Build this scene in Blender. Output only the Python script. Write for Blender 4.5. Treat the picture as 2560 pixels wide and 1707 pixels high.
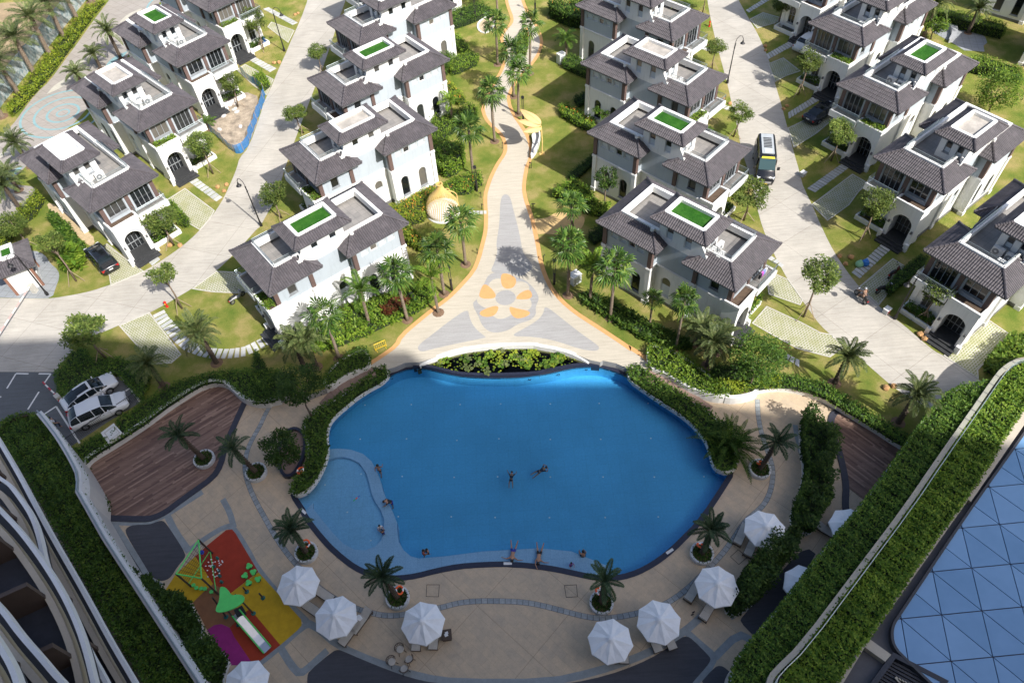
import bpy, bmesh, math, random
from mathutils import Vector, Matrix
from mathutils.geometry import tessellate_polygon
PI = math.pi
R = math.radians
rnd = random.Random(7)
for o in list(bpy.data.objects):
 bpy.data.objects.remove(o)
scene = bpy.context.scene
COL = scene.collection
CAM_Z = 52.0
cam_d = bpy.data.cameras.new('camera')
cam = bpy.data.objects.new('camera', cam_d)
COL.objects.link(cam)
cam_d.sensor_width = 36.0
cam_d.lens = 1858.3 * 36.0 / 2560.0
cam_d.clip_start = 0.5
cam_d.clip_end = 4000.0
_p, _r = R(51.3728), R(3.82665)
_fw = Vector((0, math.cos(_p), -math.sin(_p)))
_dn = Vector((0, -math.sin(_p), -math.cos(_p)))
_rt = Vector((1, 0, 0))
_rt, _dn = _rt * math.cos(_r) + _dn * math.sin(_r), _dn * math.cos(_r) - _rt * math.sin(_r)
cam.matrix_world = Matrix(((_rt.x, -_dn.x, -_fw.x, 0), (_rt.y, -_dn.y, -_fw.y, 0), (_rt.z, -_dn.z, -_fw.z, CAM_Z), (0, 0, 0, 1)))
scene.camera = cam
SUN_EL, SUN_AZ = R(44.0), R(132.0)          # elevation; heading that shadows fall towards
world = bpy.data.worlds.new('World')
scene.world = world
world.use_nodes = True
wn = world.node_tree
sky = wn.nodes.new('ShaderNodeTexSky')
sky.sky_type = 'NISHITA'
sky.sun_disc = False
sky.sun_elevation = SUN_EL
sky.sun_rotation = math.atan2(-math.cos(SUN_AZ), -math.sin(SUN_AZ))
sky.air_density = 0.9
sky.dust_density = 3.0
sky.ozone_density = 0.8
bg = wn.nodes['Background']
bg.inputs['Strength'].default_value = 0.12
wn.links.new(sky.outputs[0], bg.inputs[0])
sun_d = bpy.data.lights.new('sun', 'SUN')
sun_d.energy = 3.9
sun_d.angle = R(0.53)
sun_d.color = (1.0, 0.965, 0.91)
sun = bpy.data.objects.new('sun', sun_d)
COL.objects.link(sun)
sun_dir = Vector((math.cos(SUN_AZ) * math.cos(SUN_EL), math.sin(SUN_AZ) * math.cos(SUN_EL), -math.sin(SUN_EL)))
sun.rotation_euler = sun_dir.to_track_quat('-Z', 'Y').to_euler()
sun.location = (60, -66, 140)
scene.view_settings.view_transform = 'Standard'
scene.view_settings.look = 'None'
scene.view_settings.exposure = 0.82
scene.view_settings.gamma = 1.0
scene.view_settings.use_curve_mapping = False
scene.cycles.use_denoising = True
scene.cycles.max_bounces = 6
scene.cycles.diffuse_bounces = 3
scene.cycles.glossy_bounces = 3
scene.cycles.transmission_bounces = 4
scene.cycles.transparent_max_bounces = 8
scene.cycles.caustics_reflective = False
scene.cycles.caustics_refractive = False
def tag(o, label=None, cat=None, group=None, kind=None):
 if label: o['label'] = label
 if cat: o['category'] = cat
 if group: o['group'] = group
 if kind: o['kind'] = kind
 return o
def empty(name, loc=(0, 0, 0), rz=0.0, label=None, cat=None, group=None):
 o = bpy.data.objects.new(name, None)
 o.empty_display_size = 0.3
 COL.objects.link(o)
 o.location = loc
 o.rotation_euler = (0, 0, rz)
 return tag(o, label, cat, group)
def copy_tree(o, parent=None):
 c = o.copy()
 COL.objects.link(c)
 c.parent = parent
 for ch in o.children:
  copy_tree(ch, c)
 return c
class MB:
 def __init__(s): s.v = []; s.f = []; s.m = []; s.cur = 0
 def face(s, pts):
  n = len(s.v); s.v += [tuple(p) for p in pts]; s.f.append(tuple(range(n, n + len(pts)))); s.m.append(s.cur)
 def add(s, vs, fs):
  n = len(s.v); s.v += [tuple(p) for p in vs]
  for f in fs: s.f.append(tuple(i + n for i in f)); s.m.append(s.cur)
 def bb(s, x0, x1, y0, y1, z0, z1):
  s.add([(x0,y0,z0),(x1,y0,z0),(x1,y1,z0),(x0,y1,z0),(x0,y0,z1),(x1,y0,z1),(x1,y1,z1),(x0,y1,z1)],
              [(3,2,1,0),(4,5,6,7),(0,1,5,4),(1,2,6,5),(2,3,7,6),(3,0,4,7)])
 def box(s, c, d, rz=0.0, tilt=None):
  hx, hy, hz = d[0]/2, d[1]/2, d[2]/2
  m = Matrix.Rotation(rz, 3, 'Z')
  if tilt is not None: m = m @ tilt
  vs = [Vector(c) + m @ Vector((sx*hx, sy*hy, sz*hz)) for sz in (-1,1) for sx, sy in ((-1,-1),(1,-1),(1,1),(-1,1))]
  s.add(vs, [(3,2,1,0),(4,5,6,7),(0,1,5,4),(1,2,6,5),(2,3,7,6),(3,0,4,7)])
 def tube(s, pts, rs, n=6, cap=True):
  pts = [Vector(p) for p in pts]
  if not hasattr(rs, '__len__'): rs = [rs]*len(pts)
  base = len(s.v); up = Vector((0,0,1)); prev = None
  for i, p in enumerate(pts):
   t = (pts[min(i+1,len(pts)-1)] - pts[max(i-1,0)])
   t = t.normalized() if t.length > 1e-9 else up
   if prev is None:
    a = t.cross(up)
    if a.length < 1e-3: a = t.cross(Vector((1,0,0)))
   else:
    a = prev - t*prev.dot(t)
   a.normalize(); prev = a; b = t.cross(a)
   for k in range(n):
    an = 2*PI*k/n
    s.v.append(tuple(p + (a*math.cos(an)+b*math.sin(an))*rs[i]))
  for i in range(len(pts)-1):
   for k in range(n):
    s.f.append((base+i*n+k, base+i*n+(k+1)%n, base+(i+1)*n+(k+1)%n, base+(i+1)*n+k)); s.m.append(s.cur)
  if cap:
   s.f.append(tuple(base+k for k in range(n))[::-1]); s.m.append(s.cur)
   e = base+(len(pts)-1)*n
   s.f.append(tuple(e+k for k in range(n))); s.m.append(s.cur)
 def lathe(s, prof, n=16, c=(0,0,0), sx=1, sy=1):
  base = len(s.v)
  for r, z in prof:
   for k in range(n):
    a = 2*PI*k/n
    s.v.append((c[0]+r*math.cos(a)*sx, c[1]+r*math.sin(a)*sy, c[2]+z))
  for i in range(len(prof)-1):
   for k in range(n):
    s.f.append((base+i*n+k, base+i*n+(k+1)%n, base+(i+1)*n+(k+1)%n, base+(i+1)*n+k)); s.m.append(s.cur)
 def prism(s, poly, z0, z1, bottom=False):
  if area2(poly) < 0: poly = poly[::-1]
  n = len(poly)
  s.face([(x,y,z1) for x,y in poly])
  if bottom: s.face([(x,y,z0) for x,y in poly][::-1])
  for i in range(n):
   a, b = poly[i], poly[(i+1)%n]
   s.face([(a[0],a[1],z0),(b[0],b[1],z0),(b[0],b[1],z1),(a[0],a[1],z1)])
 def sheet(s, poly, z):
  if area2(poly) < 0: poly = poly[::-1]
  s.face([(x,y,z) for x,y in poly])
 def ribbon(s, line, w, z0, z1, closed=False, side=0):
  """a strip along a plan polyline: width w (side 0 centred, +1 left, -1 right), from z0 to z1"""
  L, Rr = offset(line, w, closed, side)
  n = len(line); rng = range(n if closed else n-1)
  for i in rng:
   j = (i+1) % n
   s.face([(*Rr[i],z1),(*Rr[j],z1),(*L[j],z1),(*L[i],z1)])
   if z0 is not None:
    s.face([(*Rr[i],z0),(*Rr[j],z0),(*Rr[j],z1),(*Rr[i],z1)])
    s.face([(*L[j],z0),(*L[i],z0),(*L[i],z1),(*L[j],z1)])
  if not closed and z0 is not None:
   s.face([(*L[0],z0),(*Rr[0],z0),(*Rr[0],z1),(*L[0],z1)]); s.face([(*Rr[-1],z0),(*L[-1],z0),(*L[-1],z1),(*Rr[-1],z1)])
 def build(s, name, mats, parent=None, loc=None, rz=0.0, smooth=False, mesh_only=False):
  me = bpy.data.meshes.new(name)
  me.from_pydata(s.v, [], s.f)
  if not isinstance(mats, (list, tuple)): mats = [mats]
  for m in mats: me.materials.append(m)
  if len(mats) > 1:
   me.polygons.foreach_set('material_index', s.m)
  if smooth:
   me.polygons.foreach_set('use_smooth', [True]*len(me.polygons))
  me.update()
  if mesh_only: return me
  return link(name, me, parent, loc, rz)
def link(name, me, parent=None, loc=None, rz=0.0):
 o = bpy.data.objects.new(name, me)
 COL.objects.link(o)
 if parent: o.parent = parent
 if loc: o.location = loc
 if rz: o.rotation_euler = (0, 0, rz)
 return o
def area2(p):
 return sum(p[i][0]*p[(i+1)%len(p)][1]-p[(i+1)%len(p)][0]*p[i][1] for i in range(len(p)))
def offset(line, w, closed=False, side=0):
 n = len(line); L = []; Rr = []
 a = {0: .5, 1: 1.0, -1: 0.0}[side]*w; b = w - a
 for i in range(n):
  p = Vector(line[i])
  q0 = Vector(line[(i-1) % n] if closed or i > 0 else line[i]); q1 = Vector(line[(i+1) % n] if closed or i < n-1 else line[i])
  d0 = (p-q0); d1 = (q1-p)
  d0 = d0.normalized() if d0.length > 1e-6 else d1.normalized()
  d1 = d1.normalized() if d1.length > 1e-6 else d0
  t = (d0+d1); t = t.normalized() if t.length > 1e-6 else d0
  nn = Vector((-t.y, t.x)); k = 1/max(.5, nn.dot(Vector((-d0.y, d0.x))))
  L.append(tuple(p+nn*a*k)); Rr.append(tuple(p-nn*b*k))
 return L, Rr
def chaikin(p, n=1, closed=True):
 for _ in range(n):
  q = []
  m = len(p)
  if not closed: q.append(p[0])
  for i in range(m if closed else m-1):
   a, b = p[i], p[(i+1) % m]
   q += [(a[0]*.75+b[0]*.25, a[1]*.75+b[1]*.25), (a[0]*.25+b[0]*.75, a[1]*.25+b[1]*.75)]
  if not closed: q.append(p[-1])
  p = q
 return p
def resample(line, step, closed=False):
 pts = list(line)+([line[0]] if closed else [])
 out = [pts[0]]; need = step
 for i in range(len(pts)-1):
  a, b = Vector(pts[i]), Vector(pts[i+1]); d = (b-a).length; t = 0
  while d-t >= need and d > 0:
   t += need; need = step
   out.append(tuple(a+(b-a)*(t/d)))
  need -= d-t
 return out
def inside(p, poly):
 x, y = p; c = False; n = len(poly)
 for i in range(n):
  x0, y0 = poly[i]; x1, y1 = poly[i-1]
  if (y0 > y) != (y1 > y) and x < (x1-x0)*(y-y0)/(y1-y0)+x0: c = not c
 return c
def nodes_of(name):
 m = bpy.data.materials.new(name); m.use_nodes = True
 return m, m.node_tree, m.node_tree.nodes['Principled BSDF']
def coord(nt, space='obj', scale=1.0):
 n = nt.nodes
 if space == 'world':
  c = n.new('ShaderNodeNewGeometry').outputs['Position']
 else:
  c = n.new('ShaderNodeTexCoord').outputs['Object']
 return c
def noise(nt, vec, scale, detail=4, rough=.6):
 t = nt.nodes.new('ShaderNodeTexNoise'); t.inputs['Scale'].default_value = scale
 t.inputs['Detail'].default_value = detail; t.inputs['Roughness'].default_value = rough
 nt.links.new(vec, t.inputs['Vector']); return t.outputs['Fac']
def ramp(nt, fac, stops):
 r = nt.nodes.new('ShaderNodeValToRGB'); e = r.color_ramp.elements
 while len(e) < len(stops): e.new(0.5)
 for k, (p, c) in enumerate(stops):
  e[k].position = p; e[k].color = (*c, 1) if len(c) == 3 else c
 nt.links.new(fac, r.inputs['Fac']); return r.outputs['Color']
def mixc(nt, fac, a, b, mode='MIX'):
 m = nt.nodes.new('ShaderNodeMix'); m.data_type = 'RGBA'; m.blend_type = mode
 for s, v in ((0, fac), (6, a), (7, b)):
  if hasattr(v, 'default_value') or hasattr(v, 'is_linked'): nt.links.new(v, m.inputs[s])
  else: m.inputs[s].default_value = v if s == 0 else (*v, 1)
 return m.outputs[2]
def bump(nt, b, h, strength=.3, dist=.02):
 n = nt.nodes.new('ShaderNodeBump'); n.inputs['Strength'].default_value = strength; n.inputs['Distance'].default_value = dist
 nt.links.new(h, n.inputs['Height']); nt.links.new(n.outputs[0], b.inputs['Normal'])
def mat(name, col, rough=.8, var=.12, scale=3.0, fine=0.0, metal=0.0, spec=.5, space='obj', bmp=0.0, alpha=None, hue=None):
 """plain surface: colour with a broad and a fine noise, optional bump"""
 m, nt, b = nodes_of(name)
 c = coord(nt, space)
 f = noise(nt, c, scale, 5, .65)
 lo = tuple(max(0, x*(1-var)) for x in col); hi = tuple(min(1, x*(1+var)) for x in (hue or col))
 out = ramp(nt, f, [(.3, lo), (.7, hi)])
 if fine:
  f2 = noise(nt, c, scale*14, 3, .7)
  out = mixc(nt, 1.0, out, ramp(nt, f2, [(.25, (1-fine,)*3), (.75, (1+fine*.3,)*3)]), 'MULTIPLY')
 nt.links.new(out, b.inputs['Base Color'])
 b.inputs['Roughness'].default_value = rough; b.inputs['Metallic'].default_value = metal
 b.inputs['Specular IOR Level'].default_value = spec
 if bmp: bump(nt, b, noise(nt, c, scale*8, 4), bmp, .03)
 return m
def leafmat(name, cols, scale=2.5, rough=.55, trans=.25, space='obj'):
 m, nt, b = nodes_of(name)
 g = nt.nodes.new('ShaderNodeNewGeometry')
 oi = nt.nodes.new('ShaderNodeObjectInfo')
 f = noise(nt, coord(nt, space), scale, 3)
 a = nt.nodes.new('ShaderNodeMath'); a.operation = 'ADD'
 nt.links.new(g.outputs['Random Per Island'], a.inputs[0]); nt.links.new(f, a.inputs[1])
 a2 = nt.nodes.new('ShaderNodeMath'); a2.operation = 'MULTIPLY'; a2.inputs[1].default_value = .5
 nt.links.new(a.outputs[0], a2.inputs[0])
 n = len(cols)
 c = ramp(nt, a2.outputs[0], [(.2+.6*k/(n-1), cc) for k, cc in enumerate(cols)])
 lf = noise(nt, coord(nt, 'world'), .55, 3, .6)
 c = mixc(nt, 1.0, c, ramp(nt, lf, [(.3, (.62,.66,.6)), (.7, (1.3,1.22,1.1))]), 'MULTIPLY')
 hs = nt.nodes.new('ShaderNodeHueSaturation')
 mr = nt.nodes.new('ShaderNodeMapRange'); mr.inputs[3].default_value = .8; mr.inputs[4].default_value = 1.2
 nt.links.new(oi.outputs['Random'], mr.inputs[0]); nt.links.new(mr.outputs[0], hs.inputs['Value'])
 nt.links.new(c, hs.inputs['Color'])
 nt.links.new(hs.outputs[0], b.inputs['Base Color'])
 b.inputs['Roughness'].default_value = rough; b.inputs['Specular IOR Level'].default_value = .22
 if trans:
  tr = nt.nodes.new('ShaderNodeBsdfTranslucent'); nt.links.new(hs.outputs[0], tr.inputs['Color'])
  mx = nt.nodes.new('ShaderNodeMixShader'); mx.inputs[0].default_value = trans
  nt.links.new(b.outputs[0], mx.inputs[1]); nt.links.new(tr.outputs[0], mx.inputs[2])
  nt.links.new(mx.outputs[0], nt.nodes['Material Output'].inputs[0])
 return m
def glass(name, tint=(.02,.03,.035), rough=.05):
 m, nt, b = nodes_of(name)
 b.inputs['Base Color'].default_value = (*tint, 1); b.inputs['Roughness'].default_value = rough
 b.inputs['Specular IOR Level'].default_value = .6
 return m
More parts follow.
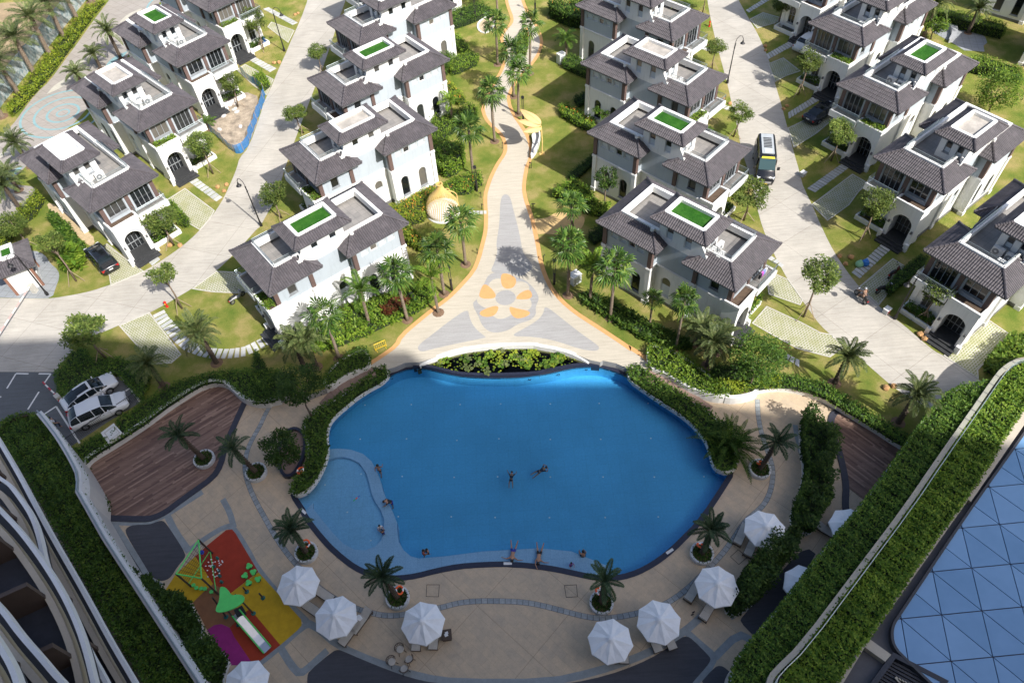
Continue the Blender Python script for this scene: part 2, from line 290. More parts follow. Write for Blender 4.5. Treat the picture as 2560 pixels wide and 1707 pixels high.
DATA = {'road_left_west': [(-26.43,109.29),(-26.17,107.14),(-26.36,103.74),(-26.62,100.48),(-27.08,96.44),(-27.32,93.46),(-27.74,89.76),(-28.03,86.48),(-28.38,83.35),(-28.59,81.32),(-28.57,79.33),(-28.91,72.82),(-29.68,70.91),(-29.64,69.17),(-29.8,67.1),(-30.05,64.91),(-30.22,63.74),(-30.57,62.24),(-31.04,60.78),(-31.71,59.19),(-32.41,57.83),(-33.34,56.52),(-34.3,55.41),(-35.35,54.33),(-36.24,53.58),(-37.26,52.94),(-38.28,52.39),(-39.33,51.92),(-40.58,51.4),(-41.99,51.05),(-44.32,50.72),(-45.96,50.79),(-48.4,51.08),(-49.63,51.27),(-51.51,51.6)],'road_left_east': [(-20.51,108.48),(-20.59,106.38),(-21.06,101.38),(-21.33,97.26),(-21.69,92.76),(-22.07,88.23),(-22.52,84.75),(-22.94,80.67),(-23.27,77.52),(-23.65,73.82),(-23.98,70.09),(-24.25,66.75),(-24.12,65.5),(-24.5,62.78),(-24.99,60.93),(-25.43,58.94),(-25.67,58.79),(-26.4,57.25),(-27.48,55.1),(-28.75,52.97),(-30.75,50.74),(-31.81,49.82),(-32.77,48.99),(-34.21,47.91),(-35.7,47.15),(-36.69,46.65),(-37.64,46.08),(-38.63,45.66),(-39.6,45.22),(-40.15,44.14),(-40.5,43.21),(-40.87,42.03),(-40.84,41.54)],'asphalt': [(-48.33,42.17),(-40.84,41.54),(-40.5,40.42),(-39.8,39.08),(-39.18,38.15),(-37.73,39.16),(-35.6,40.66),(-35.08,40.88),(-32.31,37.6),(-34.65,35.72),(-37.31,33.32),(-40.62,36.92),(-41.71,37.12),(-45.93,36.13)],'road_right_west': [(30.5,101.49),(30.08,99.52),(29.57,95.67),(28.99,90.21),(28.65,85.93),(28.32,81.87),(28.0,78.02),(27.57,74.39),(27.29,70.92),(26.7,66.58),(26.46,61.27),(26.0,57.51),(25.71,53.61),(25.86,50.23),(26.1,47.81),(26.36,45.94),(26.75,44.26),(27.13,42.63),(27.5,41.06),(28.21,39.63),(28.94,38.67),(29.94,36.76),(30.48,35.71),(31.37,34.03),(32.37,32.75),(33.66,31.6)],'road_right_east': [(34.38,100.96),(34.23,98.96),(34.4,93.78),(34.57,90.09),(34.5,85.76),(34.23,81.95),(33.87,80.15),(33.49,76.14),(33.0,71.89),(32.59,68.54),(32.14,65.15),(31.89,62.51),(31.55,60.07),(31.53,59.58),(31.55,56.77),(31.51,53.91),(31.54,51.01),(31.71,49.03),(32.04,46.95),(32.45,45.23),(33.07,43.55),(33.77,41.91),(34.66,40.57),(35.52,38.73),(36.2,37.36),(36.81,36.83),(37.66,35.49),(38.54,34.3),(39.03,33.41)],'guard_paving': [(-48.53,57.79),(-47.14,56.96),(-46.22,55.68),(-45.0,54.56),(-44.54,53.53),(-44.47,52.23),(-44.33,50.75),(-45.98,50.82),(-48.41,51.11),(-49.64,51.3),(-51.52,51.63),(-54.16,58.32)],'prom_west': [(-55.98,113.34),(-56.07,111.19),(-56.39,108.07),(-56.74,104.07),(-57.09,98.7),(-57.51,93.96),(-57.78,90.02),(-58.64,87.14),(-58.96,83.79),(-59.18,80.33),(-59.85,78.25),(-60.77,75.13)],'prom_east': [(-47.84,112.23),(-48.22,110.12),(-48.33,102.33),(-48.85,95.54),(-49.34,92.1),(-50.18,85.89),(-50.99,82.12),(-51.63,79.49),(-53.52,75.71),(-54.59,71.61),(-55.56,69.05),(-51.61,68.12),(-51.97,66.14),(-51.86,63.98),(-52.57,63.09),(-53.14,60.55),(-54.52,59.24)],'path_west': [(2.73,105.3),(2.63,103.24),(2.78,101.19),(3.2,98.19),(3.03,96.62),(2.15,95.17),(1.51,93.42),(1.59,91.61),(1.91,90.11),(1.81,88.12),(1.23,85.41),(0.38,83.1),(-0.75,80.13),(-1.48,77.6),(-1.19,75.51),(-0.54,74.03),(0.37,72.55),(0.86,71.14),(0.98,69.36),(0.65,68.11),(0.17,67.23),(-0.39,65.94),(-0.96,64.3),(-1.34,62.81),(-1.58,61.7),(-1.63,60.0),(-1.59,58.79),(-1.65,57.05),(-1.76,55.81),(-2.08,54.28),(-2.52,52.16),(-3.09,50.46),(-4.41,48.58),(-5.55,47.16),(-6.77,46.07),(-8.29,44.6),(-9.87,42.9),(-10.17,41.88),(-11.6,40.65),(-12.71,39.82)],'path_east': [(4.6,105.04),(4.47,102.99),(4.75,100.6),(5.11,98.58),(6.02,95.29),(6.37,91.9),(6.07,89.88),(5.32,87.68),(3.94,85.22),(2.45,82.85),(1.43,80.12),(1.3,78.14),(1.78,75.65),(2.38,73.94),(3.08,71.79),(3.36,69.76),(3.38,68.03),(2.87,66.39),(2.74,66.17),(2.36,64.17),(2.12,62.41),(2.2,60.66),(2.47,58.94),(2.73,57.27),(2.85,55.48),(3.01,53.57),(3.05,51.73),(3.35,49.44),(3.87,47.52),(4.73,45.79),(5.9,44.22),(7.26,42.82),(8.59,41.45),(9.7,40.27),(10.33,39.55),(10.4,39.66),(11.55,38.38),(11.61,37.53)],'path_island': [(4.76,95.77),(3.74,93.44),(3.13,91.12),(3.11,89.38),(3.69,88.74),(4.28,89.52),(4.74,91.81),(5.08,94.49)],'plaza_south': [(-12.71,39.82),(-11.17,39.36),(-10.39,39.55),(-9.56,39.95),(-9.0,39.95),(-8.33,39.89),(-6.93,40.32),(-4.82,41.02),(-2.68,41.24),(-0.55,41.26),(2.12,41.06),(2.09,40.97),(4.16,40.32),(5.66,39.53),(6.64,38.92),(7.55,38.59),(7.79,38.75),(8.9,38.34),(9.75,37.76),(9.87,37.75),(11.61,37.53)],'pond': [(-8.7,39.52),(-6.93,40.3),(-4.82,40.95),(-2.69,41.17),(-0.56,41.18),(2.11,40.98),(2.09,40.87),(4.15,40.22),(5.65,39.42),(6.63,38.86),(6.52,38.74),(5.48,38.76),(4.21,38.58),(2.94,38.39),(1.37,38.26),(-0.19,38.26),(-1.75,38.26),(-3.83,38.49),(-5.08,38.73),(-6.44,39.3),(-8.03,39.82)],'pond_low': [(-8.89,39.89),(-8.05,39.94),(-6.46,39.41),(-5.09,38.84),(-3.84,38.61),(-1.76,38.37),(1.91,38.23),(2.95,38.5),(4.22,38.69),(5.5,38.87),(6.54,38.85),(7.52,38.67)],'stone_path': [(-49.86,65.33),(-48.64,64.82),(-45.31,61.25),(-43.03,59.57),(-42.34,58.07),(-43.02,57.87),(-45.59,60.55),(-48.91,63.68)],'inlay_left': [(-3.88,45.82),(-3.79,44.79),(-3.37,43.46),(-2.32,42.25),(-2.34,42.17),(-4.81,41.76),(-7.16,41.28),(-8.11,41.03),(-8.49,41.4),(-8.34,41.94),(-7.06,43.08),(-5.55,44.51)],'inlay_right': [(3.27,45.62),(4.66,43.9),(6.1,42.08),(7.61,40.45),(7.67,40.04),(7.22,39.81),(5.89,40.19),(3.88,41.31),(1.8,41.97),(-0.23,42.14),(1.33,43.05),(2.47,43.81),(3.08,44.62)],'inlay_top': [(-0.24,60.91),(0.3,61.72),(0.84,61.18),(1.01,59.46),(1.22,57.78),(1.51,55.26),(1.64,52.52),(2.43,51.13),(2.49,50.32),(1.16,49.33),(0.61,49.85),(-0.41,50.1),(-1.33,50.19),(-1.61,50.54),(-1.22,51.47),(-0.81,53.09),(-0.95,54.12),(-0.48,56.87)],'inlay_blob': [(-3.54,46.38),(-2.96,46.93),(-2.23,49.01),(-1.8,50.07),(-0.63,50.28),(0.93,49.42),(1.7,48.88),(2.22,48.14),(2.62,47.33),(2.83,46.41),(2.37,45.41),(2.41,44.53),(1.82,43.86),(0.6,43.54),(-0.31,42.78),(-1.77,42.62),(-2.61,43.54),(-2.91,44.71)],'flower_c': [(-0.33,46.84)],'petal_p0': [(-0.71,49.97),(0.04,49.98),(0.92,49.19),(0.51,47.91),(-0.62,48.01)],'petal_p1': [(0.67,46.83),(1.22,47.46),(2.08,47.72),(2.24,46.46),(0.71,46.48)],'petal_p2': [(-0.11,45.78),(0.6,45.42),(1.95,44.93),(1.64,44.38),(0.63,44.11),(0.11,44.59)],'petal_p3': [(-2.8,45.43),(-0.92,46.1),(-1.25,44.85),(-2.03,44.53),(-2.79,44.84)],'petal_p4': [(-2.21,49.01),(-1.15,47.37),(-1.4,46.76),(-2.85,46.96),(-2.71,47.97)],'paver0': [(-36.32,64.46),(-34.81,66.09),(-30.79,62.07),(-31.04,60.78),(-31.71,59.19),(-33.23,60.44)],'paver1': [(-42.09,55.63),(-41.07,57.95),(-38.59,55.64),(-36.18,53.58),(-37.26,52.94),(-38.93,51.96),(-39.51,53.39)],'paver2': [(-33.3,89.59),(-32.42,90.75),(-28.15,86.76),(-28.47,83.35),(-30.49,85.7)],'paver3': [(-30.63,50.73),(-28.73,52.89),(-26.3,52.5),(-24.91,49.82),(-26.16,49.78),(-28.66,50.16)],'paver4': [(-36.61,46.57),(-34.16,47.95),(-31.81,44.98),(-29.95,42.59),(-30.6,41.7),(-32.53,41.73),(-34.33,44.07)],'paver5': [(34.06,82.78),(36.22,83.88),(37.4,80.77),(35.42,79.96),(33.81,78.86)],'paver6': [(32.77,69.64),(36.85,71.92),(38.28,70.83),(35.63,68.43),(32.44,66.18)],'paver7': [(31.55,56.77),(37.15,61.04),(38.24,59.47),(36.83,58.28),(35.21,56.4),(32.37,54.35)],'paver8': [(32.45,45.23),(36.76,48.48),(37.84,46.88),(34.6,44.14),(33.4,42.94)],'paver9': [(36.81,36.83),(42.19,40.37),(43.32,38.5),(40.33,36.28),(38.91,35.13),(38.59,34.29)],'paver10': [(24.4,47.34),(24.96,47.76),(26.24,46.71),(26.82,44.11),(26.43,43.56),(24.02,45.1)],'paver11': [(21.63,41.78),(23.4,43.61),(25.93,41.47),(27.23,40.19),(28.23,39.83),(28.19,39.56),(28.97,38.6),(27.22,37.51),(24.77,38.63),(22.97,40.39)],'paver12': [(34.5,93.61),(36.63,95.06),(38.84,93.19),(37.29,92.16),(34.85,91.26)],'paver13': [(-30.56,101.32),(-27.04,98.62),(-27.45,95.57),(-30.87,100.07)],'pool': [(-11.11,39.0),(-10.4,39.46),(-9.56,39.72),(-8.61,39.81),(-7.55,39.62),(-6.48,39.2),(-5.12,38.7),(-3.86,38.43),(-1.78,38.17),(0.3,38.03),(1.35,38.1),(2.93,38.23),(4.21,38.51),(5.48,38.69),(6.54,38.71),(7.57,38.56),(8.65,38.08),(9.52,37.55),(9.97,37.13),(11.19,35.78),(12.66,34.32),(13.91,33.02),(14.6,32.04),(15.01,31.21),(15.25,30.51),(15.35,29.62),(15.32,28.86),(15.35,28.32),(15.62,27.87),(16.12,27.6),(16.22,27.41),(15.89,27.01),(15.0,25.95),(14.02,24.82),(13.78,24.56),(12.74,23.47),(11.78,22.69),(10.73,21.83),(9.63,21.08),(8.4,20.45),(7.3,20.08),(6.16,19.94),(4.88,20.07),(3.71,20.41),(2.37,20.82),(1.08,21.13),(-0.21,21.36),(-1.08,21.46),(-1.52,21.54),(-3.27,21.61),(-5.03,21.6),(-6.78,21.36),(-8.09,21.09),(-9.39,21.0),(-10.45,21.16),(-11.61,21.51),(-12.52,21.98),(-13.56,22.79),(-14.54,23.7),(-15.36,24.61),(-16.2,25.64),(-16.87,26.59),(-16.89,26.76),(-17.34,27.4),(-17.8,28.05),(-17.72,28.15),(-17.27,28.33),(-16.84,28.71),(-16.36,29.53),(-16.07,30.37),(-15.86,31.12),(-15.79,32.0),(-15.96,33.04),(-16.07,34.09),(-15.94,34.79),(-15.51,35.48),(-14.67,36.38),(-13.72,37.3),(-12.63,38.1),(-11.72,38.6)],'divider': [(-15.87,32.27),(-14.85,32.25),(-13.85,32.06),(-12.83,31.59),(-12.1,30.86),(-11.66,30.06),(-11.31,29.18),(-10.97,28.09),(-10.53,27.03),(-10.12,26.22),(-9.75,25.3),(-9.67,24.32),(-9.55,23.74),(-9.16,23.05),(-8.61,22.54),(-7.98,22.32),(-5.94,22.36),(-3.26,22.54),(0.76,22.5),(0.75,22.54),(3.37,22.08),(5.86,20.81),(6.19,20.03),(4.91,20.16),(3.73,20.51),(2.38,20.92),(1.09,21.23),(-0.21,21.46),(-1.09,21.56),(-1.53,21.64),(-3.29,21.72),(-5.05,21.7),(-6.81,21.46),(-8.12,21.19),(-9.44,21.1),(-10.5,21.26),(-11.66,21.61),(-12.58,22.08),(-13.63,22.89),(-14.61,23.81),(-15.43,24.73),(-16.28,25.76),(-16.95,26.71),(-17.62,27.57),(-16.97,26.89),(-16.48,27.46),(-16.42,26.98),(-15.56,25.91),(-14.61,24.77),(-13.71,23.84),(-12.86,23.35),(-12.04,23.25),(-11.34,23.48),(-10.91,23.93),(-10.73,24.68),(-10.78,25.67),(-11.06,26.39),(-11.57,27.24),(-11.9,27.96),(-12.17,29.03),(-12.51,29.91),(-13.06,30.72),(-13.78,31.21),(-14.58,31.44),(-15.36,31.39),(-15.85,31.15)],'kidpool': [(-15.85,31.15),(-15.36,31.39),(-14.58,31.44),(-13.78,31.21),(-13.06,30.72),(-12.51,29.91),(-12.17,29.03),(-11.9,27.96),(-11.57,27.24),(-11.06,26.39),(-10.78,25.67),(-10.73,24.68),(-10.91,23.93),(-11.34,23.48),(-12.04,23.25),(-12.86,23.35),(-13.71,23.84),(-14.61,24.77),(-15.56,25.91),(-16.42,26.98),(-16.97,26.89),(-17.42,27.53),(-17.89,28.19),(-17.8,28.29),(-17.35,28.46),(-16.92,28.85),(-16.44,29.67),(-16.15,30.51)],'sunken': [(-35.28,30.9),(-35.4,31.78),(-35.3,32.22),(-34.77,32.73),(-33.15,33.97),(-31.53,35.36),(-29.92,37.04),(-28.19,38.51),(-27.28,39.14),(-26.29,39.38),(-25.41,39.18),(-24.81,38.75),(-24.04,37.93),(-23.3,37.24),(-22.2,36.79),(-21.17,36.7),(-21.18,36.83),(-20.19,37.0),(-19.21,37.35),(-17.85,37.12),(-16.37,37.69),(-14.84,38.96),(-12.76,39.78),(-11.17,39.36),(-10.39,39.55),(-9.56,39.95),(-9.0,39.95),(-8.33,39.89),(-6.93,40.32),(-4.82,41.02),(-2.68,41.24),(-0.55,41.26),(2.12,41.06),(2.09,40.97),(4.16,40.32),(5.66,39.53),(6.64,38.92),(7.55,38.59),(7.79,38.75),(8.9,38.34),(9.75,37.76),(9.87,37.75),(11.5,37.48),(12.92,36.79),(13.89,36.02),(14.57,35.35),(16.12,34.61),(16.74,34.26),(17.4,34.09),(17.96,33.96),(18.97,34.02),(20.03,34.3),(20.15,34.8),(21.7,34.97),(23.14,34.75),(24.47,34.21),(25.71,33.41),(26.81,32.26),(27.89,31.14),(28.93,30.04),(29.92,28.87),(31.29,27.58)],'wood_left': [(-35.24,31.39),(-35.3,32.06),(-34.8,32.69),(-33.4,33.72),(-31.77,35.11),(-30.14,36.78),(-28.4,38.26),(-26.99,39.03),(-25.98,39.23),(-25.18,38.88),(-24.29,38.05),(-23.55,37.37),(-24.07,35.1),(-24.48,33.03),(-24.48,31.46),(-24.57,30.7),(-24.99,30.14),(-26.37,28.97),(-27.41,28.11),(-27.94,27.56),(-28.85,27.08),(-29.67,26.98),(-32.85,27.36),(-32.78,27.92),(-32.96,28.4),(-34.3,30.03)],'wood_right': [(26.68,32.71),(26.08,32.08),(25.7,31.19),(25.57,30.18),(25.55,28.96),(25.33,27.16),(25.01,25.64),(25.82,24.55),(27.16,25.76),(30.72,27.81),(30.88,28.23),(29.16,30.01),(27.78,31.6)],'border_left': [(-23.45,37.48),(-23.99,34.97),(-24.37,32.97),(-24.39,31.23),(-24.8,30.12),(-26.34,28.81),(-27.29,27.99),(-27.9,27.38),(-28.81,26.92),(-29.63,26.86),(-32.8,27.21)],'border_right': [(26.66,32.64),(25.89,32.09),(25.51,31.32),(25.34,30.31),(25.37,28.98),(25.21,27.27),(24.9,25.64),(24.43,24.46),(24.19,23.59)],'dark0': [(-30.79,25.97),(-30.69,26.31),(-30.18,26.47),(-29.05,26.39),(-28.37,26.64),(-28.01,26.66),(-27.65,26.34),(-26.62,25.1),(-25.6,23.79),(-25.61,23.42),(-26.01,22.8),(-26.28,22.09),(-26.58,21.84),(-27.09,21.79),(-27.81,22.19),(-28.73,23.35),(-30.05,24.95)],'dark1': [(-33.01,26.33),(-31.89,26.3),(-31.29,25.81),(-29.79,23.99),(-28.51,22.51),(-28.46,22.15),(-28.72,21.63),(-30.93,23.23)],'dark2': [(-15.25,14.0),(-15.3,14.43),(-15.22,14.77),(-13.76,15.95),(-13.36,16.07),(-12.94,15.9),(-11.58,15.27),(-9.91,14.54),(-8.28,13.91),(-6.67,13.47),(-1.53,12.82),(2.42,12.9),(4.84,13.24),(6.91,13.78),(8.62,14.44),(10.17,15.35),(10.59,15.41),(10.94,15.15),(11.83,14.0),(11.86,13.77),(11.54,13.41),(10.3,12.4),(9.24,11.35),(-15.11,12.86)],'dark3': [(14.39,16.12),(14.59,16.43),(18.6,19.81),(20.44,21.13),(21.16,20.35),(15.15,15.11),(15.08,15.11)],'dark4': [(10.65,12.21),(12.0,13.31),(12.41,13.39),(12.76,13.18),(13.37,12.4),(12.69,11.86)],'band0': (0.36,[(-21.26,36.63),(-21.61,35.57),(-21.64,35.14),(-22.13,33.77),(-22.44,32.65),(-22.45,31.31),(-22.19,30.2),(-21.6,28.88),(-20.81,27.51),(-20.2,26.6),(-19.35,25.26),(-18.55,24.14),(-17.68,23.05),(-16.95,22.27),(-15.93,21.12),(-14.6,20.06),(-13.59,19.39),(-12.08,18.69),(-10.96,18.33),(-10.1,18.14),(-9.09,18.12),(-7.58,18.31),(-6.23,18.47),(-5.04,18.73),(-3.77,18.77),(-2.5,18.69),(-0.81,18.53),(0.44,18.28),(2.08,17.75),(3.7,17.19),(4.91,16.95),(6.17,16.99),(7.44,17.15),(8.73,17.39),(9.89,17.82),(11.32,18.65),(12.54,19.61),(14.11,20.84),(15.24,21.95),(16.59,23.46),(17.54,24.05),(18.46,24.77),(19.22,25.92),(19.71,27.22),(19.83,28.16),(19.77,29.36),(19.73,31.03),(19.93,32.75),(20.34,34.51)]),'band1': (0.5,[(-32.62,26.9),(-29.26,26.51),(-27.84,27.15),(-26.56,28.08),(-25.41,28.93)]),'band2': (0.6,[(-32.99,27.83),(-31.75,26.44),(-30.4,24.88),(-29.07,23.29),(-27.9,21.84),(-26.89,21.33)]),'band3': (0.5,[(-27.84,27.15),(-26.71,25.49),(-25.37,23.96)]),'band4': (0.45,[(-25.39,24.06),(-24.4,24.94),(-22.93,25.86),(-22.35,25.67),(-20.92,23.74),(-20.07,22.39),(-18.47,20.58),(-17.28,19.46),(-16.03,18.37),(-15.54,17.84)]),'band5': (0.5,[(-18.92,15.35),(-17.45,16.51),(-16.04,17.79),(-15.39,18.0),(-13.3,16.24),(-10.75,15.06),(-7.48,13.86),(-5.08,13.41),(0.86,13.04),(4.08,13.51),(6.56,14.11),(8.69,14.82),(10.49,15.73),(11.92,16.69)]),'band6': (0.5,[(-17.45,16.51),(-16.45,15.19),(-15.81,14.61),(-15.07,15.18),(-14.1,16.05)]),'band7': (0.45,[(-23.65,28.17),(-22.87,27.0),(-22.3,25.66)]),'band8': (0.5,[(10.64,15.64),(11.23,14.97),(12.15,13.98),(11.48,13.12),(10.21,12.31)]),'band9': (0.5,[(12.13,13.91),(14.08,15.34),(14.86,14.89)]),'band10': (0.45,[(13.78,16.48),(15.36,17.2),(17.62,19.35),(18.31,20.37),(19.6,21.83),(20.64,22.98),(22.01,24.83),(23.19,26.28)]),'band11': (0.4,[(20.73,24.49),(21.69,25.88),(22.12,26.88),(22.35,28.13),(22.39,29.21),(22.52,30.64),(22.65,31.43)]),'rubber_red': [(-24.1,24.34),(-22.87,25.51),(-22.41,25.53),(-22.07,25.16),(-19.83,22.01),(-21.59,20.53),(-23.04,21.32),(-24.83,23.55)],'rubber_yellow': [(-24.83,23.55),(-23.04,21.32),(-23.69,20.67),(-24.25,20.02),(-25.49,20.18),(-26.5,20.77),(-26.43,21.21),(-26.04,22.16)],'rubber_yellowb': [(-21.59,20.53),(-19.81,21.98),(-16.19,18.3),(-16.1,17.88),(-16.35,17.56),(-17.43,16.62),(-19.99,19.3),(-20.29,19.07),(-21.23,19.56)],'rubber_brown': [(-23.04,21.32),(-21.59,20.53),(-21.23,19.56),(-20.29,19.07),(-21.21,18.05),(-21.86,18.35),(-22.36,18.3),(-22.8,17.99),(-23.28,18.68),(-24.25,20.02),(-23.69,20.67)],'rubber_redb': [(-20.29,19.07),(-19.99,19.3),(-17.43,16.62),(-18.94,15.46),(-19.09,15.4),(-20.75,17.36),(-21.21,18.05)],'rubber_pink': [(-22.8,17.99),(-22.36,18.3),(-21.86,18.35),(-21.21,18.05),(-20.75,17.36),(-19.09,15.4),(-20.74,15.5)],'trim_steps_l': [(-12.85,40.04),(-11.27,39.17),(-14.74,36.89),(-16.49,37.91)],'hr1_out': [(36.28,32.03),(35.34,32.05),(33.63,31.33),(32.29,30.32),(30.85,29.02),(28.01,26.33),(24.07,22.62),(20.63,19.79),(16.78,16.28),(14.18,14.09),(12.85,12.94),(12.4,12.33),(12.05,11.48),(11.66,10.13)],'hr1_in': [(37.61,32.27),(36.48,31.44),(34.87,29.9),(31.05,26.2),(27.2,22.39),(22.54,18.22),(17.07,13.32),(14.76,11.76),(14.39,11.33),(13.85,9.99)],'hr2_out': [(43.11,33.46),(40.78,33.53),(39.58,33.04),(38.48,32.31),(36.96,30.84),(34.32,28.64),(31.35,25.88),(27.83,22.49),(25.34,20.58),(21.41,17.24),(18.58,14.55),(15.0,11.29),(14.13,9.97)],'hr2_in': [(42.03,31.33),(38.87,29.58),(36.52,27.52),(33.26,24.26),(30.8,22.13),(26.7,18.6),(21.35,13.7),(18.31,11.09),(17.03,9.8)],'coping_r': [(43.29,33.8),(40.95,33.88),(39.9,33.73),(38.61,33.0),(37.51,32.05),(34.64,29.37),(30.8,25.82),(26.68,21.93),(22.12,17.92),(16.83,13.26),(14.71,11.84),(14.28,11.34),(13.71,10.0)],'ledge_r': [(41.59,30.46),(38.17,28.13),(31.51,22.22),(31.42,22.39),(21.27,13.48),(18.81,11.05),(17.45,9.77)],'sky_edge': [(45.25,33.88),(37.83,27.42),(32.11,22.44),(28.61,19.31),(23.66,14.82),(23.13,14.33),(22.86,13.9),(22.65,13.25),(22.73,12.74),(22.96,12.37),(24.01,10.73),(25.14,9.3)],'sky_nodes': [(30.12,20.37),(32.75,20.45),(29.55,17.57)],'beam_r': [(21.27,13.48),(22.26,12.48),(21.74,12.09),(20.75,13.08)],'pergola_r': [(22.46,12.44),(20.04,10.43),(22.16,8.59),(24.91,10.77)],'hl_in': [(-37.49,34.08),(-35.64,32.18),(-34.46,30.81),(-33.25,29.28),(-32.44,28.12),(-32.01,26.43),(-20.48,13.17),(-18.97,11.44)],'hl_out': [(-37.67,34.03),(-39.05,34.48),(-40.21,34.01),(-40.59,33.54),(-41.17,32.61),(-40.04,32.09),(-37.91,30.04),(-35.12,26.67),(-32.04,23.06),(-30.01,20.54),(-27.0,17.02),(-23.91,13.38),(-22.24,11.64)],'rib0': [(-35.69,28.5),(-34.82,27.5),(-32.86,25.2),(-31.19,23.12),(-29.11,20.56),(-26.11,17.03),(-23.74,14.11),(-21.7,11.76),(-20.42,10.24)],'rib1': [(-31.75,23.33),(-31.15,22.89),(-30.62,22.59),(-29.61,21.59),(-28.48,20.37),(-27.59,19.0),(-26.96,17.76),(-26.13,16.49),(-24.49,14.64),(-23.01,12.72),(-21.45,10.92),(-20.41,9.53)],'rib2': [(-28.87,19.88),(-27.75,18.96),(-26.37,17.79),(-24.68,16.12),(-23.25,14.56),(-22.07,13.08),(-21.11,11.64),(-20.23,10.03),(-19.53,8.77)],'rib3': [(-24.15,13.0),(-23.23,12.25),(-22.26,11.32),(-20.97,10.25),(-20.1,9.49),(-19.57,9.08),(-18.54,7.98)],'rib4': [(-21.1,10.23),(-20.23,9.37),(-19.75,8.83),(-19.38,8.32),(-18.74,7.29)],'bed_left': [(-12.18,39.23),(-11.79,39.67),(-11.36,39.59),(-11.08,39.24),(-11.06,38.85),(-11.6,38.19),(-12.5,37.7),(-13.57,36.91),(-14.52,36.01),(-15.34,35.11),(-15.78,34.43),(-15.89,33.62),(-15.8,32.7),(-15.62,31.67),(-15.7,30.79),(-15.9,30.05),(-16.19,29.22),(-16.67,28.41),(-17.09,28.03),(-17.63,27.87),(-18.05,28.21),(-17.82,29.34),(-17.19,29.61),(-17.04,30.79),(-17.24,32.47),(-17.7,33.42),(-17.77,34.35),(-17.54,34.92),(-16.44,35.92),(-15.1,36.79),(-13.56,38.04)],'bed_right': [(9.86,37.7),(10.16,37.97),(10.66,37.89),(11.54,36.99),(12.76,35.76),(14.14,34.55),(15.02,33.52),(15.68,32.88),(16.72,31.41),(17.02,29.82),(17.05,28.2),(16.69,27.65),(15.97,27.36),(15.46,27.6),(15.19,28.02),(15.16,28.56),(15.19,29.31),(15.09,30.19),(14.86,30.88),(14.45,31.7),(13.77,32.68),(12.53,33.96),(11.08,35.41),(9.87,36.75)],'bed_stair_l': [(-16.49,38.31),(-15.9,39.61),(-15.04,40.52),(-13.54,41.6),(-12.99,41.35),(-12.57,39.92),(-12.76,39.58),(-13.47,39.34),(-14.78,38.74),(-16.11,37.59)],'bed_stair_r': [(11.73,39.26),(12.11,39.69),(13.0,39.65),(14.19,38.79),(15.21,37.66),(16.52,36.16),(17.58,34.6),(17.61,34.11),(16.68,34.13),(15.59,34.64),(14.25,35.42),(12.9,36.84),(11.59,37.52)],'stair_l': [(-12.32,39.46),(-14.17,38.45),(-15.13,37.65),(-16.43,36.27)],'stair_r': [(11.51,37.22),(12.59,36.4),(13.97,34.85),(15.9,33.14)],'hedge_left_wall': [(-36.61,32.98),(-34.75,34.31),(-33.87,33.67),(-33.5,34.44),(-33.46,35.73),(-32.18,36.95),(-30.17,38.77),(-28.29,39.64),(-26.27,39.99),(-24.72,40.12),(-20.45,39.77),(-19.94,38.26),(-19.49,37.23),(-20.03,36.83),(-21.02,36.54),(-22.05,36.63),(-23.04,37.07),(-23.77,37.75),(-24.54,38.57),(-25.24,39.01),(-26.11,39.2),(-27.1,38.97),(-28.0,38.35),(-29.72,36.88),(-31.32,35.21),(-32.93,33.83),(-34.54,32.6),(-35.06,32.08),(-35.32,31.66)],'shrub_lot': [(-40.53,41.3),(-40.32,41.95),(-39.64,43.86),(-38.95,43.73),(-37.9,42.41),(-35.52,42.35),(-32.83,41.06),(-32.02,39.95),(-32.03,37.55),(-34.83,40.63),(-35.35,40.42),(-37.48,38.99),(-38.87,37.98),(-39.49,38.78),(-40.16,40.1)],'bank_left': [(-35.38,31.73),(-35.28,30.9),(-33.84,29.63),(-32.52,28.16),(-32.29,27.54),(-32.75,26.87),(-33.71,27.95),(-35.24,30.47),(-36.02,31.72),(-36.78,32.89)],'hedge_right_wall': [(19.02,34.69),(20.27,35.69),(22.3,35.77),(24.15,35.24),(25.87,34.37),(27.33,32.82),(28.66,31.1),(30.03,29.65),(31.03,28.59),(30.37,28.1),(29.67,28.69),(28.69,29.86),(27.66,30.95),(26.59,32.06),(25.5,33.2),(24.27,33.99),(22.95,34.54),(21.52,34.75),(19.99,34.59)],'bed_deck_r': [(23.06,31.43),(23.93,31.71),(24.66,29.73),(24.17,27.61),(23.49,26.61),(22.9,24.18),(21.65,23.05),(21.11,22.15),(20.63,22.0),(20.02,22.32),(19.86,22.99),(20.19,23.83),(21.47,25.74),(22.1,27.24),(22.29,28.82)],'bed_deck_r2': [(18.9,21.75),(19.73,22.43),(19.7,21.23),(15.76,17.4),(14.32,16.59),(13.89,16.5),(13.49,16.89),(14.23,17.92),(15.43,19.39),(17.0,20.52)],'bed_play': [(-28.2,21.48),(-27.72,21.63),(-26.92,21.22),(-26.11,20.38),(-24.26,19.83),(-23.94,19.13),(-23.01,17.91),(-23.02,17.58),(-23.86,16.83),(-25.68,18.57),(-27.44,20.56)],'bed_play2': [(-23.6,16.42),(-22.79,16.84),(-21.65,16.53),(-20.74,15.61),(-20.86,15.39),(-21.05,14.29),(-20.43,13.12),(-21.23,13.17),(-22.51,14.73)],'oval_bed': [(-19.63,31.21),(-19.77,31.88),(-19.66,32.78),(-19.3,33.79),(-18.85,34.16),(-18.34,34.06),(-17.82,33.56),(-17.57,32.73),(-17.56,31.83),(-17.72,30.73),(-18.18,29.79),(-18.73,29.62),(-19.18,30.08)]}
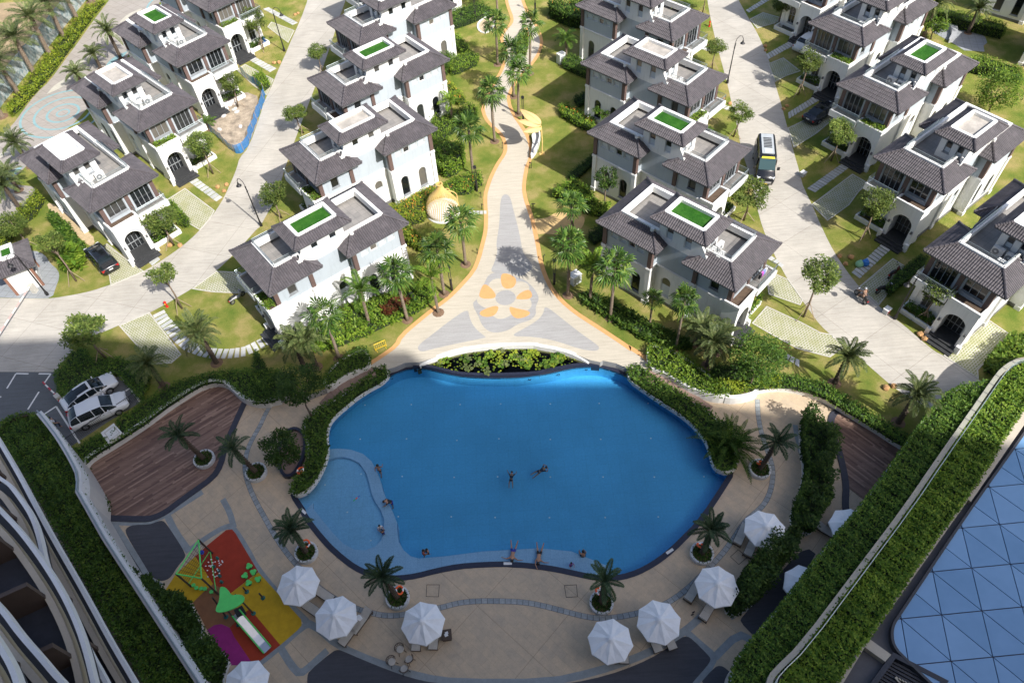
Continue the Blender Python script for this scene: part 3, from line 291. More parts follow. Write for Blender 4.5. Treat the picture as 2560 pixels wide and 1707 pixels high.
PT = {'fan': [[-4.03,51.57,5.61,0.29,-0.03],[-6.11,47.82,5.81,-0.3,0.03],[-9.51,44.93,6.1,0.42,-0.04],[-15.44,40.91,5.74,0.61,-0.06],[0.53,86.73,5.62,0.03,0.01],[2.19,79.4,5.99,0.31,-0.03],[2.56,75.8,5.59,-0.07,0.01],[4.47,84.21,6.41,0.01,-0.01],[-0.45,70.84,6.45,-0.13,0.01],[-3.01,65.16,6.0,0.13,-0.02],[1.05,99.77,None],[6.75,54.06,4.51,-0.04,0.0],[5.53,46.62,6.48,0.04,-0.0],[9.09,43.51,6.51,-0.1,0.01],[14.3,39.48,6.43,-0.26,0.03],[12.46,42.23,3.85,-0.09,0.01]],'areca': [[-12.96,44.58,4.7,0.12,-0.01],[-6.65,45.55,4.73,0.25,-0.02],[9.25,86.36,3.14,0.1,-0.02],[-5.28,75.03,2.88,0.16,-0.02],[-34.29,76.85,1.0,0.23,-0.03],[7.51,45.84,4.58,-0.08,0.01]],'date': [[16.63,37.44,3.14,-0.02,-0.0],[26.75,34.78,3.62,-0.12,0.01],[30.52,30.59,3.88,-0.71,0.06],[-26.47,41.36,4.21,0.27,-0.02],[-30.62,39.09,3.3,0.86,-0.07],[16.26,39.84,2.46,-0.27,0.03],[17.72,38.84,2.25,-0.38,0.03],[-18.42,40.1,3.56,0.53,-0.05],[-17.37,40.14,3.71,0.21,-0.02],[-49.6,94.16,3.86,-0.11,0.02],[-51.71,92.1,2.21,0.29,-0.04],[-52.25,87.19,2.52,0.04,-0.0],[-53.9,71.97,3.3,0.64,-0.08],[-53.74,67.75,2.49,0.37,-0.04],[-51.99,63.99,3.77,0.89,-0.09],[54.67,86.36,4.34,0.33,-0.04],[60.61,86.76,3.12,-0.31,0.05]],'deckpalm': [[-25.76,31.78,5.48,1.25,-0.1],[-21.25,30.23,5.19,0.27,-0.02],[-16.35,23.14,4.49,-0.01,-0.0],[-9.35,19.28,4.52,-0.11,0.01],[5.05,17.97,5.13,0.12,-0.01],[12.76,21.03,4.49,0.03,-0.0],[18.67,27.51,4.51,0.54,-0.04]],'tall': [[-60.69,87.11,4.97,0.7,-0.09],[-60.31,91.72,5.16,0.81,-0.1],[-59.81,96.3,5.36,0.77,-0.1],[-59.43,100.87,5.08,0.89,-0.11],[-59.03,105.7,None],[-58.7,110.83,None],[-61.17,82.53,None]],'tree': [[-32.18,68.41,3.71,0.17,-0.02],[-31.65,81.17,2.95,-0.17,0.02],[-30.53,94.16,3.82,0.31,-0.04],[-21.93,87.66,1.5,0.83,-0.1],[-22.81,74.88,1.64,-0.27,0.03],[-23.31,60.2,2.99,0.49,-0.05],[-33.96,57.1,3.26,0.24,-0.02],[-31.11,48.23,3.64,0.11,-0.01],[-49.36,58.39,2.82,0.24,-0.02],[-42.67,52.87,4.11,-0.09,0.01],[-36.64,42.61,4.08,-0.15,0.01],[28.69,96.11,1.15,-0.49,0.08],[27.0,82.56,1.44,-0.66,0.09],[26.37,68.79,2.34,-0.69,0.08],[24.15,55.16,3.1,0.3,-0.03],[37.74,91.8,2.1,-0.71,0.09],[35.74,75.87,3.71,-1.13,0.14],[35.67,63.53,3.37,0.12,-0.02],[34.86,51.53,4.11,-0.43,0.05],[26.34,42.14,5.71,-0.5,0.04],[36.4,40.69,3.62,-0.58,0.05]],'plum': [[12.98,86.46,1.79,0.36,-0.05],[12.11,72.62,1.75,0.04,-0.0],[10.49,58.51,3.44,-0.43,0.04],[-6.01,85.47,1.64,0.03,-0.0],[-8.39,76.09,1.14,0.15,-0.01],[-5.69,66.88,1.77,0.19,-0.02]],'big': [[19.6,34.94,4.59,0.73,-0.06],[55.52,69.8,2.15,-1.32,0.15],[55.57,85.95,1.11,-0.42,0.06]],'deckshrub': [[-17.28,35.11,4.75,0.72,-0.06],[16.58,29.6,2.71,-0.58,0.05],[-18.63,30.86,2.83,0.6,-0.04]]}
SH = {'c1': [(-19.97,43.37),(-16.45,44.9),(-15.49,46.41),(-12.22,47.46),(-9.99,47.71),(-8.45,49.11),(-7.07,48.21),(-6.84,47.43),(-8.36,45.78),(-10.42,44.8),(-13.58,43.09),(-16.15,41.94),(-18.26,41.72)],'pav': [(-11.45,59.83),(-8.02,62.33),(-7.01,62.82),(-7.97,60.23),(-8.18,58.04),(-9.63,57.64),(-10.9,58.67)],'c1b': [(-10.82,56.87),(-9.98,57.14),(-8.35,55.06),(-8.31,53.52),(-9.04,54.1),(-10.53,55.79)],'c2': [(-7.31,75.1),(-5.35,75.82),(-3.08,77.49),(-2.25,76.43),(-2.57,74.56),(-4.53,73.39),(-5.9,71.95),(-7.25,70.76),(-8.1,72.87)],'c3': [(-6.23,82.92),(-5.34,82.3),(-3.63,78.79),(-4.49,78.15),(-5.93,80.31)],'c3b': [(-5.34,87.98),(-2.88,89.09),(-1.82,88.11),(-2.16,86.75),(-4.44,85.11),(-5.34,84.95)],'c4': [(-5.33,94.12),(-4.38,93.69),(-3.01,90.26),(-3.8,89.2),(-5.18,92.0)],'c4b': [(-5.65,99.51),(-3.67,100.88),(-1.0,101.52),(0.1,99.72),(-1.09,98.26),(-3.55,96.67),(-5.33,95.96)],'isl': [(3.35,91.74),(4.48,93.56),(4.75,90.97),(4.23,88.29),(3.28,87.7),(3.05,89.15)],'c2b': [(-7.48,69.42),(-5.87,70.12),(-4.01,68.83),(-3.9,66.7),(-4.82,65.36),(-5.86,64.86),(-7.17,66.02)],'pavr': [(-6.12,63.31),(-4.19,64.51),(-2.24,64.91),(-2.03,63.29),(-3.58,61.88),(-5.48,61.88)],'d3': [(8.9,86.78),(9.97,86.93),(12.04,83.92),(11.65,81.84),(10.32,83.06),(8.72,84.87)],'d2': [(7.43,75.8),(8.17,76.2),(11.03,73.03),(10.92,70.99),(9.79,71.8),(7.71,74.34)],'d3b': [(9.3,77.54),(11.46,79.03),(11.26,77.31),(9.73,76.26)],'d2b': [(7.2,63.54),(10.4,66.7),(10.4,65.65),(7.75,62.69)],'d4': [(8.09,98.92),(12.76,98.29),(12.58,93.88),(10.74,94.43),(8.28,97.28)],'d1': [(6.54,46.22),(7.67,46.42),(9.68,44.9),(12.51,42.22),(15.32,40.2),(15.54,39.24),(14.11,39.37),(11.72,40.64),(9.4,42.92),(7.08,45.14)],'d1b': [(5.35,60.66),(7.51,62.18),(8.86,60.68),(9.79,58.15),(10.88,58.04),(10.11,56.84),(8.52,57.72),(6.73,59.38)],'l1': [(-35.92,63.23),(-35.44,63.38),(-32.97,60.3),(-33.06,59.58),(-33.87,59.84)],'l1b': [(-48.31,63.06),(-45.91,60.77),(-44.17,58.43),(-43.19,57.64),(-43.22,56.94),(-45.25,58.72),(-48.05,61.9)],'l1c': [(-51.64,64.16),(-51.09,66.66),(-49.99,65.35),(-50.23,63.06),(-51.5,60.95),(-51.31,58.41),(-51.53,57.04),(-52.84,58.56)],'fence': [(-60.87,83.92),(-60.18,92.18),(-59.27,102.03),(-58.55,108.96),(-56.37,110.43),(-56.86,107.36),(-57.43,98.34),(-58.04,90.52),(-59.08,84.74),(-59.67,82.27)],'rr': [(57.65,92.17),(60.17,89.98),(63.67,86.83),(64.55,86.13),(63.92,84.77),(62.46,85.82),(59.61,87.95),(56.94,90.41)],'rr2': [(57.31,79.56),(59.04,79.88),(61.95,76.91),(61.44,74.96),(58.49,77.08),(56.8,78.05)],'br': [(44.27,37.67),(42.97,38.18),(39.81,35.74),(39.39,35.02),(39.88,34.36),(43.66,36.43)],'r1': [(34.63,43.83),(38.79,46.92),(39.48,47.8),(39.05,48.16),(36.3,46.23),(34.58,44.58)],'kt': [(16.88,36.77),(20.0,36.7),(20.71,35.58),(19.18,35.46),(16.77,35.84)],'kt2': [(16.8,35.8),(19.12,35.05),(22.26,35.59),(22.15,34.8),(19.51,34.6),(18.43,34.26),(16.7,34.46)],'d1p': [(21.29,44.07),(22.75,44.67),(23.01,44.2),(21.26,42.21),(20.49,42.14)],'ndg': [(-22.93,42.04),(-21.23,39.26),(-19.33,39.1),(-18.87,37.92),(-20.08,37.03),(-21.26,36.75),(-22.06,36.7),(-22.88,39.78)],'l3': [(-30.5,86.89),(-29.75,87.89),(-28.24,85.01),(-28.99,84.05)]}
PR = {'umb': [(-16.09,19.98),(-13.2,17.58),(-7.25,16.79),(5.14,14.82),(8.51,15.83),(12.85,17.94),(17.15,21.78),(23.21,21.52),(18.8,17.57),(-18.66,13.72)],'suv_black': [(-39.07,53.51),(-42.08,57.0)],'car_white1': [(-37.19,37.07),(-35.17,38.77)],'car_white2': [(-36.53,34.93),(-33.29,36.64)],'sedan': [(35.48,70.12),(38.69,72.29)],'van': [(28.5,64.71),(27.46,60.0)],'car_white3': [(38.92,84.93),(41.1,86.64)],'scooter_w': [(-26.2,48.4),(-25.51,49.33)],'bike_rider': [(32.14,43.05),(31.78,44.4)],'scoot2': [(35.45,46.02),(36.49,46.69)],'scoot3': [(33.54,44.24),(35.13,44.69)],'lamp': [(-25.3,59.2),(-44.96,51.24),(28.12,79.28),(34.22,41.23),(-27.63,93.44)],'lamp_head': [(-26.25,59.84),(-45.23,50.8),(28.8,79.49),(33.54,40.91),(-26.64,93.38)],'post': [(-2.67,62.41),(-5.38,48.29),(-2.04,97.92),(6.21,99.02),(3.04,74.33),(4.38,48.17)],'bollard': [(-2.21,59.45),(-2.84,52.94),(3.38,65.61),(3.13,58.98),(1.1,91.23),(0.37,69.43),(3.16,65.64),(6.25,88.85),(-2.25,61.3),(3.6,51.26),(3.09,58.97)],'pavilion': [(-6.26,59.38)],'pav_top': [-6.26,59.38,3.56,0.06,-0.01],'sculpt': [(4.34,72.11),(4.83,70.37),(3.36,67.6),(4.36,72.33)],'leaf_tips': [[(2.63,71.45),(4.75,68.89)],[(2.19,69.68),(4.76,68.95)],[(2.72,67.74),(4.75,68.91)]],'bench': [(3.75,71.25),(3.86,69.91),(3.62,68.41),(3.36,67.06),(3.83,67.53),(4.38,68.76),(4.73,70.25),(4.57,71.38)],'guard': [(-50.61,51.99),(-48.94,51.29),(-46.94,51.58),(-46.8,54.72),(-48.85,57.29)],'guard_eave': [(-46.2,50.35),(-45.96,54.62),(-49.49,55.04)],'boom': [(-46.3,51.76),(-47.13,45.26)],'boom2': [(-39.23,38.15),(-41.04,39.81)],'lines': [[(-44.55,41.67),(-43.38,41.54)],[(-44.55,41.67),(-44.77,40.06)],[(-42.45,41.47),(-41.32,41.37)],[(-41.32,41.37),(-41.57,40.37)],[(-41.72,39.46),(-42.05,37.64)],[(-40.6,36.85),(-39.65,37.75)],[(-39.65,37.75),(-36.38,33.82)],[(-35.6,40.66),(-35.08,40.88)],[(-35.08,40.88),(-32.31,37.6)],[(-33.96,38.92),(-33.66,39.15)],[(-45.03,39.12),(-44.97,39.24)]],'park_rail': [(-37.4,33.44),(-32.54,37.89)],'white_box': [(-34.58,34.41),(-33.74,35.28),(-32.76,34.27),(-33.67,33.31)],'net': [(-32.52,88.66),(-31.09,86.57),(-29.48,85.04),(-28.47,83.35),(-28.72,79.35),(-28.98,74.86),(-28.99,73.27),(-29.62,71.34),(-31.27,72.85),(-32.8,75.05),(-34.24,76.61)],'plot': [(-36.37,82.73),(-34.25,83.25),(-30.0,84.58),(-28.57,79.33),(-28.99,73.27),(-29.7,71.79),(-31.35,73.3),(-34.34,77.09),(-35.92,79.19)],'mural': [(-62.3,83.16),(-62.28,84.68),(-61.86,88.86),(-61.34,94.42),(-60.78,100.41),(-60.24,106.53),(-59.62,112.39)],'rocks': [(-31.16,65.92),(-30.23,66.23),(-30.29,65.13),(-27.06,103.23),(-27.43,102.88),(-28.56,90.56),(-27.94,90.63),(28.28,87.67),(27.71,87.89),(26.9,76.04),(27.44,75.01),(34.67,86.73),(34.49,85.76),(33.81,73.79),(33.25,73.27),(31.89,49.26),(32.11,48.2),(32.9,49.0),(-34.32,57.05),(-33.26,56.94),(35.67,39.25),(35.82,38.71),(31.42,34.03),(30.73,33.9)],'hydrant': [(-32.61,48.59),(28.82,92.49)],'barricade': [(-12.22,41.46),(-11.28,41.92)],'cabinet': [(8.55,86.17),(31.92,61.32),(6.32,48.23),(33.69,41.98)],'bin': [(-30.74,95.84)],'sandpatch': [(-1.83,96.31),(-1.64,97.55),(-0.79,98.71),(0.37,99.21),(0.65,97.88),(0.16,95.43),(-0.76,94.47),(-1.54,95.03)],'playpatch': [(2.74,57.45),(4.33,57.38),(5.39,58.19),(6.13,58.21),(8.27,57.45),(8.21,56.37),(7.53,55.2),(5.78,54.59),(4.27,55.17),(3.18,55.1),(2.87,55.83)],'curvebench': [(57.93,89.47),(59.07,89.63),(59.74,88.64),(59.31,86.92),(58.07,85.06),(56.99,84.63),(58.36,86.46),(58.77,88.17)],'chairs': [(-9.01,15.69),(-9.54,14.91),(-8.38,14.99),(-8.68,14.4)],'table': [(-5.84,16.43)],'loungers': [(-14.82,19.97),(-15.7,19.09),(-12.17,17.36),(-12.89,16.6),(-6.75,15.93),(-7.93,15.92),(8.37,14.79),(9.35,14.89),(11.6,18.36),(12.36,17.01),(15.91,22.24),(16.43,21.32),(5.2,14.27),(6.07,14.21),(23.59,21.69),(22.65,21.76)],'buoy': [(-16.3,23.58),(-9.14,19.6),(4.91,18.57),(12.66,21.38),(18.67,27.75),(-17.49,29.79)],'manhole': [[(-7.32,20.18),(-6.41,20.12),(-6.47,19.25),(-7.35,19.33)],[(2.58,19.46),(3.45,19.45),(3.43,18.59),(2.63,18.6)],[(14.82,20.75),(15.51,21.24),(16.01,20.62),(15.28,20.13)],[(-31.87,58.49),(-31.19,58.16),(-31.6,57.49),(-32.26,57.81)],[(33.49,88.9),(34.26,88.89),(34.16,88.23),(33.4,88.24)],[(31.1,64.68),(31.88,64.6),(31.72,63.91),(31.01,63.93)]],'people': {'guard': [(-38.6,35.44),(-39.72,36.66)],'stand': (-11.3,29.68),'lean': (-10.54,27.01),'kids': [(-10.96,24.78),(-10.71,24.38)],'pair': [(-7.68,22.61),(-7.26,22.72)],'lie1': [(-1.08,21.51),(-0.86,22.78)],'lie2': [(0.83,21.19),(1.06,22.51)],'swim1': [(-0.76,28.57),(-0.77,27.84)],'swim2': [(1.74,28.97),(0.91,28.68)],'swim3': [(4.19,21.6),(4.28,21.18)],'child': (3.23,20.76)},'flights': [(-13.27,37.11),(-9.18,36.84),(-4.89,36.5),(-1.35,36.28),(-13.43,33.66),(-9.47,33.38),(-5.2,32.9),(-1.65,32.78),(-9.7,29.83),(-5.44,29.43),(-1.9,29.22),(-5.68,25.98),(-2.24,25.68),(-9.87,26.3),(2.96,35.93),(7.18,35.65),(11.38,35.32),(2.66,32.38),(6.86,32.07),(11.02,31.84),(2.37,28.87),(6.61,28.56),(10.7,28.25),(14.64,27.99),(2.0,25.36),(6.32,25.06),(10.41,24.81)],'inlets': [(-8.66,39.86),(-10.86,39.17),(-12.73,37.8),(-14.66,36.25),(1.34,38.07),(3.88,38.34),(6.39,38.72),(8.86,38.06),(10.75,36.31),(12.47,34.44),(14.2,32.47),(-6.0,39.29),(-3.63,38.57)],'kidlights': [(-12.94,29.91),(-15.79,29.14),(-13.77,26.62),(-11.76,24.14)],'toys': [(-12.98,27.42),(-11.37,20.81)],'depth': [[(-17.27,26.85),(-16.84,26.42)],[(-1.65,21.37),(-1.13,21.34)],[(10.28,21.32),(10.77,21.6)]],'tower': {'posts': [(-23.56,23.69),(-24.64,21.22),(-23.07,23.24),(-23.21,22.61),(-22.79,22.26),(-22.62,21.84),(-22.4,21.38),(-22.49,20.5),(-20.42,20.54),(-19.17,20.02),(-19.68,18.94),(-20.61,18.21),(-21.61,18.82)],'tops': [(-23.33,23.32),(-24.39,20.9),(-22.51,20.44)],'canopy': [(-21.18,19.79),(-20.9,19.82),(-20.57,19.59),(-20.24,19.15),(-19.81,19.21),(-19.38,19.1),(-19.28,18.76),(-19.58,18.42),(-20.18,18.14),(-20.8,18.02),(-21.12,18.12),(-21.15,18.4),(-21.0,18.88)],'slide': [(-20.44,18.59),(-18.2,16.27)],'plat': [(-20.66,18.82),(-20.13,19.12),(-19.7,18.51),(-20.32,18.31)],'clover': [(-20.49,22.37),(-20.1,21.89),(-20.67,21.66),(-20.31,21.1),(-19.66,21.33)],'pods': [(-24.32,21.18),(-23.7,20.89),(-23.43,20.86),(-22.9,20.6),(-24.06,20.96)],'ball': [(-23.84,23.28)]}}
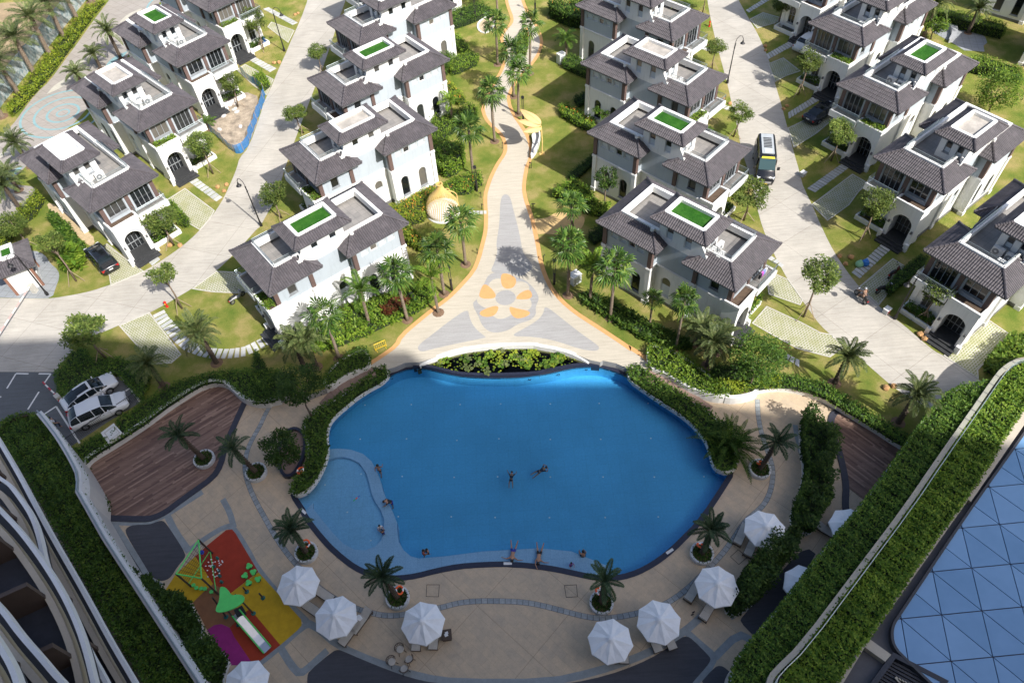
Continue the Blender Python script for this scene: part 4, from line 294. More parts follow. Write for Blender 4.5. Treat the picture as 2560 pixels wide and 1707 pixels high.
ST = [[[(-35.92,68.53),(-35.17,69.08),(-34.83,68.73),(-35.56,68.17)],[(-35.46,68.07),(-34.73,68.63),(-34.38,68.28),(-35.09,67.71)],[(-34.99,67.61),(-34.28,68.18),(-33.93,67.83),(-34.62,67.25)],[(-34.52,67.15),(-33.83,67.73),(-33.48,67.37),(-34.16,66.79)],[(-34.05,66.69),(-33.39,67.27),(-33.04,66.92),(-33.69,66.33)],[(-33.59,66.23),(-32.94,66.82),(-32.59,66.47),(-33.22,65.87)],[(-33.12,65.77),(-32.49,66.37),(-32.14,66.01),(-32.75,65.41)],[(-32.65,65.31),(-32.04,65.91),(-31.69,65.56),(-32.29,64.95)],[(-32.18,64.85),(-31.6,65.46),(-31.25,65.11),(-31.82,64.49)],[(-31.72,64.39),(-31.15,65.01),(-30.8,64.66),(-31.35,64.03)],[(-31.25,63.93),(-30.7,64.56),(-30.35,64.2),(-30.89,63.57)]],[[(-37.16,56.25),(-36.38,56.79),(-36.17,56.57),(-36.93,55.99)],[(-36.87,55.91),(-36.12,56.51),(-35.91,56.29),(-36.65,55.65)],[(-36.58,55.58),(-35.86,56.22),(-35.65,56.0),(-36.36,55.31)],[(-36.3,55.24),(-35.59,55.94),(-35.39,55.72),(-36.07,54.97)],[(-36.01,54.9),(-35.33,55.66),(-35.13,55.44),(-35.79,54.64)],[(-35.72,54.56),(-35.07,55.38),(-34.87,55.16),(-35.5,54.3)]],[[(-33.44,93.16),(-32.73,93.66),(-32.39,93.34),(-33.1,92.82)],[(-33.01,92.73),(-32.3,93.25),(-31.97,92.94),(-32.68,92.4)],[(-32.59,92.3),(-31.87,92.85),(-31.54,92.53),(-32.26,91.97)],[(-32.16,91.87),(-31.44,92.44),(-31.11,92.12),(-31.83,91.54)],[(-31.74,91.45),(-31.02,92.04),(-30.68,91.72),(-31.41,91.11)],[(-31.31,91.02),(-30.59,91.63),(-30.26,91.31),(-30.98,90.69)],[(-30.89,90.59),(-30.16,91.22),(-29.83,90.91),(-30.56,90.26)],[(-30.46,90.16),(-29.73,90.82),(-29.4,90.5),(-30.13,89.83)],[(-30.04,89.74),(-29.31,90.41),(-28.97,90.1),(-29.71,89.4)],[(-29.62,89.31),(-28.88,90.01),(-28.55,89.69),(-29.28,88.98)],[(-29.19,88.88),(-28.45,89.6),(-28.12,89.29),(-28.86,88.55)]],[[(-32.31,105.18),(-31.61,105.59),(-31.29,105.26),(-31.99,104.84)],[(-31.9,104.75),(-31.2,105.17),(-30.88,104.85),(-31.57,104.42)],[(-31.48,104.32),(-30.79,104.76),(-30.47,104.44),(-31.16,103.99)],[(-31.07,103.9),(-30.38,104.34),(-30.06,104.02),(-30.75,103.57)],[(-30.66,103.47),(-29.97,103.93),(-29.65,103.61),(-30.34,103.14)],[(-30.25,103.05),(-29.56,103.52),(-29.24,103.19),(-29.93,102.71)],[(-29.84,102.62),(-29.15,103.1),(-28.83,102.78),(-29.52,102.29)],[(-29.43,102.2),(-28.74,102.69),(-28.42,102.36),(-29.1,101.86)],[(-29.01,101.77),(-28.33,102.27),(-28.01,101.95),(-28.69,101.44)],[(-28.6,101.34),(-27.92,101.86),(-27.61,101.54),(-28.28,101.01)],[(-28.19,100.92),(-27.52,101.45),(-27.2,101.12),(-27.87,100.59)],[(-27.78,100.49),(-27.11,101.03),(-26.79,100.71),(-27.46,100.16)]],[[(34.37,84.96),(34.38,83.85),(34.7,84.07),(34.65,85.16)],[(34.73,85.22),(34.79,84.14),(35.12,84.36),(35.02,85.43)],[(35.1,85.48),(35.21,84.42),(35.53,84.64),(35.39,85.69)],[(35.47,85.75),(35.62,84.71),(35.94,84.93),(35.75,85.95)],[(35.83,86.01),(36.03,84.99),(36.35,85.21),(36.12,86.21)],[(36.2,86.27),(36.44,85.28),(36.76,85.5),(36.48,86.47)],[(36.56,86.53),(36.85,85.56),(37.17,85.78),(36.85,86.73)],[(36.93,86.79),(37.26,85.85),(37.58,86.07),(37.21,87.0)],[(37.29,87.05),(37.68,86.13),(38.0,86.35),(37.58,87.26)],[(37.66,87.31),(38.09,86.41),(38.41,86.64),(37.94,87.52)],[(38.02,87.58),(38.5,86.7),(38.82,86.92),(38.31,87.78)],[(38.39,87.84),(38.91,86.98),(39.23,87.21),(38.67,88.04)],[(38.75,88.1),(39.32,87.27),(39.64,87.49),(39.04,88.3)]],[[(33.62,72.54),(33.36,71.41),(33.7,71.65),(33.91,72.76)],[(34.0,72.82),(33.79,71.71),(34.13,71.95),(34.29,73.03)],[(34.37,73.09),(34.22,72.01),(34.55,72.25),(34.67,73.31)],[(34.75,73.37),(34.65,72.31),(34.98,72.55),(35.05,73.58)],[(35.13,73.64),(35.08,72.61),(35.41,72.84),(35.42,73.86)],[(35.51,73.92),(35.5,72.91),(35.84,73.14),(35.8,74.13)],[(35.88,74.19),(35.93,73.21),(36.27,73.44),(36.18,74.41)],[(36.26,74.47),(36.36,73.51),(36.69,73.74),(36.55,74.68)],[(36.64,74.74),(36.79,73.81),(37.12,74.04),(36.93,74.96)],[(37.01,75.02),(37.21,74.11),(37.55,74.34),(37.31,75.23)],[(37.39,75.29),(37.64,74.41),(37.98,74.64),(37.69,75.51)],[(37.77,75.57),(38.07,74.71),(38.4,74.94),(38.06,75.78)],[(38.15,75.84),(38.5,75.01),(38.83,75.24),(38.44,76.06)],[(38.52,76.12),(38.93,75.3),(39.26,75.54),(38.82,76.33)]],[[(31.84,59.29),(32.44,58.6),(32.71,58.81),(32.11,59.5)],[(32.19,59.55),(32.79,58.86),(33.06,59.07),(32.46,59.76)],[(32.54,59.82),(33.14,59.13),(33.41,59.33),(32.82,60.02)],[(32.89,60.08),(33.48,59.39),(33.76,59.6),(33.17,60.28)],[(33.24,60.34),(33.83,59.65),(34.11,59.86),(33.52,60.54)],[(33.6,60.6),(34.18,59.92),(34.45,60.12),(33.87,60.81)],[(33.95,60.86),(34.53,60.18),(34.8,60.39),(34.22,61.07)],[(34.3,61.13),(34.88,60.44),(35.15,60.65),(34.57,61.33)],[(34.65,61.39),(35.23,60.71),(35.5,60.91),(34.93,61.59)],[(35.0,61.65),(35.58,60.97),(35.85,61.18),(35.28,61.86)],[(35.35,61.91),(35.93,61.23),(36.2,61.44),(35.63,62.12)],[(35.71,62.18),(36.28,61.5),(36.55,61.7),(35.98,62.38)],[(36.06,62.44),(36.62,61.76),(36.9,61.97),(36.33,62.64)],[(36.41,62.7),(36.97,62.02),(37.25,62.23),(36.68,62.9)],[(36.76,62.96),(37.32,62.29),(37.59,62.49),(37.04,63.17)],[(37.11,63.22),(37.67,62.55),(37.94,62.76),(37.39,63.43)],[(37.46,63.49),(38.02,62.81),(38.29,63.02),(37.74,63.69)],[(37.82,63.75),(38.37,63.08),(38.64,63.28),(38.09,63.95)]],[[(32.33,47.11),(32.84,46.29),(33.14,46.53),(32.63,47.35)],[(32.71,47.42),(33.22,46.6),(33.52,46.85),(33.0,47.67)],[(33.09,47.74),(33.61,46.92),(33.9,47.17),(33.38,47.99)],[(33.47,48.06),(33.99,47.24),(34.29,47.49),(33.76,48.3)],[(33.84,48.37),(34.37,47.56),(34.67,47.8),(34.14,48.62)],[(34.22,48.69),(34.75,47.87),(35.05,48.12),(34.52,48.94)],[(34.6,49.01),(35.14,48.19),(35.44,48.44),(34.9,49.26)],[(34.98,49.33),(35.52,48.51),(35.82,48.76),(35.28,49.57)],[(35.36,49.64),(35.9,48.83),(36.2,49.08),(35.65,49.89)],[(35.74,49.96),(36.29,49.15),(36.58,49.39),(36.03,50.21)],[(36.12,50.28),(36.67,49.46),(36.97,49.71),(36.41,50.52)],[(36.49,50.59),(37.05,49.78),(37.35,50.03),(36.79,50.84)],[(36.87,50.91),(37.43,50.1),(37.73,50.35),(37.17,51.16)],[(37.25,51.23),(37.82,50.42),(38.12,50.67),(37.55,51.48)]],[[(36.05,38.06),(36.49,37.76),(36.83,38.06),(36.4,38.36)],[(36.5,38.44),(36.93,38.14),(37.27,38.44),(36.85,38.74)],[(36.95,38.83),(37.36,38.52),(37.7,38.82),(37.3,39.13)]],[[(34.56,96.0),(34.8,95.33),(35.13,95.59),(34.88,96.27)],[(34.97,96.34),(35.22,95.67),(35.54,95.94),(35.29,96.61)],[(35.38,96.69),(35.63,96.01),(35.95,96.28),(35.69,96.96)],[(35.78,97.04),(36.04,96.35),(36.37,96.62),(36.1,97.31)],[(36.19,97.38),(36.46,96.7),(36.78,96.96),(36.51,97.65)],[(36.6,97.73),(36.87,97.04),(37.19,97.31),(36.91,98.0)],[(37.0,98.08),(37.28,97.38),(37.61,97.65),(37.32,98.35)],[(37.41,98.42),(37.7,97.72),(38.02,97.99),(37.73,98.69)],[(37.82,98.77),(38.11,98.07),(38.43,98.33),(38.13,99.04)]],[[(23.33,37.81),(23.72,38.11),(23.96,37.9),(23.61,37.48)],[(23.69,37.39),(24.02,37.85),(24.26,37.64),(23.97,37.07)],[(24.05,36.97),(24.32,37.58),(24.56,37.38),(24.33,36.65)]],[[(26.56,87.28),(27.24,87.63),(27.62,87.21),(26.96,86.94)],[(27.07,86.84),(27.73,87.09),(28.12,86.67),(27.47,86.5)],[(27.59,86.4),(28.23,86.55),(28.61,86.14),(27.99,86.06)]],[[(26.07,74.42),(26.73,74.83),(27.04,74.61),(26.42,74.17)],[(26.51,74.1),(27.13,74.54),(27.44,74.32),(26.85,73.84)],[(26.95,73.77),(27.53,74.26),(27.83,74.04),(27.29,73.52)]],[[(25.04,49.62),(25.57,49.89),(25.8,49.54),(25.33,49.26)],[(25.41,49.16),(25.87,49.44),(26.1,49.09),(25.7,48.8)],[(25.78,48.7),(26.16,48.99),(26.39,48.63),(26.07,48.34)]],[[(-3.55,59.29),(-3.55,58.82),(-3.26,58.79),(-3.26,59.27)],[(-3.17,59.26),(-3.18,58.79),(-2.88,58.76),(-2.88,59.24)],[(-2.8,59.24),(-2.8,58.76),(-2.51,58.73),(-2.5,59.22)],[(-2.42,59.21),(-2.43,58.73),(-2.14,58.7),(-2.13,59.19)],[(-2.05,59.18),(-2.05,58.7),(-1.76,58.67),(-1.75,59.16)]],[[(-33.72,47.57),(-33.49,47.24),(-32.59,47.87),(-32.82,48.2)],[(-33.4,47.12),(-33.17,46.79),(-32.27,47.42),(-32.5,47.75)],[(-33.05,46.61),(-32.79,46.31),(-31.96,47.04),(-32.23,47.34)],[(-32.68,46.2),(-32.42,45.9),(-31.6,46.63),(-31.86,46.93)],[(-32.32,45.8),(-32.07,45.5),(-31.22,46.2),(-31.48,46.5)],[(-31.97,45.38),(-31.72,45.07),(-30.87,45.77),(-31.12,46.08)],[(-31.62,44.95),(-31.36,44.65),(-30.52,45.35),(-30.77,45.65)],[(-31.23,44.51),(-30.96,44.22),(-30.16,44.98),(-30.43,45.27)],[(-30.85,44.11),(-30.58,43.82),(-29.78,44.57),(-30.05,44.86)],[(-30.44,43.69),(-30.14,43.42),(-29.4,44.23),(-29.69,44.5)],[(-30.03,43.32),(-29.74,43.04),(-28.99,43.85),(-29.28,44.12)],[(-29.47,42.89),(-29.11,42.72),(-28.62,43.7),(-28.98,43.88)],[(-28.97,42.65),(-28.61,42.47),(-28.13,43.46),(-28.48,43.63)],[(-28.44,42.38),(-28.07,42.23),(-27.66,43.25),(-28.03,43.4)],[(-27.92,42.17),(-27.55,42.03),(-27.15,43.05),(-27.52,43.2)],[(-27.28,41.97),(-26.89,41.91),(-26.72,43.0),(-27.11,43.06)],[(-26.72,41.88),(-26.33,41.83),(-26.19,42.92),(-26.58,42.97)],[(-26.17,41.81),(-25.78,41.76),(-25.64,42.85),(-26.04,42.9)],[(-25.58,41.77),(-25.18,41.75),(-25.13,42.85),(-25.53,42.87)],[(-24.95,41.78),(-24.55,41.82),(-24.66,42.91),(-25.05,42.88)],[(-24.36,41.86),(-23.97,41.93),(-24.16,43.01),(-24.55,42.95)],[(-23.7,42.08),(-23.34,42.26),(-23.82,43.25),(-24.18,43.07)],[(-23.17,42.37),(-22.83,42.57),(-23.39,43.52),(-23.73,43.31)],[(-22.69,42.66),(-22.35,42.87),(-22.93,43.8),(-23.27,43.59)],[(-22.2,42.97),(-21.87,43.2),(-22.5,44.1),(-22.83,43.87)],[(-21.68,43.39),(-21.41,43.68),(-22.21,44.43),(-22.48,44.14)]]]
# ================================================================ ground
DK, WATER = -0.7, -0.75
def smooth(k, closed=True, n=1): return chaikin(DATA[k], n, closed)
def structure(name, mb, m, parent=None, smooth_=False):
 o = mb.build(name, m, parent, smooth=smooth_)
 if parent is None: o['kind'] = 'structure'
 return o
def grass_material(name, cols, sc=.35):
 m, nt, b = nodes_of(name)
 c = coord(nt, 'world')
 f1 = noise(nt, c, sc, 5, .6); f2 = noise(nt, c, 9.0, 4, .75); f3 = noise(nt, c, 60.0, 2, .8)
 base = ramp(nt, f1, [(.32, cols[0]), (.48, cols[1]), (.63, cols[2])])
 base = mixc(nt, 1.0, base, ramp(nt, f2, [(.25, (.72,.74,.6)), (.75, (1.16,1.14,1.1))]), 'MULTIPLY')
 base = mixc(nt, 1.0, base, ramp(nt, f3, [(.3, (.7,.72,.6)), (.7, (1.2,1.18,1.2))]), 'MULTIPLY')
 nt.links.new(base, b.inputs['Base Color'])
 b.inputs['Roughness'].default_value = .95; b.inputs['Specular IOR Level'].default_value = .15
 bump(nt, b, f3, .9, .05)
 return m
LAWN = grass_material('lawn_grass', [(.125,.185,.033), (.215,.235,.058), (.36,.30,.13)])
LAWN_DRY = grass_material('lawn_dry', [(.20,.21,.055), (.30,.27,.105), (.38,.31,.16)], .5)
def concrete_material(name, col, joint=4.0, rot=0.0, stain=.25):
 m, nt, b = nodes_of(name)
 c = coord(nt, 'world')
 mp = nt.nodes.new('ShaderNodeMapping'); mp.inputs['Rotation'].default_value = (0, 0, rot); nt.links.new(c, mp.inputs[0])
 f = noise(nt, c, .25, 6, .65); f2 = noise(nt, c, 7, 4, .7)
 st = nt.nodes.new('ShaderNodeMapping'); st.inputs['Scale'].default_value = (.35, 5, 1); st.inputs['Rotation'].default_value = (0, 0, rot); nt.links.new(c, st.inputs[0])
 f3 = noise(nt, st.outputs[0], 1.2, 4, .7)
 out = ramp(nt, f, [(.3, tuple(x*(1-stain*.5) for x in col)), (.7, tuple(min(1, x*(1+stain*.25)) for x in col))])
 out = mixc(nt, 1.0, out, ramp(nt, f2, [(.2, (.88,.88,.87)), (.8, (1.05,1.05,1.05))]), 'MULTIPLY')
 out = mixc(nt, 1.0, out, ramp(nt, f3, [(.25, (.80,.79,.78)), (.6, (1.04,1.04,1.04))]), 'MULTIPLY')
 if joint:
  br = nt.nodes.new('ShaderNodeTexBrick'); br.offset = 0
  br.inputs['Scale'].default_value = 1.0; br.inputs['Brick Width'].default_value = joint; br.inputs['Row Height'].default_value = joint
  br.inputs['Mortar Size'].default_value = .02; br.inputs['Mortar Smooth'].default_value = .3
  br.inputs['Color1'].default_value = (1,1,1,1); br.inputs['Color2'].default_value = (.96,.96,.95,1); br.inputs['Mortar'].default_value = (.62,.6,.58,1)
  nt.links.new(mp.outputs[0], br.inputs['Vector'])
  out = mixc(nt, 1.0, out, br.outputs['Color'], 'MULTIPLY')
 nt.links.new(out, b.inputs['Base Color'])
 b.inputs['Roughness'].default_value = .85; b.inputs['Specular IOR Level'].default_value = .3
 bump(nt, b, f2, .15, .01)
 return m
CONC = concrete_material('road_concrete', (.48,.45,.40), 4.2, R(20), .4)
CONC_R = concrete_material('road_concrete_east', (.48,.45,.40), 4.2, R(-32), .4)
PATHM = concrete_material('path_beige', (.50,.455,.375), 0, 0, .1)
GREYP = concrete_material('path_grey_inlay', (.36,.355,.35), 0, R(3), .12)
ORANGE = mat('path_orange', (.60,.33,.13), .8, .08, 2, .12, space='world')
ASPH = concrete_material('asphalt_grey', (.13,.14,.15), 0, 0, .3)
PAVE_G = concrete_material('guard_paving_grey', (.30,.32,.34), .8, R(15), .1)
PROM = concrete_material('promenade_pavers', (.36,.33,.30), 1.2, R(40), .2)
WHITEP = mat('white_line_paint', (.75,.75,.72), .7, .1, 6, .15, space='world')
CREAM = mat('promenade_cream', (.46,.44,.37), .85, .1, 2, .1, space='world')
AQUA = mat('promenade_aqua', (.22,.36,.38), .85, .1, 2, .15, space='world')
sk = DATA['sunken']
mb = MB()
mb.face([(x, y, 0) for x, y in sk] + [(500, sk[-1][1], 0), (900, 1500, 0), (-900, 1500, 0), (-500, sk[0][1], 0)])
structure('ground', mb, LAWN)
mb = MB(); mb.sheet([(-500, -300), (500, -300), (500, 45), (-500, 45)], DK - 2.2)
structure('ground_lower', mb, mat('subsoil', (.2,.18,.15), space='world'))
def sheet(name, key_or_poly, z, m, sm=1):
 p = DATA[key_or_poly] if isinstance(key_or_poly, str) else key_or_poly
 if sm: p = chaikin(p, sm)
 b_ = MB(); b_.sheet(p, z)
 return structure(name, b_, m)
rl = chaikin(DATA['road_left_west'], 1, False) + [(-75, 53), (-75, 44.5)] + chaikin(DATA['road_left_east'], 1, False)[::-1]
sheet('road_west', rl, .008, CONC, 0)
rr = chaikin(DATA['road_right_west'], 1, False) + [(40, 20), (44, 24)] + chaikin(DATA['road_right_east'], 1, False)[::-1]
sheet('road_east', rr, .008, CONC_R, 0)
sheet('parking_asphalt', 'asphalt', .012, ASPH, 0)
sheet('guard_house_paving', 'guard_paving', .012, PAVE_G)
pr = chaikin(DATA['prom_west'], 1, False) + chaikin(DATA['prom_east'], 1, False)[::-1]
sheet('promenade', pr, .004, PROM, 0)
# central path and plaza
pw = chaikin(DATA['path_west'], 1, False); pe = chaikin(DATA['path_east'], 1, False)
pth = pw + DATA['plaza_south'] + pe[::-1]
plaza = sheet('plaza_path', pth, .008, PATHM, 0)
for nm, line, sd in (('path_edging', pw, -1), ('path_edging', pe, 1)):
 b_ = MB(); b_.ribbon(line, .42, None, .016, False, sd)
 structure(nm, b_, ORANGE, plaza)
isl = chaikin(DATA['path_island'], 1)
b_ = MB(); b_.sheet(isl, .012); structure('path_island_lawn', b_, LAWN, plaza)
b_ = MB(); b_.ribbon(isl, .36, None, .016, True, 1); structure('path_edging', b_, ORANGE, plaza)
for k in ('inlay_left', 'inlay_right', 'inlay_top', 'inlay_blob'):
 b_ = MB(); b_.sheet(chaikin(DATA[k], 2), {'inlay_top': .014, 'inlay_blob': .018}.get(k, .014)); structure('grey_inlay', b_, GREYP, plaza)
fc = DATA['flower_c'][0]
# cream flower blade outline with five petals and the round eye
pts = []
for k in range(60):
 a = 2*PI*k/60
 r = 2.4 + .25*math.cos(5*(a - R(38)))
 pts.append((fc[0]+r*math.cos(a)*1.02, fc[1]+r*math.sin(a)))
b_ = MB(); b_.sheet(pts, .022); structure('flower_inlay', b_, PATHM, plaza)
for k in range(5):
 b_ = MB(); b_.sheet(chaikin(DATA['petal_p%d' % k], 2), .026); structure('flower_petal', b_, ORANGE, plaza)
b_ = MB(); b_.sheet([(fc[0]+.95*math.cos(2*PI*k/32), fc[1]+.95*math.sin(2*PI*k/32)) for k in range(32)], .03); structure('flower_eye', b_, GREYP, plaza)
# grass-block driveways: a lattice of concrete ribs with turf in the cells
def paver_material(name, rot):
 m, nt, b = nodes_of(name)
 c = coord(nt, 'world')
 mp = nt.nodes.new('ShaderNodeMapping'); mp.inputs['Rotation'].default_value = (0, 0, rot); nt.links.new(c, mp.inputs[0])
 br = nt.nodes.new('ShaderNodeTexBrick'); br.offset = .5
 br.inputs['Scale'].default_value = 1.0; br.inputs['Brick Width'].default_value = .32; br.inputs['Row Height'].default_value = .2
 br.inputs['Mortar Size'].default_value = .055; br.inputs['Mortar Smooth'].default_value = .25
 br.inputs['Color1'].default_value = (.17,.2,.06,1); br.inputs['Color2'].default_value = (.24,.26,.10,1); br.inputs['Mortar'].default_value = (.46,.44,.36,1)
 nt.links.new(mp.outputs[0], br.inputs['Vector'])
 f = noise(nt, c, .8, 5)
 out = mixc(nt, ramp(nt, f, [(.42, (0,0,0)), (.72, (.75,.75,.75))]), br.outputs['Color'], (.27,.28,.11))
 nt.links.new(out, b.inputs['Base Color']); b.inputs['Roughness'].default_value = .9
 inv = nt.nodes.new('ShaderNodeMath'); inv.operation = 'MULTIPLY'; inv.inputs[1].default_value = 1.0
 nt.links.new(br.outputs['Fac'], inv.inputs[0]); bump(nt, b, inv.outputs[0], .5, .03)
 return m
PV = [paver_material('grass_block_west', R(40)), paver_material('grass_block_east', R(-35))]
KERB = mat('kerb_concrete', (.5,.48,.43), .85, .1, 3, .1, space='world')
for k in range(14):
 p = DATA['paver%d' % k]
 b_ = MB(); b_.sheet(p, .016)
 drv = structure('driveway', b_, PV[1 if k in (5, 6, 7, 8, 9, 10, 11, 12) else 0])
 b_ = MB(); b_.ribbon(p, .1, 0, .05, True, 0); structure('driveway_kerb', b_, KERB, drv)
def deck_material():
 m, nt, b = nodes_of('deck_beige_stone')
 c = coord(nt, 'world')
 mp = nt.nodes.new('ShaderNodeMapping'); mp.inputs['Rotation'].default_value = (0, 0, R(45)); nt.links.new(c, mp.inputs[0])
 br = nt.nodes.new('ShaderNodeTexBrick'); br.offset = .5
 br.inputs['Scale'].default_value = 1.0; br.inputs['Brick Width'].default_value = 1.1; br.inputs['Row Height'].default_value = .55
 br.inputs['Mortar Size'].default_value = .008; br.inputs['Mortar Smooth'].default_value = .5
 br.inputs['Color1'].default_value = (.55,.43,.30,1); br.inputs['Color2'].default_value = (.50,.40,.29,1); br.inputs['Mortar'].default_value = (.41,.32,.22,1)
 nt.links.new(mp.outputs[0], br.inputs['Vector'])
 f = noise(nt, c, 1.6, 6, .7); f2 = noise(nt, c, 14, 4, .7)
 out = mixc(nt, 1.0, br.outputs['Color'], ramp(nt, f, [(.3, (.84,.86,.88)), (.7, (1.12,1.1,1.06))]), 'MULTIPLY')
 out = mixc(nt, 1.0, out, ramp(nt, f2, [(.3, (.9,.9,.9)), (.7, (1.06,1.06,1.06))]), 'MULTIPLY')
 # big expansion joints
 b2 = nt.nodes.new('ShaderNodeTexBrick'); b2.offset = 0
 b2.inputs['Scale'].default_value = 1.0; b2.inputs['Brick Width'].default_value = 5.2; b2.inputs['Row Height'].default_value = 5.2
 b2.inputs['Mortar Size'].default_value = .012; b2.inputs['Color1'].default_value = b2.inputs['Color2'].default_value = (1,1,1,1); b2.inputs['Mortar'].default_value = (.55,.52,.5,1)
 nt.links.new(mp.outputs[0], b2.inputs['Vector'])
 out = mixc(nt, 1.0, out, b2.outputs['Color'], 'MULTIPLY')
 nt.links.new(out, b.inputs['Base Color']); b.inputs['Roughness'].default_value = .7
 return m
DECK = deck_material()
DARKP = concrete_material('dark_slate_paving', (.075,.078,.092), 0, 0, .3)
BANDM = mat('band_grey_stone', (.27,.30,.31), .75, .15, 2, .2, space='world')
RIMM = mat('pool_rim_dark_tile', (.022,.025,.045), .35, .25, 5, .2, space='world')
WALLW = mat('white_render_wall', (.70,.70,.68), .8, .07, 1.5, .1, space='world')
pool = chaikin(DATA['pool'], 1)
# deck sheet with the pool cut out (tessellated with a hole)
def holed(outer, holes, z, mbx):
 loops = [[Vector((x, y, 0)) for x, y in outer]] + [[Vector((x, y, 0)) for x, y in h] for h in holes]
 flat = [v for l in loops for v in l]
 mbx.add([(v.x, v.y, z) for v in flat], [t[::-1] for t in tessellate_polygon(loops)])
rim_out, _ = offset(pool, .45, True, 1) if area2(pool) < 0 else (offset(pool, .45, True, -1)[1], None)
dk_outer = sk[::-1] + [(-60, 30), (-60, -60), (60, -60), (60, 27)]
mb = MB()
dk_outer = [(x, y) for x, y in sk] + [(45, sk[-1][1]), (60, -80), (-60, -80), (-48, sk[0][1])]
holed(dk_outer, [pool], DK, mb)
deck = structure('pool_deck', mb, DECK)
for k in range(5):
 p = chaikin(DATA['dark%d' % k], 1)
 b_ = MB(); b_.sheet(p, DK+.008); structure('dark_paving', b_, DARKP, deck)
for k in range(1, 12):
 w, line = DATA['band%d' % k]
 b_ = MB(); b_.ribbon(chaikin(line, 1, False), w, None, DK+.004+.0001*k, False, 0); structure('paving_band', b_, BANDM, deck)
# block band: separate setts
w, line = DATA['band0']
sett = [mat('sett_grey_%d' % q, (.27+.04*q, .30+.035*q, .31+.03*q), .75, .15, 3, .2) for q in range(3)]
rs = resample(chaikin(line, 2, False), .42)
b_ = MB(); b_.ribbon(rs, .40, None, DK+.005); structure('paving_band', b_, DARKP, deck)
sett_me = []
for q in range(3):
 b_ = MB(); b_.bb(-.195, .195, -.18, .18, -.02, .012); sett_me.append(b_.build('paving_sett', sett[q], mesh_only=True))
for a, c in zip(rs[:-1], rs[1:]):
 mx_, my_ = (a[0]+c[0])/2, (a[1]+c[1])/2
 link('paving_sett', rnd.choice(sett_me), deck, (mx_, my_, DK+.004), math.atan2(c[1]-a[1], c[0]-a[0]))
# pool shell
TILE_DEEP = None
def tile_material(name, col, sc=6):
 m, nt, b = nodes_of(name)
 c = coord(nt, 'world')
 f = noise(nt, c, .18, 4); f2 = noise(nt, c, sc, 4, .75); f3 = noise(nt, c, 28, 3, .7)
 out = ramp(nt, f, [(.3, tuple(x*.9 for x in col)), (.7, tuple(x*1.08 for x in col))])
 out = mixc(nt, 1.0, out, ramp(nt, f2, [(.3, (.82,.86,.9)), (.7, (1.16,1.12,1.08))]), 'MULTIPLY')  # mottle in the tile colour imitates refraction through the water
 out = mixc(nt, 1.0, out, ramp(nt, f3, [(.3, (.85,.88,.9)), (.7, (1.15,1.12,1.08))]), 'MULTIPLY')
 br = nt.nodes.new('ShaderNodeTexBrick'); br.offset = 0
 for k_, v_ in (('Scale', 1), ('Brick Width', .9), ('Row Height', .9), ('Mortar Size', .03), ('Mortar Smooth', .6)): br.inputs[k_].default_value = v_
 br.inputs['Color1'].default_value = (1,1,1,1); br.inputs['Color2'].default_value = (.95,.96,.97,1); br.inputs['Mortar'].default_value = (.88,.9,.92,1)
 nt.links.new(c, br.inputs['Vector']); out = mixc(nt, 1.0, out, br.outputs['Color'], 'MULTIPLY')
 nt.links.new(out, b.inputs['Base Color']); b.inputs['Roughness'].default_value = .5
 return m
T_DEEP = tile_material('pool_tile_deep', (.10,.45,.78))
T_KID = tile_material('pool_tile_kid', (.30,.58,.84))
T_SHELF = tile_material('pool_tile_shelf', (.44,.62,.84), 9)
mb = MB()
FL = WATER-1.25
holed(pool, [], FL, mb)
mb.cur = 0
n_ = len(pool)
for i in range(n_):
 a, c = pool[i], pool[(i+1) % n_]
 mb.face([(*a, FL), (*c, FL), (*c, WATER+.02), (*a, WATER+.02)])
shell = structure('pool_shell', mb, T_DEEP)
mb = MB(); mb.prism(chaikin(DATA['kidpool'], 1), FL, WATER-.55); structure('pool_kid_floor', mb, T_KID, shell)
mb = MB(); mb.prism(DATA['divider'], FL, WATER-.22); structure('pool_shelf', mb, T_SHELF, shell)
mb = MB(); mb.ribbon(pool, .42, DK-.2, DK+.03, True, 1 if area2(pool) < 0 else -1)
structure('pool_rim', mb, RIMM, shell)
# depth marks set in the rim, floor lights and wall inlets
INLET = mat('inlet_white', (.8,.83,.85), .4, .05)
PALE = mat('pale_metal', (.62,.64,.66), .35, .1, metal=.4)
# water sheet
def water_material(name, tint, rough, wav=.05, sc=2.2):
 m, nt, b = nodes_of(name)
 nt.nodes.remove(b)
 c = coord(nt, 'world')
 h = noise(nt, c, sc, 3, .6)
 bp = nt.nodes.new('ShaderNodeBump'); bp.inputs['Strength'].default_value = .25; bp.inputs['Distance'].default_value = wav
 nt.links.new(h, bp.inputs['Height'])
 tr = nt.nodes.new('ShaderNodeBsdfTransparent'); tr.inputs[0].default_value = (*tint, 1)
 gl = nt.nodes.new('ShaderNodeBsdfGlossy'); gl.inputs['Roughness'].default_value = rough
 fr = nt.nodes.new('ShaderNodeFresnel'); fr.inputs['IOR'].default_value = 1.33
 mx = nt.nodes.new('ShaderNodeMixShader')
 for q in (gl, fr): nt.links.new(bp.outputs[0], q.inputs['Normal'])
 nt.links.new(fr.outputs[0], mx.inputs[0]); nt.links.new(tr.outputs[0], mx.inputs[1]); nt.links.new(gl.outputs[0], mx.inputs[2])
 nt.links.new(mx.outputs[0], nt.nodes['Material Output'].inputs[0])
 return m
mb = MB(); holed(pool, [], WATER, mb)
structure('pool_water', mb, water_material('pool_water', (.80,.95,1.0), .04))
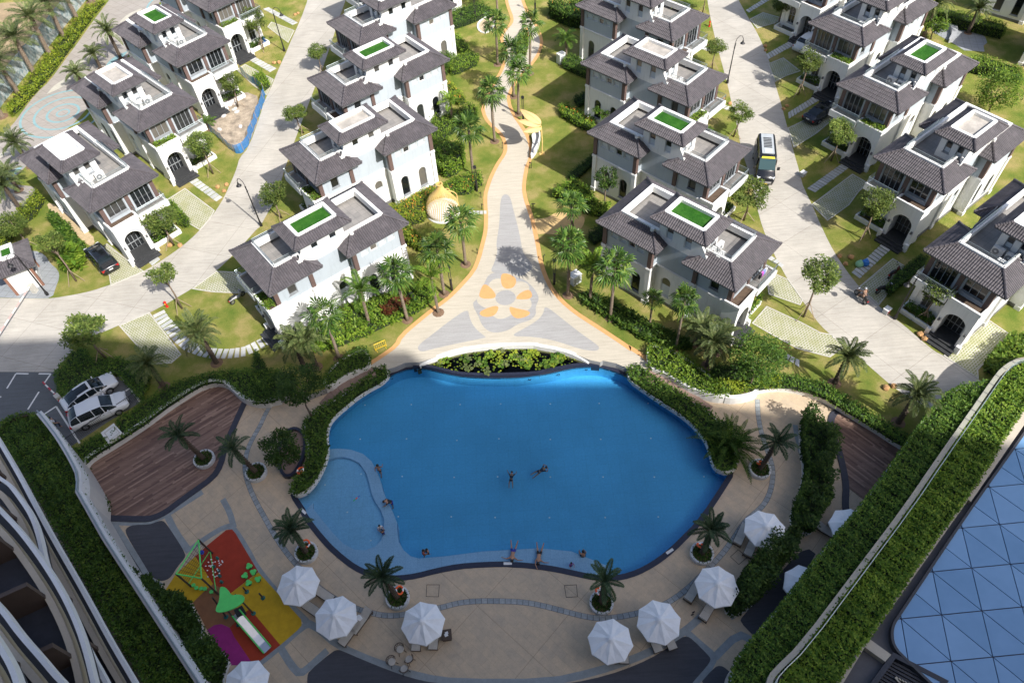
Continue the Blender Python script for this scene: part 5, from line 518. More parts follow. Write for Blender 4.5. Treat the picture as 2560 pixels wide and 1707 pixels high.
# pond beside the plaza
pond = chaikin(DATA['pond'], 1)
pond_o = empty('lotus_pond', (0, 0, 0), 0, 'lily pond behind a white curved rim between the plaza and the swimming pool', 'pond')
mb = MB(); mb.prism(pond, -1.4, -.7); mb.build('pond_bed', mat('pond_mud', (.07,.062,.032), .9, .3, 1.0, space='world'), pond_o)
mb = MB(); mb.sheet(pond, -.45); mb.build('pond_water', water_material('pond_water', (.6,.62,.42), .05, .02), pond_o)
ps = DATA['plaza_south']
arc = chaikin(ps[5:15], 1, False)
mb = MB(); mb.ribbon(arc, .32, -.9, .06, False, 0); na = len(arc)
aidx = {(round(x, 4), round(y, 4)): i for L2 in offset(arc, .32) for i, (x, y) in enumerate(L2)}
def arcz(v):
 i = aidx.get((round(v[0], 4), round(v[1], 4)), na//2); return v if v[2] < 0 else (v[0], v[1], .06-.42*max(0, 1-min(i, na-1-i)/3.0))
mb.v = [arcz(v) for v in mb.v]; mb.build('white_rim', WALLW, pond_o)
lower = chaikin(DATA['pond_low'], 1, False)
mb = MB(); mb.ribbon(lower, .26, -1.2, -.42, False, 0); mb.build('dark_rim', RIMM, pond_o)
def plank_mat():
 m, nt, b = nodes_of('timber_planks')
 g = nt.nodes.new('ShaderNodeNewGeometry')
 c = coord(nt, 'world')
 st = nt.nodes.new('ShaderNodeMapping'); st.inputs['Rotation'].default_value = (0, 0, R(-38)); st.inputs['Scale'].default_value = (.6, 9, 1); nt.links.new(c, st.inputs[0])
 f = noise(nt, st.outputs[0], 2.0, 4, .7)
 col = ramp(nt, g.outputs['Random Per Island'], [(0, (.13,.075,.058)), (.4, (.20,.12,.09)), (.75, (.26,.165,.125)), (1, (.36,.24,.18))])
 col = mixc(nt, 1.0, col, ramp(nt, f, [(.3, (.75,.75,.75)), (.7, (1.15,1.15,1.15))]), 'MULTIPLY')
 nt.links.new(col, b.inputs['Base Color']); b.inputs['Roughness'].default_value = .65
 return m
PLANK = plank_mat()
def planks(poly, ang, z, w=.15):
 ca, sa = math.cos(ang), math.sin(ang)
 q = [(x*ca+y*sa, -x*sa+y*ca) for x, y in poly]
 b_ = MB(); y = min(p[1] for p in q)+w/2
 while y < max(p[1] for p in q):
  xs = []
  for i in range(len(q)):
   a, c = q[i-1], q[i]
   if (a[1] > y) != (c[1] > y): xs.append(a[0]+(y-a[1])/(c[1]-a[1])*(c[0]-a[0]))
  xs.sort()
  for x0, x1 in zip(xs[::2], xs[1::2]):
   x = x0
   while x < x1-.02:
    e = min(x1, x+rnd.uniform(1.2, 2.6))
    if x1-e < .4: e = x1
    dz = rnd.uniform(0, .006)
    vs = [(x+.004, y-w/2+.006), (e-.004, y-w/2+.006), (e-.004, y+w/2-.006), (x+.004, y+w/2-.006)]
    vs = [(u*ca-v*sa, u*sa+v*ca) for u, v in vs]
    b_.add([(*p, z-.03) for p in vs]+[(*p, z+dz) for p in vs], [(4,5,6,7),(0,1,5,4),(1,2,6,5),(2,3,7,6),(3,0,4,7)])
    x = e
  y += w
 return b_
UNDER = mat('deck_underlay', (.03,.025,.02), .9, .1, space='world')
for key, ang, lab in (('wood_left', R(36), 'west'), ('wood_right', R(-52), 'east')):
 p = DATA[key]
 b_ = MB(); b_.sheet(p, DK+.012); td = structure('timber_deck', b_, UNDER)
 pl = planks(p, ang, DK+.05).build('planks', PLANK, td); pl['kind'] = 'stuff'
 bl = chaikin(DATA['border_left' if key == 'wood_left' else 'border_right'], 1, False)
 b_ = MB(); b_.ribbon(bl, .5, DK, DK+.07, False, 0); structure('dark_border', b_, mat('dark_border_stone_'+lab, (.04,.042,.06), .6, .2, 4, .2, space='world'), td)
RUB = dict(red=(.36,.035,.012), yellow=(.55,.34,.01), yellowb=(.55,.34,.01), brown=(.26,.115,.05), redb=(.36,.04,.012), pink=(.32,.02,.19))
play = None
for k, c in RUB.items():
 b_ = MB(); b_.sheet(DATA['rubber_'+k], DK+.014+.0008*list(RUB).index(k))
 o = structure('rubber_'+{'yellowb': 'yellow', 'redb': 'red'}.get(k, k)+'_surface', b_, mat('rubber_'+k, c, .85, .12, 2, .15, space='world'), deck)
iL = min(range(len(sk)), key=lambda i: (sk[i][0]+16.5)**2+(sk[i][1]-37.6)**2)
iR = min(range(len(sk)), key=lambda i: (sk[i][0]-17.2)**2+(sk[i][1]-34.2)**2)
mb = MB(); mb.ribbon(chaikin(sk[:iL-2], 1, False), .3, DK-.02, .22, False, 0)
tag(mb.build('retaining_wall', WALLW), 'curving white retaining wall round the large timber deck left of the pool', 'wall')
mb = MB(); mb.ribbon(chaikin(sk[iR:], 1, False), .3, DK-.02, .22, False, 0)
tag(mb.build('retaining_wall', WALLW), 'curving white retaining wall behind the beige terrace right of the pool', 'wall')
mb = MB()
for i in range(iL-3, iR):
 a, c = sk[i], sk[i+1]
 mb.face([(*a, DK-.3), (*c, DK-.3), (*c, 0), (*a, 0)])
structure('plaza_edge_wall', mb, mat('edge_wall_grey', (.3,.3,.3), .8, space='world'))
# ================================================================ villas
def tile_mat():
 m, nt, b = nodes_of('roof_tile_charcoal')
 c = coord(nt); g = nt.nodes.new('ShaderNodeNewGeometry')
 f = noise(nt, c, 1.1, 5, .65); f2 = noise(nt, c, 16, 3, .7)
 col = ramp(nt, g.outputs['Random Per Island'], [(0, (.070,.064,.071)), (1, (.094,.086,.095))])
 col = mixc(nt, 1.0, col, ramp(nt, f, [(.3, (.8,.8,.8)), (.7, (1.25,1.22,1.2))]), 'MULTIPLY')
 col = mixc(nt, ramp(nt, f2, [(.74, (0,0,0)), (.84, (.14,.14,.14))]), col, (.25,.24,.22))
 nt.links.new(col, b.inputs['Base Color']); b.inputs['Roughness'].default_value = .6; b.inputs['Specular IOR Level'].default_value = .35
 return m
def wall_mat(name, col, streak=.10):
 m, nt, b = nodes_of(name)
 c = coord(nt)
 st = nt.nodes.new('ShaderNodeMapping'); st.inputs['Scale'].default_value = (2.2, 2.2, .25); nt.links.new(c, st.inputs[0])
 f = noise(nt, c, .8, 5, .6); f2 = noise(nt, st.outputs[0], 2.0, 4, .7)
 out = ramp(nt, f, [(.3, tuple(x*.96 for x in col)), (.7, tuple(min(1, x*1.02) for x in col))])
 out = mixc(nt, 1.0, out, ramp(nt, f2, [(.25, (1-streak,)*3), (.5, (1,1,1))]), 'MULTIPLY')
 nt.links.new(out, b.inputs['Base Color']); b.inputs['Roughness'].default_value = .8; b.inputs['Specular IOR Level'].default_value = .25
 return m
TILE = tile_mat()
WHITE = wall_mat('villa_white_paint', (.78,.78,.76), .13)
GREYW = wall_mat('villa_grey_paint', (.42,.47,.515), .12)
BROWN = mat('villa_brown_pillar', (.13,.085,.075), .7, .12, 2, .1)
FRAME = mat('window_frame_grey', (.30,.32,.34), .5, .1)
FRAMEW = mat('window_frame_white', (.72,.73,.73), .5, .05)
DGLASS = glass('window_glass_dark', (.015,.018,.02), .06)
_nt = DGLASS.node_tree; _oi = _nt.nodes.new('ShaderNodeObjectInfo')
_nt.links.new(ramp(_nt, _oi.outputs['Random'], [(.0, (.010,.012,.014)), (.45, (.016,.02,.023)), (.6, (.05,.05,.048)), (.85, (.13,.12,.105))]), _nt.nodes['Principled BSDF'].inputs['Base Color'])
PANELB = mat('window_panel_blue', (.50,.55,.60), .6, .05)
GRANITE = mat('granite_dark', (.045,.047,.05), .45, .3, 4, .3)
PLINTH = mat('plinth_grey', (.16,.16,.15), .85, .2, 2, .2)
RAIL = mat('railing_steel', (.36,.42,.43), .35, .1, metal=.6)
SOFFIT = mat('soffit_grey', (.12,.125,.13), .8, .1)
TURF = grass_material('artificial_turf', [(.022,.10,.012), (.030,.125,.016), (.045,.15,.022)], 1.2)
RAWC = mat('roof_concrete', (.40,.37,.33), .9, .25, 1.1, .2)
ROOFW = mat('roof_white_coating', (.74,.76,.78), .6, .05, 1.0, .05)
def terr_mat():
 m, nt, b = nodes_of('terrace_tile')
 c = coord(nt)
 br = nt.nodes.new('ShaderNodeTexBrick'); br.offset = 0
 for k, v in (('Scale', 1), ('Brick Width', .6), ('Row Height', .6), ('Mortar Size', .012)): br.inputs[k].default_value = v
 br.inputs['Color1'].default_value = (.27,.255,.24,1); br.inputs['Color2'].default_value = (.23,.22,.21,1); br.inputs['Mortar'].default_value = (.16,.155,.15,1)
 nt.links.new(c, br.inputs['Vector'])
 out = mixc(nt, 1.0, br.outputs['Color'], ramp(nt, noise(nt, c, 1.3, 5), [(.3, (.85,.85,.85)), (.7, (1.15,1.14,1.12))]), 'MULTIPLY')
 nt.links.new(out, b.inputs['Base Color']); b.inputs['Roughness'].default_value = .75
 return m
TERR = terr_mat()
def flip(me_pts, s): return [(x, s*v, z) for x, v, z in me_pts]
class HB(MB):
 """a mesh builder in villa space: x to the road, v to the near side, mirrored by sgn"""
 def __init__(self, sgn): super().__init__(); self.sgn = sgn
 def build(self, *a, **k):
  self.v = [(x, self.sgn*v, z) for x, v, z in self.v]
  if self.sgn < 0: self.f = [f[::-1] for f in self.f]
  return super().build(*a, **k)
TW = .205
def tile_face(b, p0, p1, up, rise, run, clip0=True, clip1=True, s0=0.0, s1=None, zeave=0.0):
 """barrel tiles on a skirt roof face: eave from p0 to p1 (plan), up = plan unit vector towards the ridge;
    clip0/clip1: a 45 degree hip at that end; s0..s1 the part of the eave that is built"""
 p0 = Vector(p0); p1 = Vector(p1); L = (p1-p0).length; d = (p1-p0)/L; up = Vector(up)
 s1 = L if s1 is None else s1
 n = int(L/TW); wdt = L/n; course = .34; slope = rise/run
 for k in range(n):
  s = (k+.5)*wdt
  if s < s0 or s > s1: continue
  top = run
  if clip0: top = min(top, s)
  if clip1: top = min(top, L-s)
  t = -.06;
  while t < top-.03:
   e = min(top, t+course)
   prof = [(-.5, 0), (-.28, .055), (0, .075), (.28, .055), (.5, 0)]
   rows = []
   for tt, lift in ((t, .03), (e, .0)):
    rows.append([p0+d*(s+q*wdt)+up*tt for q, h in prof])
   vs = []
   for (tt, lift), row in zip(((t, .032), (e, .0)), rows):
    for (q, h), pt in zip(prof, row):
     vs.append((pt.x, pt.y, zeave+tt*slope+h+lift))
   fs = [(i, i+1, i+6, i+5) for i in range(4)] + [(4, 3, 2, 1, 0)]
   b.add(vs, fs)
   t = e
def roof_slab(b, p0, p1, up, rise, run, clip0, clip1, s0, s1, zeave):
 p0 = Vector(p0); p1 = Vector(p1); L = (p1-p0).length; d = (p1-p0)/L; up = Vector(up)
 a = p0+d*s0; c = p0+d*s1
 ta = min(run, s0) if clip0 else run; tc = min(run, L-s1) if clip1 else run
 # polygon along eave then ridge
 pts = [(a, 0), (c, 0)]
 ridge1 = max(s0, min(s1, L-run)) if clip1 else s1
 ridge0 = min(s1, max(s0, run)) if clip0 else s0
 if clip1 and s1 > ridge1 and tc < run-.01 and tc > .01: pts.append((c+up*tc, tc))
 if ridge1 > ridge0+.01 or True:
  r1 = min(run, ridge1 if clip0 else run, L-ridge1 if clip1 else run); r0 = min(run, ridge0 if clip0 else run, L-ridge0 if clip1 else run)
  pts.append((p0+d*ridge1+up*r1, r1))
  if abs(ridge1-ridge0) > .01: pts.append((p0+d*ridge0+up*r0, r0))
 if clip0 and s0 < ridge0 and ta < run-.01 and ta > .01: pts.append((a+up*ta, ta))
 sl = rise/run
 for dz, rev in ((-.015, False), (-.13, True)):
  f = [(p.x, p.y, zeave+t*sl+dz) for p, t in pts]
  b.face(f[::-1] if rev else f)
 b.face([(a.x, a.y, zeave-.13), (c.x, c.y, zeave-.13), (c.x, c.y, zeave+.03), (a.x, a.y, zeave+.03)])
def hip_caps(b, a, c, n):
 """ridge cap tiles from eave corner a up to c"""
 a = Vector(a); c = Vector(c); d = (c-a)
 for k in range(n):
  p = a+d*(k/n); q = a+d*((k+1.12)/n)
  b.tube([p+Vector((0,0,.07)), q+Vector((0,0,.045))], [.13, .10], 7)
def arch(u0, u1, z0, z1, n=10):
 r = (u1-u0)/2; zc = z1-r
 return [(u0, z0), (u1, z0)] + [((u0+u1)/2+r*math.cos(PI*k/n), zc+r*math.sin(PI*k/n)) for k in range(n+1)]
def rect(u0, u1, z0, z1): return [(u0, z0), (u1, z0), (u1, z1), (u0, z1)]
def panel(b, o, u, nrm, outline, holes=(), depth=.16):
 """a wall face at o spanned by u and z with real openings and reveals"""
 o = Vector(o); u = Vector(u); nrm = Vector(nrm); z = Vector((0, 0, 1))
 loops = [[Vector((a, c, 0)) for a, c in outline]] + [[Vector((a, c, 0)) for a, c in h] for h in holes]
 flat = [v for l in loops for v in l]
 b.add([tuple(o+u*v.x+z*v.y) for v in flat], tessellate_polygon(loops))
 for h in holes:
  for i in range(len(h)):
   a, c = h[i-1], h[i]
   p, q = o+u*a[0]+z*a[1], o+u*c[0]+z*c[1]
   b.face([tuple(p), tuple(q), tuple(q-nrm*depth), tuple(p-nrm*depth)])
def window(par, sgn, o, u, nrm, shape, fm, depth=.14, bars=1, pane=None, name='window', sill=True, fw=.06, lower=None, zbars=0):
 """frame ring + bars as the window, its pane as the sub-part"""
 o = Vector(o); u = Vector(u); nrm = Vector(nrm); z = Vector((0, 0, 1))
 f = HB(sgn); n = len(shape)
 cx = sum(p[0] for p in shape)/n; us = [p[0] for p in shape]; zs = [p[1] for p in shape]; czm = (min(zs)+max(zs))/2
 inner = []
 for a, c in shape:
  k = 1-2*fw/(max(us)-min(us)); kz = 1-2*fw/(max(zs)-min(zs))
  inner.append(((min(us)+max(us))/2+(a-(min(us)+max(us))/2)*k, czm+(c-czm)*kz))
 def P(a, c, dd): return tuple(o+u*a+z*c-nrm*dd)
 for i in range(n):
  a, c, e, g = shape[i-1], shape[i], inner[i], inner[i-1]
  f.face([P(*a, .05), P(*c, .05), P(*e, .05), P(*g, .05)])
  f.face([P(*g, .05), P(*e, .05), P(*e, depth), P(*g, depth)])
 um = (min(us)+max(us))/2
 def bar(u0, u1, z0, z1):
  q = [P(u0, z0, .06), P(u1, z0, .06), P(u1, z1, .06), P(u0, z1, .06), P(u0, z0, depth), P(u1, z0, depth), P(u1, z1, depth), P(u0, z1, depth)]
  f.add(q, [(0,1,2,3),(0,4,5,1),(2,6,7,3),(1,5,6,2),(0,3,7,4)])
 for k in range(bars):
  ub = min(us)+(max(us)-min(us))*(k+1)/(bars+1); bar(ub-.025, ub+.025, min(zs)+.03, max(zs)-.03)
 for k in range(zbars):
  zb = min(zs)+(max(zs)-min(zs))*(k+1)/(zbars+1); bar(min(us)+.03, max(us)-.03, zb-.025, zb+.025)
 if sill:
  a, c = min(us)-.06, max(us)+.06; zz = min(zs)
  q = [P(a, zz-.07, -.07), P(c, zz-.07, -.07), P(c, zz, -.07), P(a, zz, -.07), P(a, zz-.07, .04), P(c, zz-.07, .04), P(c, zz, .04), P(a, zz, .04)]
  f.add(q, [(0,1,2,3),(3,2,6,7),(0,4,5,1),(1,5,6,2),(0,3,7,4)])
 w = f.build(name, fm, par)
 g = HB(sgn); g.face([P(a, c, depth-.01) for a, c in shape])
 g.build('pane', pane or DGLASS, w)
 if lower:
  l = HB(sgn); l.face([P(a, c, depth-.03) for a, c in rect(min(us)+.04, max(us)-.04, min(zs), min(zs)+lower)])
  l.build('lower_panel', PANELB, w)
 return w
def railing(sgn, par, pts, z, h=.95, step=.13, name='railing', closed=False):
 b = HB(sgn)
 for zz, rr in ((z+h, .028), (z+.12, .016), (z+h-.16, .014)):
  b.tube([(x, v, zz) for x, v in pts], rr, 5)
 for (x0, v0), (x1, v1) in zip(pts[:-1], pts[1:]):
  L = math.hypot(x1-x0, v1-v0); n = max(1, int(L/step))
  for k in range(n+1):
   x, v = x0+(x1-x0)*k/n, v0+(v1-v0)*k/n
   b.box((x, v, z+h/2), (.03 if k % 8 == 0 else .016, .03 if k % 8 == 0 else .016, h))
 return b.build(name, RAIL, par)
# villa key levels
ZE, ZP, ZT = 7.1, 8.1, 7.3          # eave, top of skirt roofs, terrace floor
FX = 7.45
UE, UP = 9.73, 10.28                # upper eave and upper parapet
def make_villa(sgn):
 root = empty('villa')
 X, V = Vector((1, 0, 0)), Vector((0, 1, 0))
 def part(name, m, fn, **k):
  b = HB(sgn); fn(b); return b.build(name, m, root, **k)
 def gw(b):
  z0, z1 = .3, 4.35
  arcs = [arch(-3.95, -3.0, .75, 3.15), arch(-1.75, -.8, .75, 3.15)]
  panel(b, (0, 0, 0), (1, 0, 0), (0, 1, 0), rect(-5, 0, z0, z1), arcs)                     # rear wing near side
  panel(b, (0, 0, 0), (0, 1, 0), (1, 0, 0), rect(-1.0, 0, z0, z1))                          # step to the middle
  panel(b, (0, -1.0, 0), (1, 0, 0), (0, 1, 0), rect(0, 7, z0, z1), [arch(.75, 1.75, 1.0, 3.3)])
  panel(b, (7, 0, 0), (0, 1, 0), (1, 0, 0), rect(-6.4, -1.0, z0, z1), [arch(-5.6, -4.7, .9, 3.0), rect(-3.2, -1.5, .3, 2.9)])
  panel(b, (0, -6.4, 0), (1, 0, 0), (0, -1, 0), rect(-5, 7, z0, z1), [arch(-3.6, -2.6, .75, 3.1), arch(4.2, 5.2, .9, 3.1)])
  panel(b, (-5, 0, 0), (0, 1, 0), (-1, 0, 0), rect(-6.4, 0, z0, z1), [arch(-4.2, -2.2, .35, 3.0)])
 part('ground_floor_wall', WHITE, gw)
 def uw(b):
  z0, z1 = 4.35, ZE+.05
  strip = [rect(-4.35+k*.95, -4.35+k*.95+.72, 5.75, 6.4) for k in range(4)]
  panel(b, (0, 0, 0), (1, 0, 0), (0, 1, 0), rect(-5, 0, z0, z1), strip)
  panel(b, (0, 0, 0), (0, 1, 0), (1, 0, 0), rect(-1.0, 0, z0, z1))
  panel(b, (0, -1.0, 0), (1, 0, 0), (0, 1, 0), rect(0, FX, z0, z1), [rect(5.35, 6.2, 5.0, 6.25)])
  panel(b, (FX, 0, 0), (0, 1, 0), (1, 0, 0), rect(-6.4, -1.0, z0, z1), [rect(-6.05, -4.05, 4.42, 6.75), rect(-3.3, -1.4, 5.1, 6.6)])
  panel(b, (0, -6.4, 0), (1, 0, 0), (0, -1, 0), rect(-5, 0, z0, z1), [rect(-3.8, -2.6, 5.2, 6.4)])
  panel(b, (0, -6.4, 0), (1, 0, 0), (0, -1, 0), rect(3.6, FX, z0, z1), [rect(4.6, 5.6, 5.2, 6.4)])
  panel(b, (0, -5.85, 0), (1, 0, 0), (0, -1, 0), rect(0, 3.6, z0, ZP+.1))
  panel(b, (0, 0, 0), (0, 1, 0), (-1, 0, 0), rect(-6.4, -5.85, z0, z1)); panel(b, (3.6, 0, 0), (0, 1, 0), (-1, 0, 0), rect(-6.4, -5.85, z0, z1))
  panel(b, (-5, 0, 0), (0, 1, 0), (-1, 0, 0), rect(-6.4, 0, z0, z1), [rect(-4.6, -1.8, 4.5, 6.7)])
  b.face([(-4.9, -6.3, 4.3), (FX, -6.3, 4.3), (FX, -1.1, 4.3), (-4.9, -1.1, 4.3)])
 part('first_floor_wall', GREYW, uw)
 part('inner_core', SOFFIT, lambda b: (b.bb(-4.7, -.3, -6.1, -.35, .3, 7.0), b.bb(-.3, 6.6, -5.6, -1.35, .3, 7.0)))
 def tw(b):
  z1 = UE+.12
  wn_ = [rect(.5, 1.2, 7.75, 9.35), rect(2.3, 3.0, 7.75, 9.35)]
  # the near wall of the stair tower stands on the first floor wall, its front foot flares out
  panel(b, (0, -1.0, 0), (1, 0, 0), (0, 1, 0), [(-.2, ZE+.05), (4.55, ZE+.05), (4.5, 7.9), (4.2, 8.45), (3.95, 8.8), (3.95, z1), (-.2, z1)], wn_)
  panel(b, (3.95, 0, 0), (0, 1, 0), (1, 0, 0), rect(-3.65, -1.0, ZT, z1), [rect(-3.1, -2.5, 8.0, 9.3), rect(-2.0, -1.4, 8.0, 9.3)])
  panel(b, (-.2, 0, 0), (0, 1, 0), (-1, 0, 0), rect(-3.65, -1.0, ZT, z1), [rect(-2.7, -1.8, ZT+.05, 9.3)])
  panel(b, (0, -3.65, 0), (1, 0, 0), (0, -1, 0), rect(-.2, 3.95, ZT, z1), [rect(.6, 1.2, 8.15, 9.35)])
  b.bb(3.97, 4.5, -1.28, -1.003, ZT, 7.9); b.bb(3.97, 4.2, -1.28, -1.003, 7.9, 8.45)
  b.face([(-.2, -3.6, z1-.02), (3.95, -3.6, z1-.02), (3.95, -1.05, z1-.02), (-.2, -1.05, z1-.02)])
 part('stair_tower_wall', WHITE, tw)
 part('tower_core', SOFFIT, lambda b: b.bb(.1, 3.65, -3.35, -1.3, ZT, 9.6))
 def pl(b):
  b.bb(-5.08, .06, -6.48, .08, 0, .3); b.bb(.06, 7.08, -6.48, -.92, 0, .3)
 part('plinth', PLINTH, pl)
 def cor(b):
  for z0, z1, e in ((4.30, 4.40, .10), (4.40, 4.46, .05)):
   b.bb(-5-e, e, 0.002, e, z0, z1); b.bb(.002, e, -1.0, 0.0, z0, z1); b.bb(e, 7+e, -.998, -1+e, z0, z1)
   b.bb(7.002, 7+e, -6.4-e, -1.0, z0, z1); b.bb(-5-e, 7+e, -6.4-e, -6.402, z0, z1); b.bb(-5-e, -5.002, -6.4, 0, z0, z1)
 part('cornice', WHITE, cor)
 spots = [(-4.95, -.05), (-.06, -.05), (3.9, -1.03), (6.85, -1.05), (6.9, -3.65), (6.85, -6.35), (-4.95, -6.35), (-.06, -6.35)]
 for i_, (x, v) in enumerate(spots):
  def col(b, x=x, v=v):
   b.bb(x-.27, x+.27, v-.27, v+.27, 0, .42); b.bb(x-.22, x+.22, v-.22, v+.22, .42, 4.32)
   b.bb(x-.27, x+.27, v-.27, v+.27, 4.32, 4.52); b.bb(x-.24, x+.24, v-.24, v+.24, 4.52, 4.6)
  part('column', WHITE, col)
  def pil(b, x=x, v=v, i_=i_):
   x = x+.48 if 3 <= i_ <= 5 else x
   b.bb(x-.2, x+.2, v-.2, v+.2, 4.6, 6.97)
   for q in (-.07, 0, .07):
    b.bb(x+q-.015, x+q+.015, v-.215, v+.215, 6.3, 6.55)
  part('pillar', BROWN, pil)
 W = lambda *a, **k: window(root, sgn, *a, **k)
 for s in (arch(-3.95, -3.0, .75, 3.15), arch(-1.75, -.8, .75, 3.15)): W((0, 0, 0), X, V, s, FRAME, bars=0)
 W((0, -1.0, 0), X, V, arch(.75, 1.75, 1.0, 3.3), FRAMEW, bars=0, lower=1.35)
 for k in range(4):
  W((0, 0, 0), X, V, rect(-4.35+k*.95, -4.35+k*.95+.72, 5.75, 6.4), FRAMEW, bars=0, pane=DGLASS if k == 2 else PANELB, sill=False)
 W((0, -1.0, 0), X, V, rect(5.35, 6.2, 5.0, 6.25), FRAME, bars=0)
 W((7, 0, 0), V, X, arch(-5.6, -4.7, .9, 3.0), FRAME, bars=1, zbars=1)
 W((7, 0, 0), V, X, rect(-3.2, -1.5, .3, 2.9), FRAME, bars=3, zbars=2, name='entrance_door', sill=False)
 W((FX, 0, 0), V, X, rect(-6.05, -4.05, 4.42, 6.75), FRAME, bars=3, name='balcony_door', sill=False)
 W((FX, 0, 0), V, X, rect(-3.3, -1.4, 5.1, 6.6), FRAME, bars=2)
 for u0 in (.5, 2.3): W((0, -1.0, 0), X, V, rect(u0, u0+.7, 7.75, 9.35), FRAMEW, bars=0, lower=.72, sill=False)
 for v0 in (-3.1, -2.0): W((3.95, 0, 0), V, X, rect(v0, v0+.6, 8.0, 9.3), FRAME, bars=0, lower=.5)
 W((-.2, 0, 0), V, -X, rect(-2.7, -1.8, ZT+.05, 9.3), FRAME, bars=0, name='roof_door', sill=False)
 W((0, -3.65, 0), X, -V, rect(.6, 1.2, 8.15, 9.35), FRAMEW, bars=0)
 for s in (arch(-3.6, -2.6, .75, 3.1), arch(4.2, 5.2, .9, 3.1)): W((0, -6.4, 0), X, -V, s, FRAME, bars=0)
 W((0, -6.4, 0), X, -V, rect(-3.8, -2.6, 5.2, 6.4), FRAME); W((0, -6.4, 0), X, -V, rect(4.6, 5.6, 5.2, 6.4), FRAME)
 W((-5, 0, 0), V, -X, arch(-4.2, -2.2, .35, 3.0), FRAME, bars=1, name='garden_door', sill=False)
 W((-5, 0, 0), V, -X, rect(-4.6, -1.8, 4.5, 6.7), FRAME, bars=3, name='rear_balcony_door', sill=False)
 def skirt(name, x0, x1, v0, v1, run, rise, ze, keep_r=None, keep_f=None):
  """keep_r / keep_f: only these stretches (v ranges) of the rear / front face exist"""
  b = HB(sgn); sl = HB(sgn)
  F = [((x0, v1), (x1, v1), (0, -1), None), ((x1, v0), (x0, v0), (0, 1), None), ((x1, v1), (x1, v0), (-1, 0), keep_f), ((x0, v0), (x0, v1), (1, 0), keep_r)]
  for p0, p1, up, keep in F:
   L = math.hypot(p1[0]-p0[0], p1[1]-p0[1])
   rngs = [(0, L)] if keep is None else [tuple(sorted((abs(a-p0[1]), abs(c-p0[1])))) for a, c in keep]
   for s0, s1 in rngs:
    tile_face(b, p0, p1, up, rise, run, True, True, s0, s1, ze)
    roof_slab(sl, p0, p1, up, rise, run, True, True, s0, s1, ze)
  t = b.build('roof_tiles', TILE, root); t['kind'] = 'stuff'
  sl.build('roof_deck', SOFFIT, root)
  for (xa, va), (dx, dv) in (((x0, v1), (1, -1)), ((x1, v1), (-1, -1)), ((x1, v0), (-1, 1)), ((x0, v0), (1, 1))):
   h = HB(sgn); hip_caps(h, (xa, va, ze), (xa+dx*run, va+dv*run, ze+rise), 7); h.build('hip_ridge', TILE, root)
  # soffit
  s_ = HB(sgn); z = ze-.14
  i0, i1, j0, j1 = x0+run*.55, x1-run*.55, v0+run*.55, v1-run*.55
  for q in ([(x0,v0),(x1,v0),(i1,j0),(i0,j0)], [(x1,v0),(x1,v1),(i1,j1),(i1,j0)], [(x1,v1),(x0,v1),(i0,j1),(i1,j1)], [(x0,v1),(x0,v0),(i0,j0),(i0,j1)]):
   if keep_f and q[0][0] == x1 and q[1][0] == x1: continue
   if keep_r and q[0][0] == x0 and q[1][0] == x0: continue
   s_.face([(x, v, z) for x, v in q])
  s_.build('soffit', SOFFIT, root)
 skirt('rear', -5.67, .75, -7.1, .59, 1.66, 1.0, ZE, keep_f=[(.59, -1.05), (-5.85, -7.1)])
 skirt('front', 2.9, 8.05, -7.2, 0.0, 1.75, 1.0, ZE, keep_r=[(0.0, -1.05), (-5.85, -7.2)])
 skirt('upper', -.87, 4.6, -4.25, -.35, .82, .55, UE)
 part('terrace_floor', TERR, lambda b: (b.bb(-4.0, -.2, -5.6, -1.0, ZT-.3, ZT), b.bb(-.2, 3.95, -5.6, -3.65, ZT-.3, ZT-.003), b.bb(3.95, 6.3, -5.6, -1.3, ZT-.3, ZT)))
 def par_r(b):
  t, z0, z1 = .28, ZE+.5, ZP+.14
  b.bb(-4.15, -4.15+t, -5.6, -.92, z0, z1); b.bb(-4.15+t, -.2, -.92-t, -.92, z0, z1); b.bb(-4.15+t, -.2, -5.6, -5.6+t, z0, z1)
  b.bb(-.9, -.55, -.92, -.7, z0+.2, z1+.05)
 part('rear_parapet', WHITE, par_r)
 def par_f(b):
  t, z0, z1 = .26, ZE+.5, ZP+.12
  b.bb(6.42-t, 6.42, -5.6, -1.62, z0, z1); b.bb(3.97, 6.42-t, -1.62-t, -1.62, z0, z1); b.bb(-.2, 6.42-t, -5.62, -5.6+t, z0, z1)
 part('front_parapet', WHITE, par_f)
 railing(sgn, root, [(4.1, -1.75), (6.29, -1.75), (6.29, -5.48), (.3, -5.48)], ZP+.12, .42, .16, 'terrace_railing')
 def par_u(b):
  t, z0, z1 = .3, UP-.5, UP+.08
  b.bb(-.1, -.1+t, -3.5, -1.1, z0, z1); b.bb(3.8-t, 3.8, -3.5, -1.1, z0, z1); b.bb(-.1+t, 3.8-t, -1.1-t, -1.1, z0, z1); b.bb(-.1+t, 3.8-t, -3.5, -3.5+t, z0, z1)
 part('roof_parapet', WHITE, par_u)
 part('roof_infill', TURF, lambda b: b.bb(.2, 3.5, -3.2, -1.4, UP-.5, UP-.22))
 def bal(b):
  b.bb(7.0, 8.6, -6.75, -3.57, 3.95, 4.35); b.bb(8.42, 8.6, -6.75, -3.57, 4.35, 4.62); b.bb(7.0, 8.42, -6.75, -6.57, 4.35, 4.62)
  for v in (-6.3, -4.0): b.bb(7.05, 7.9, v-.12, v+.12, 3.45, 3.95)
 part('balcony', WHITE, bal)
 part('balcony_floor', TERR, lambda b: b.bb(7.02, 8.42, -6.57, -3.58, 4.35, 4.41))
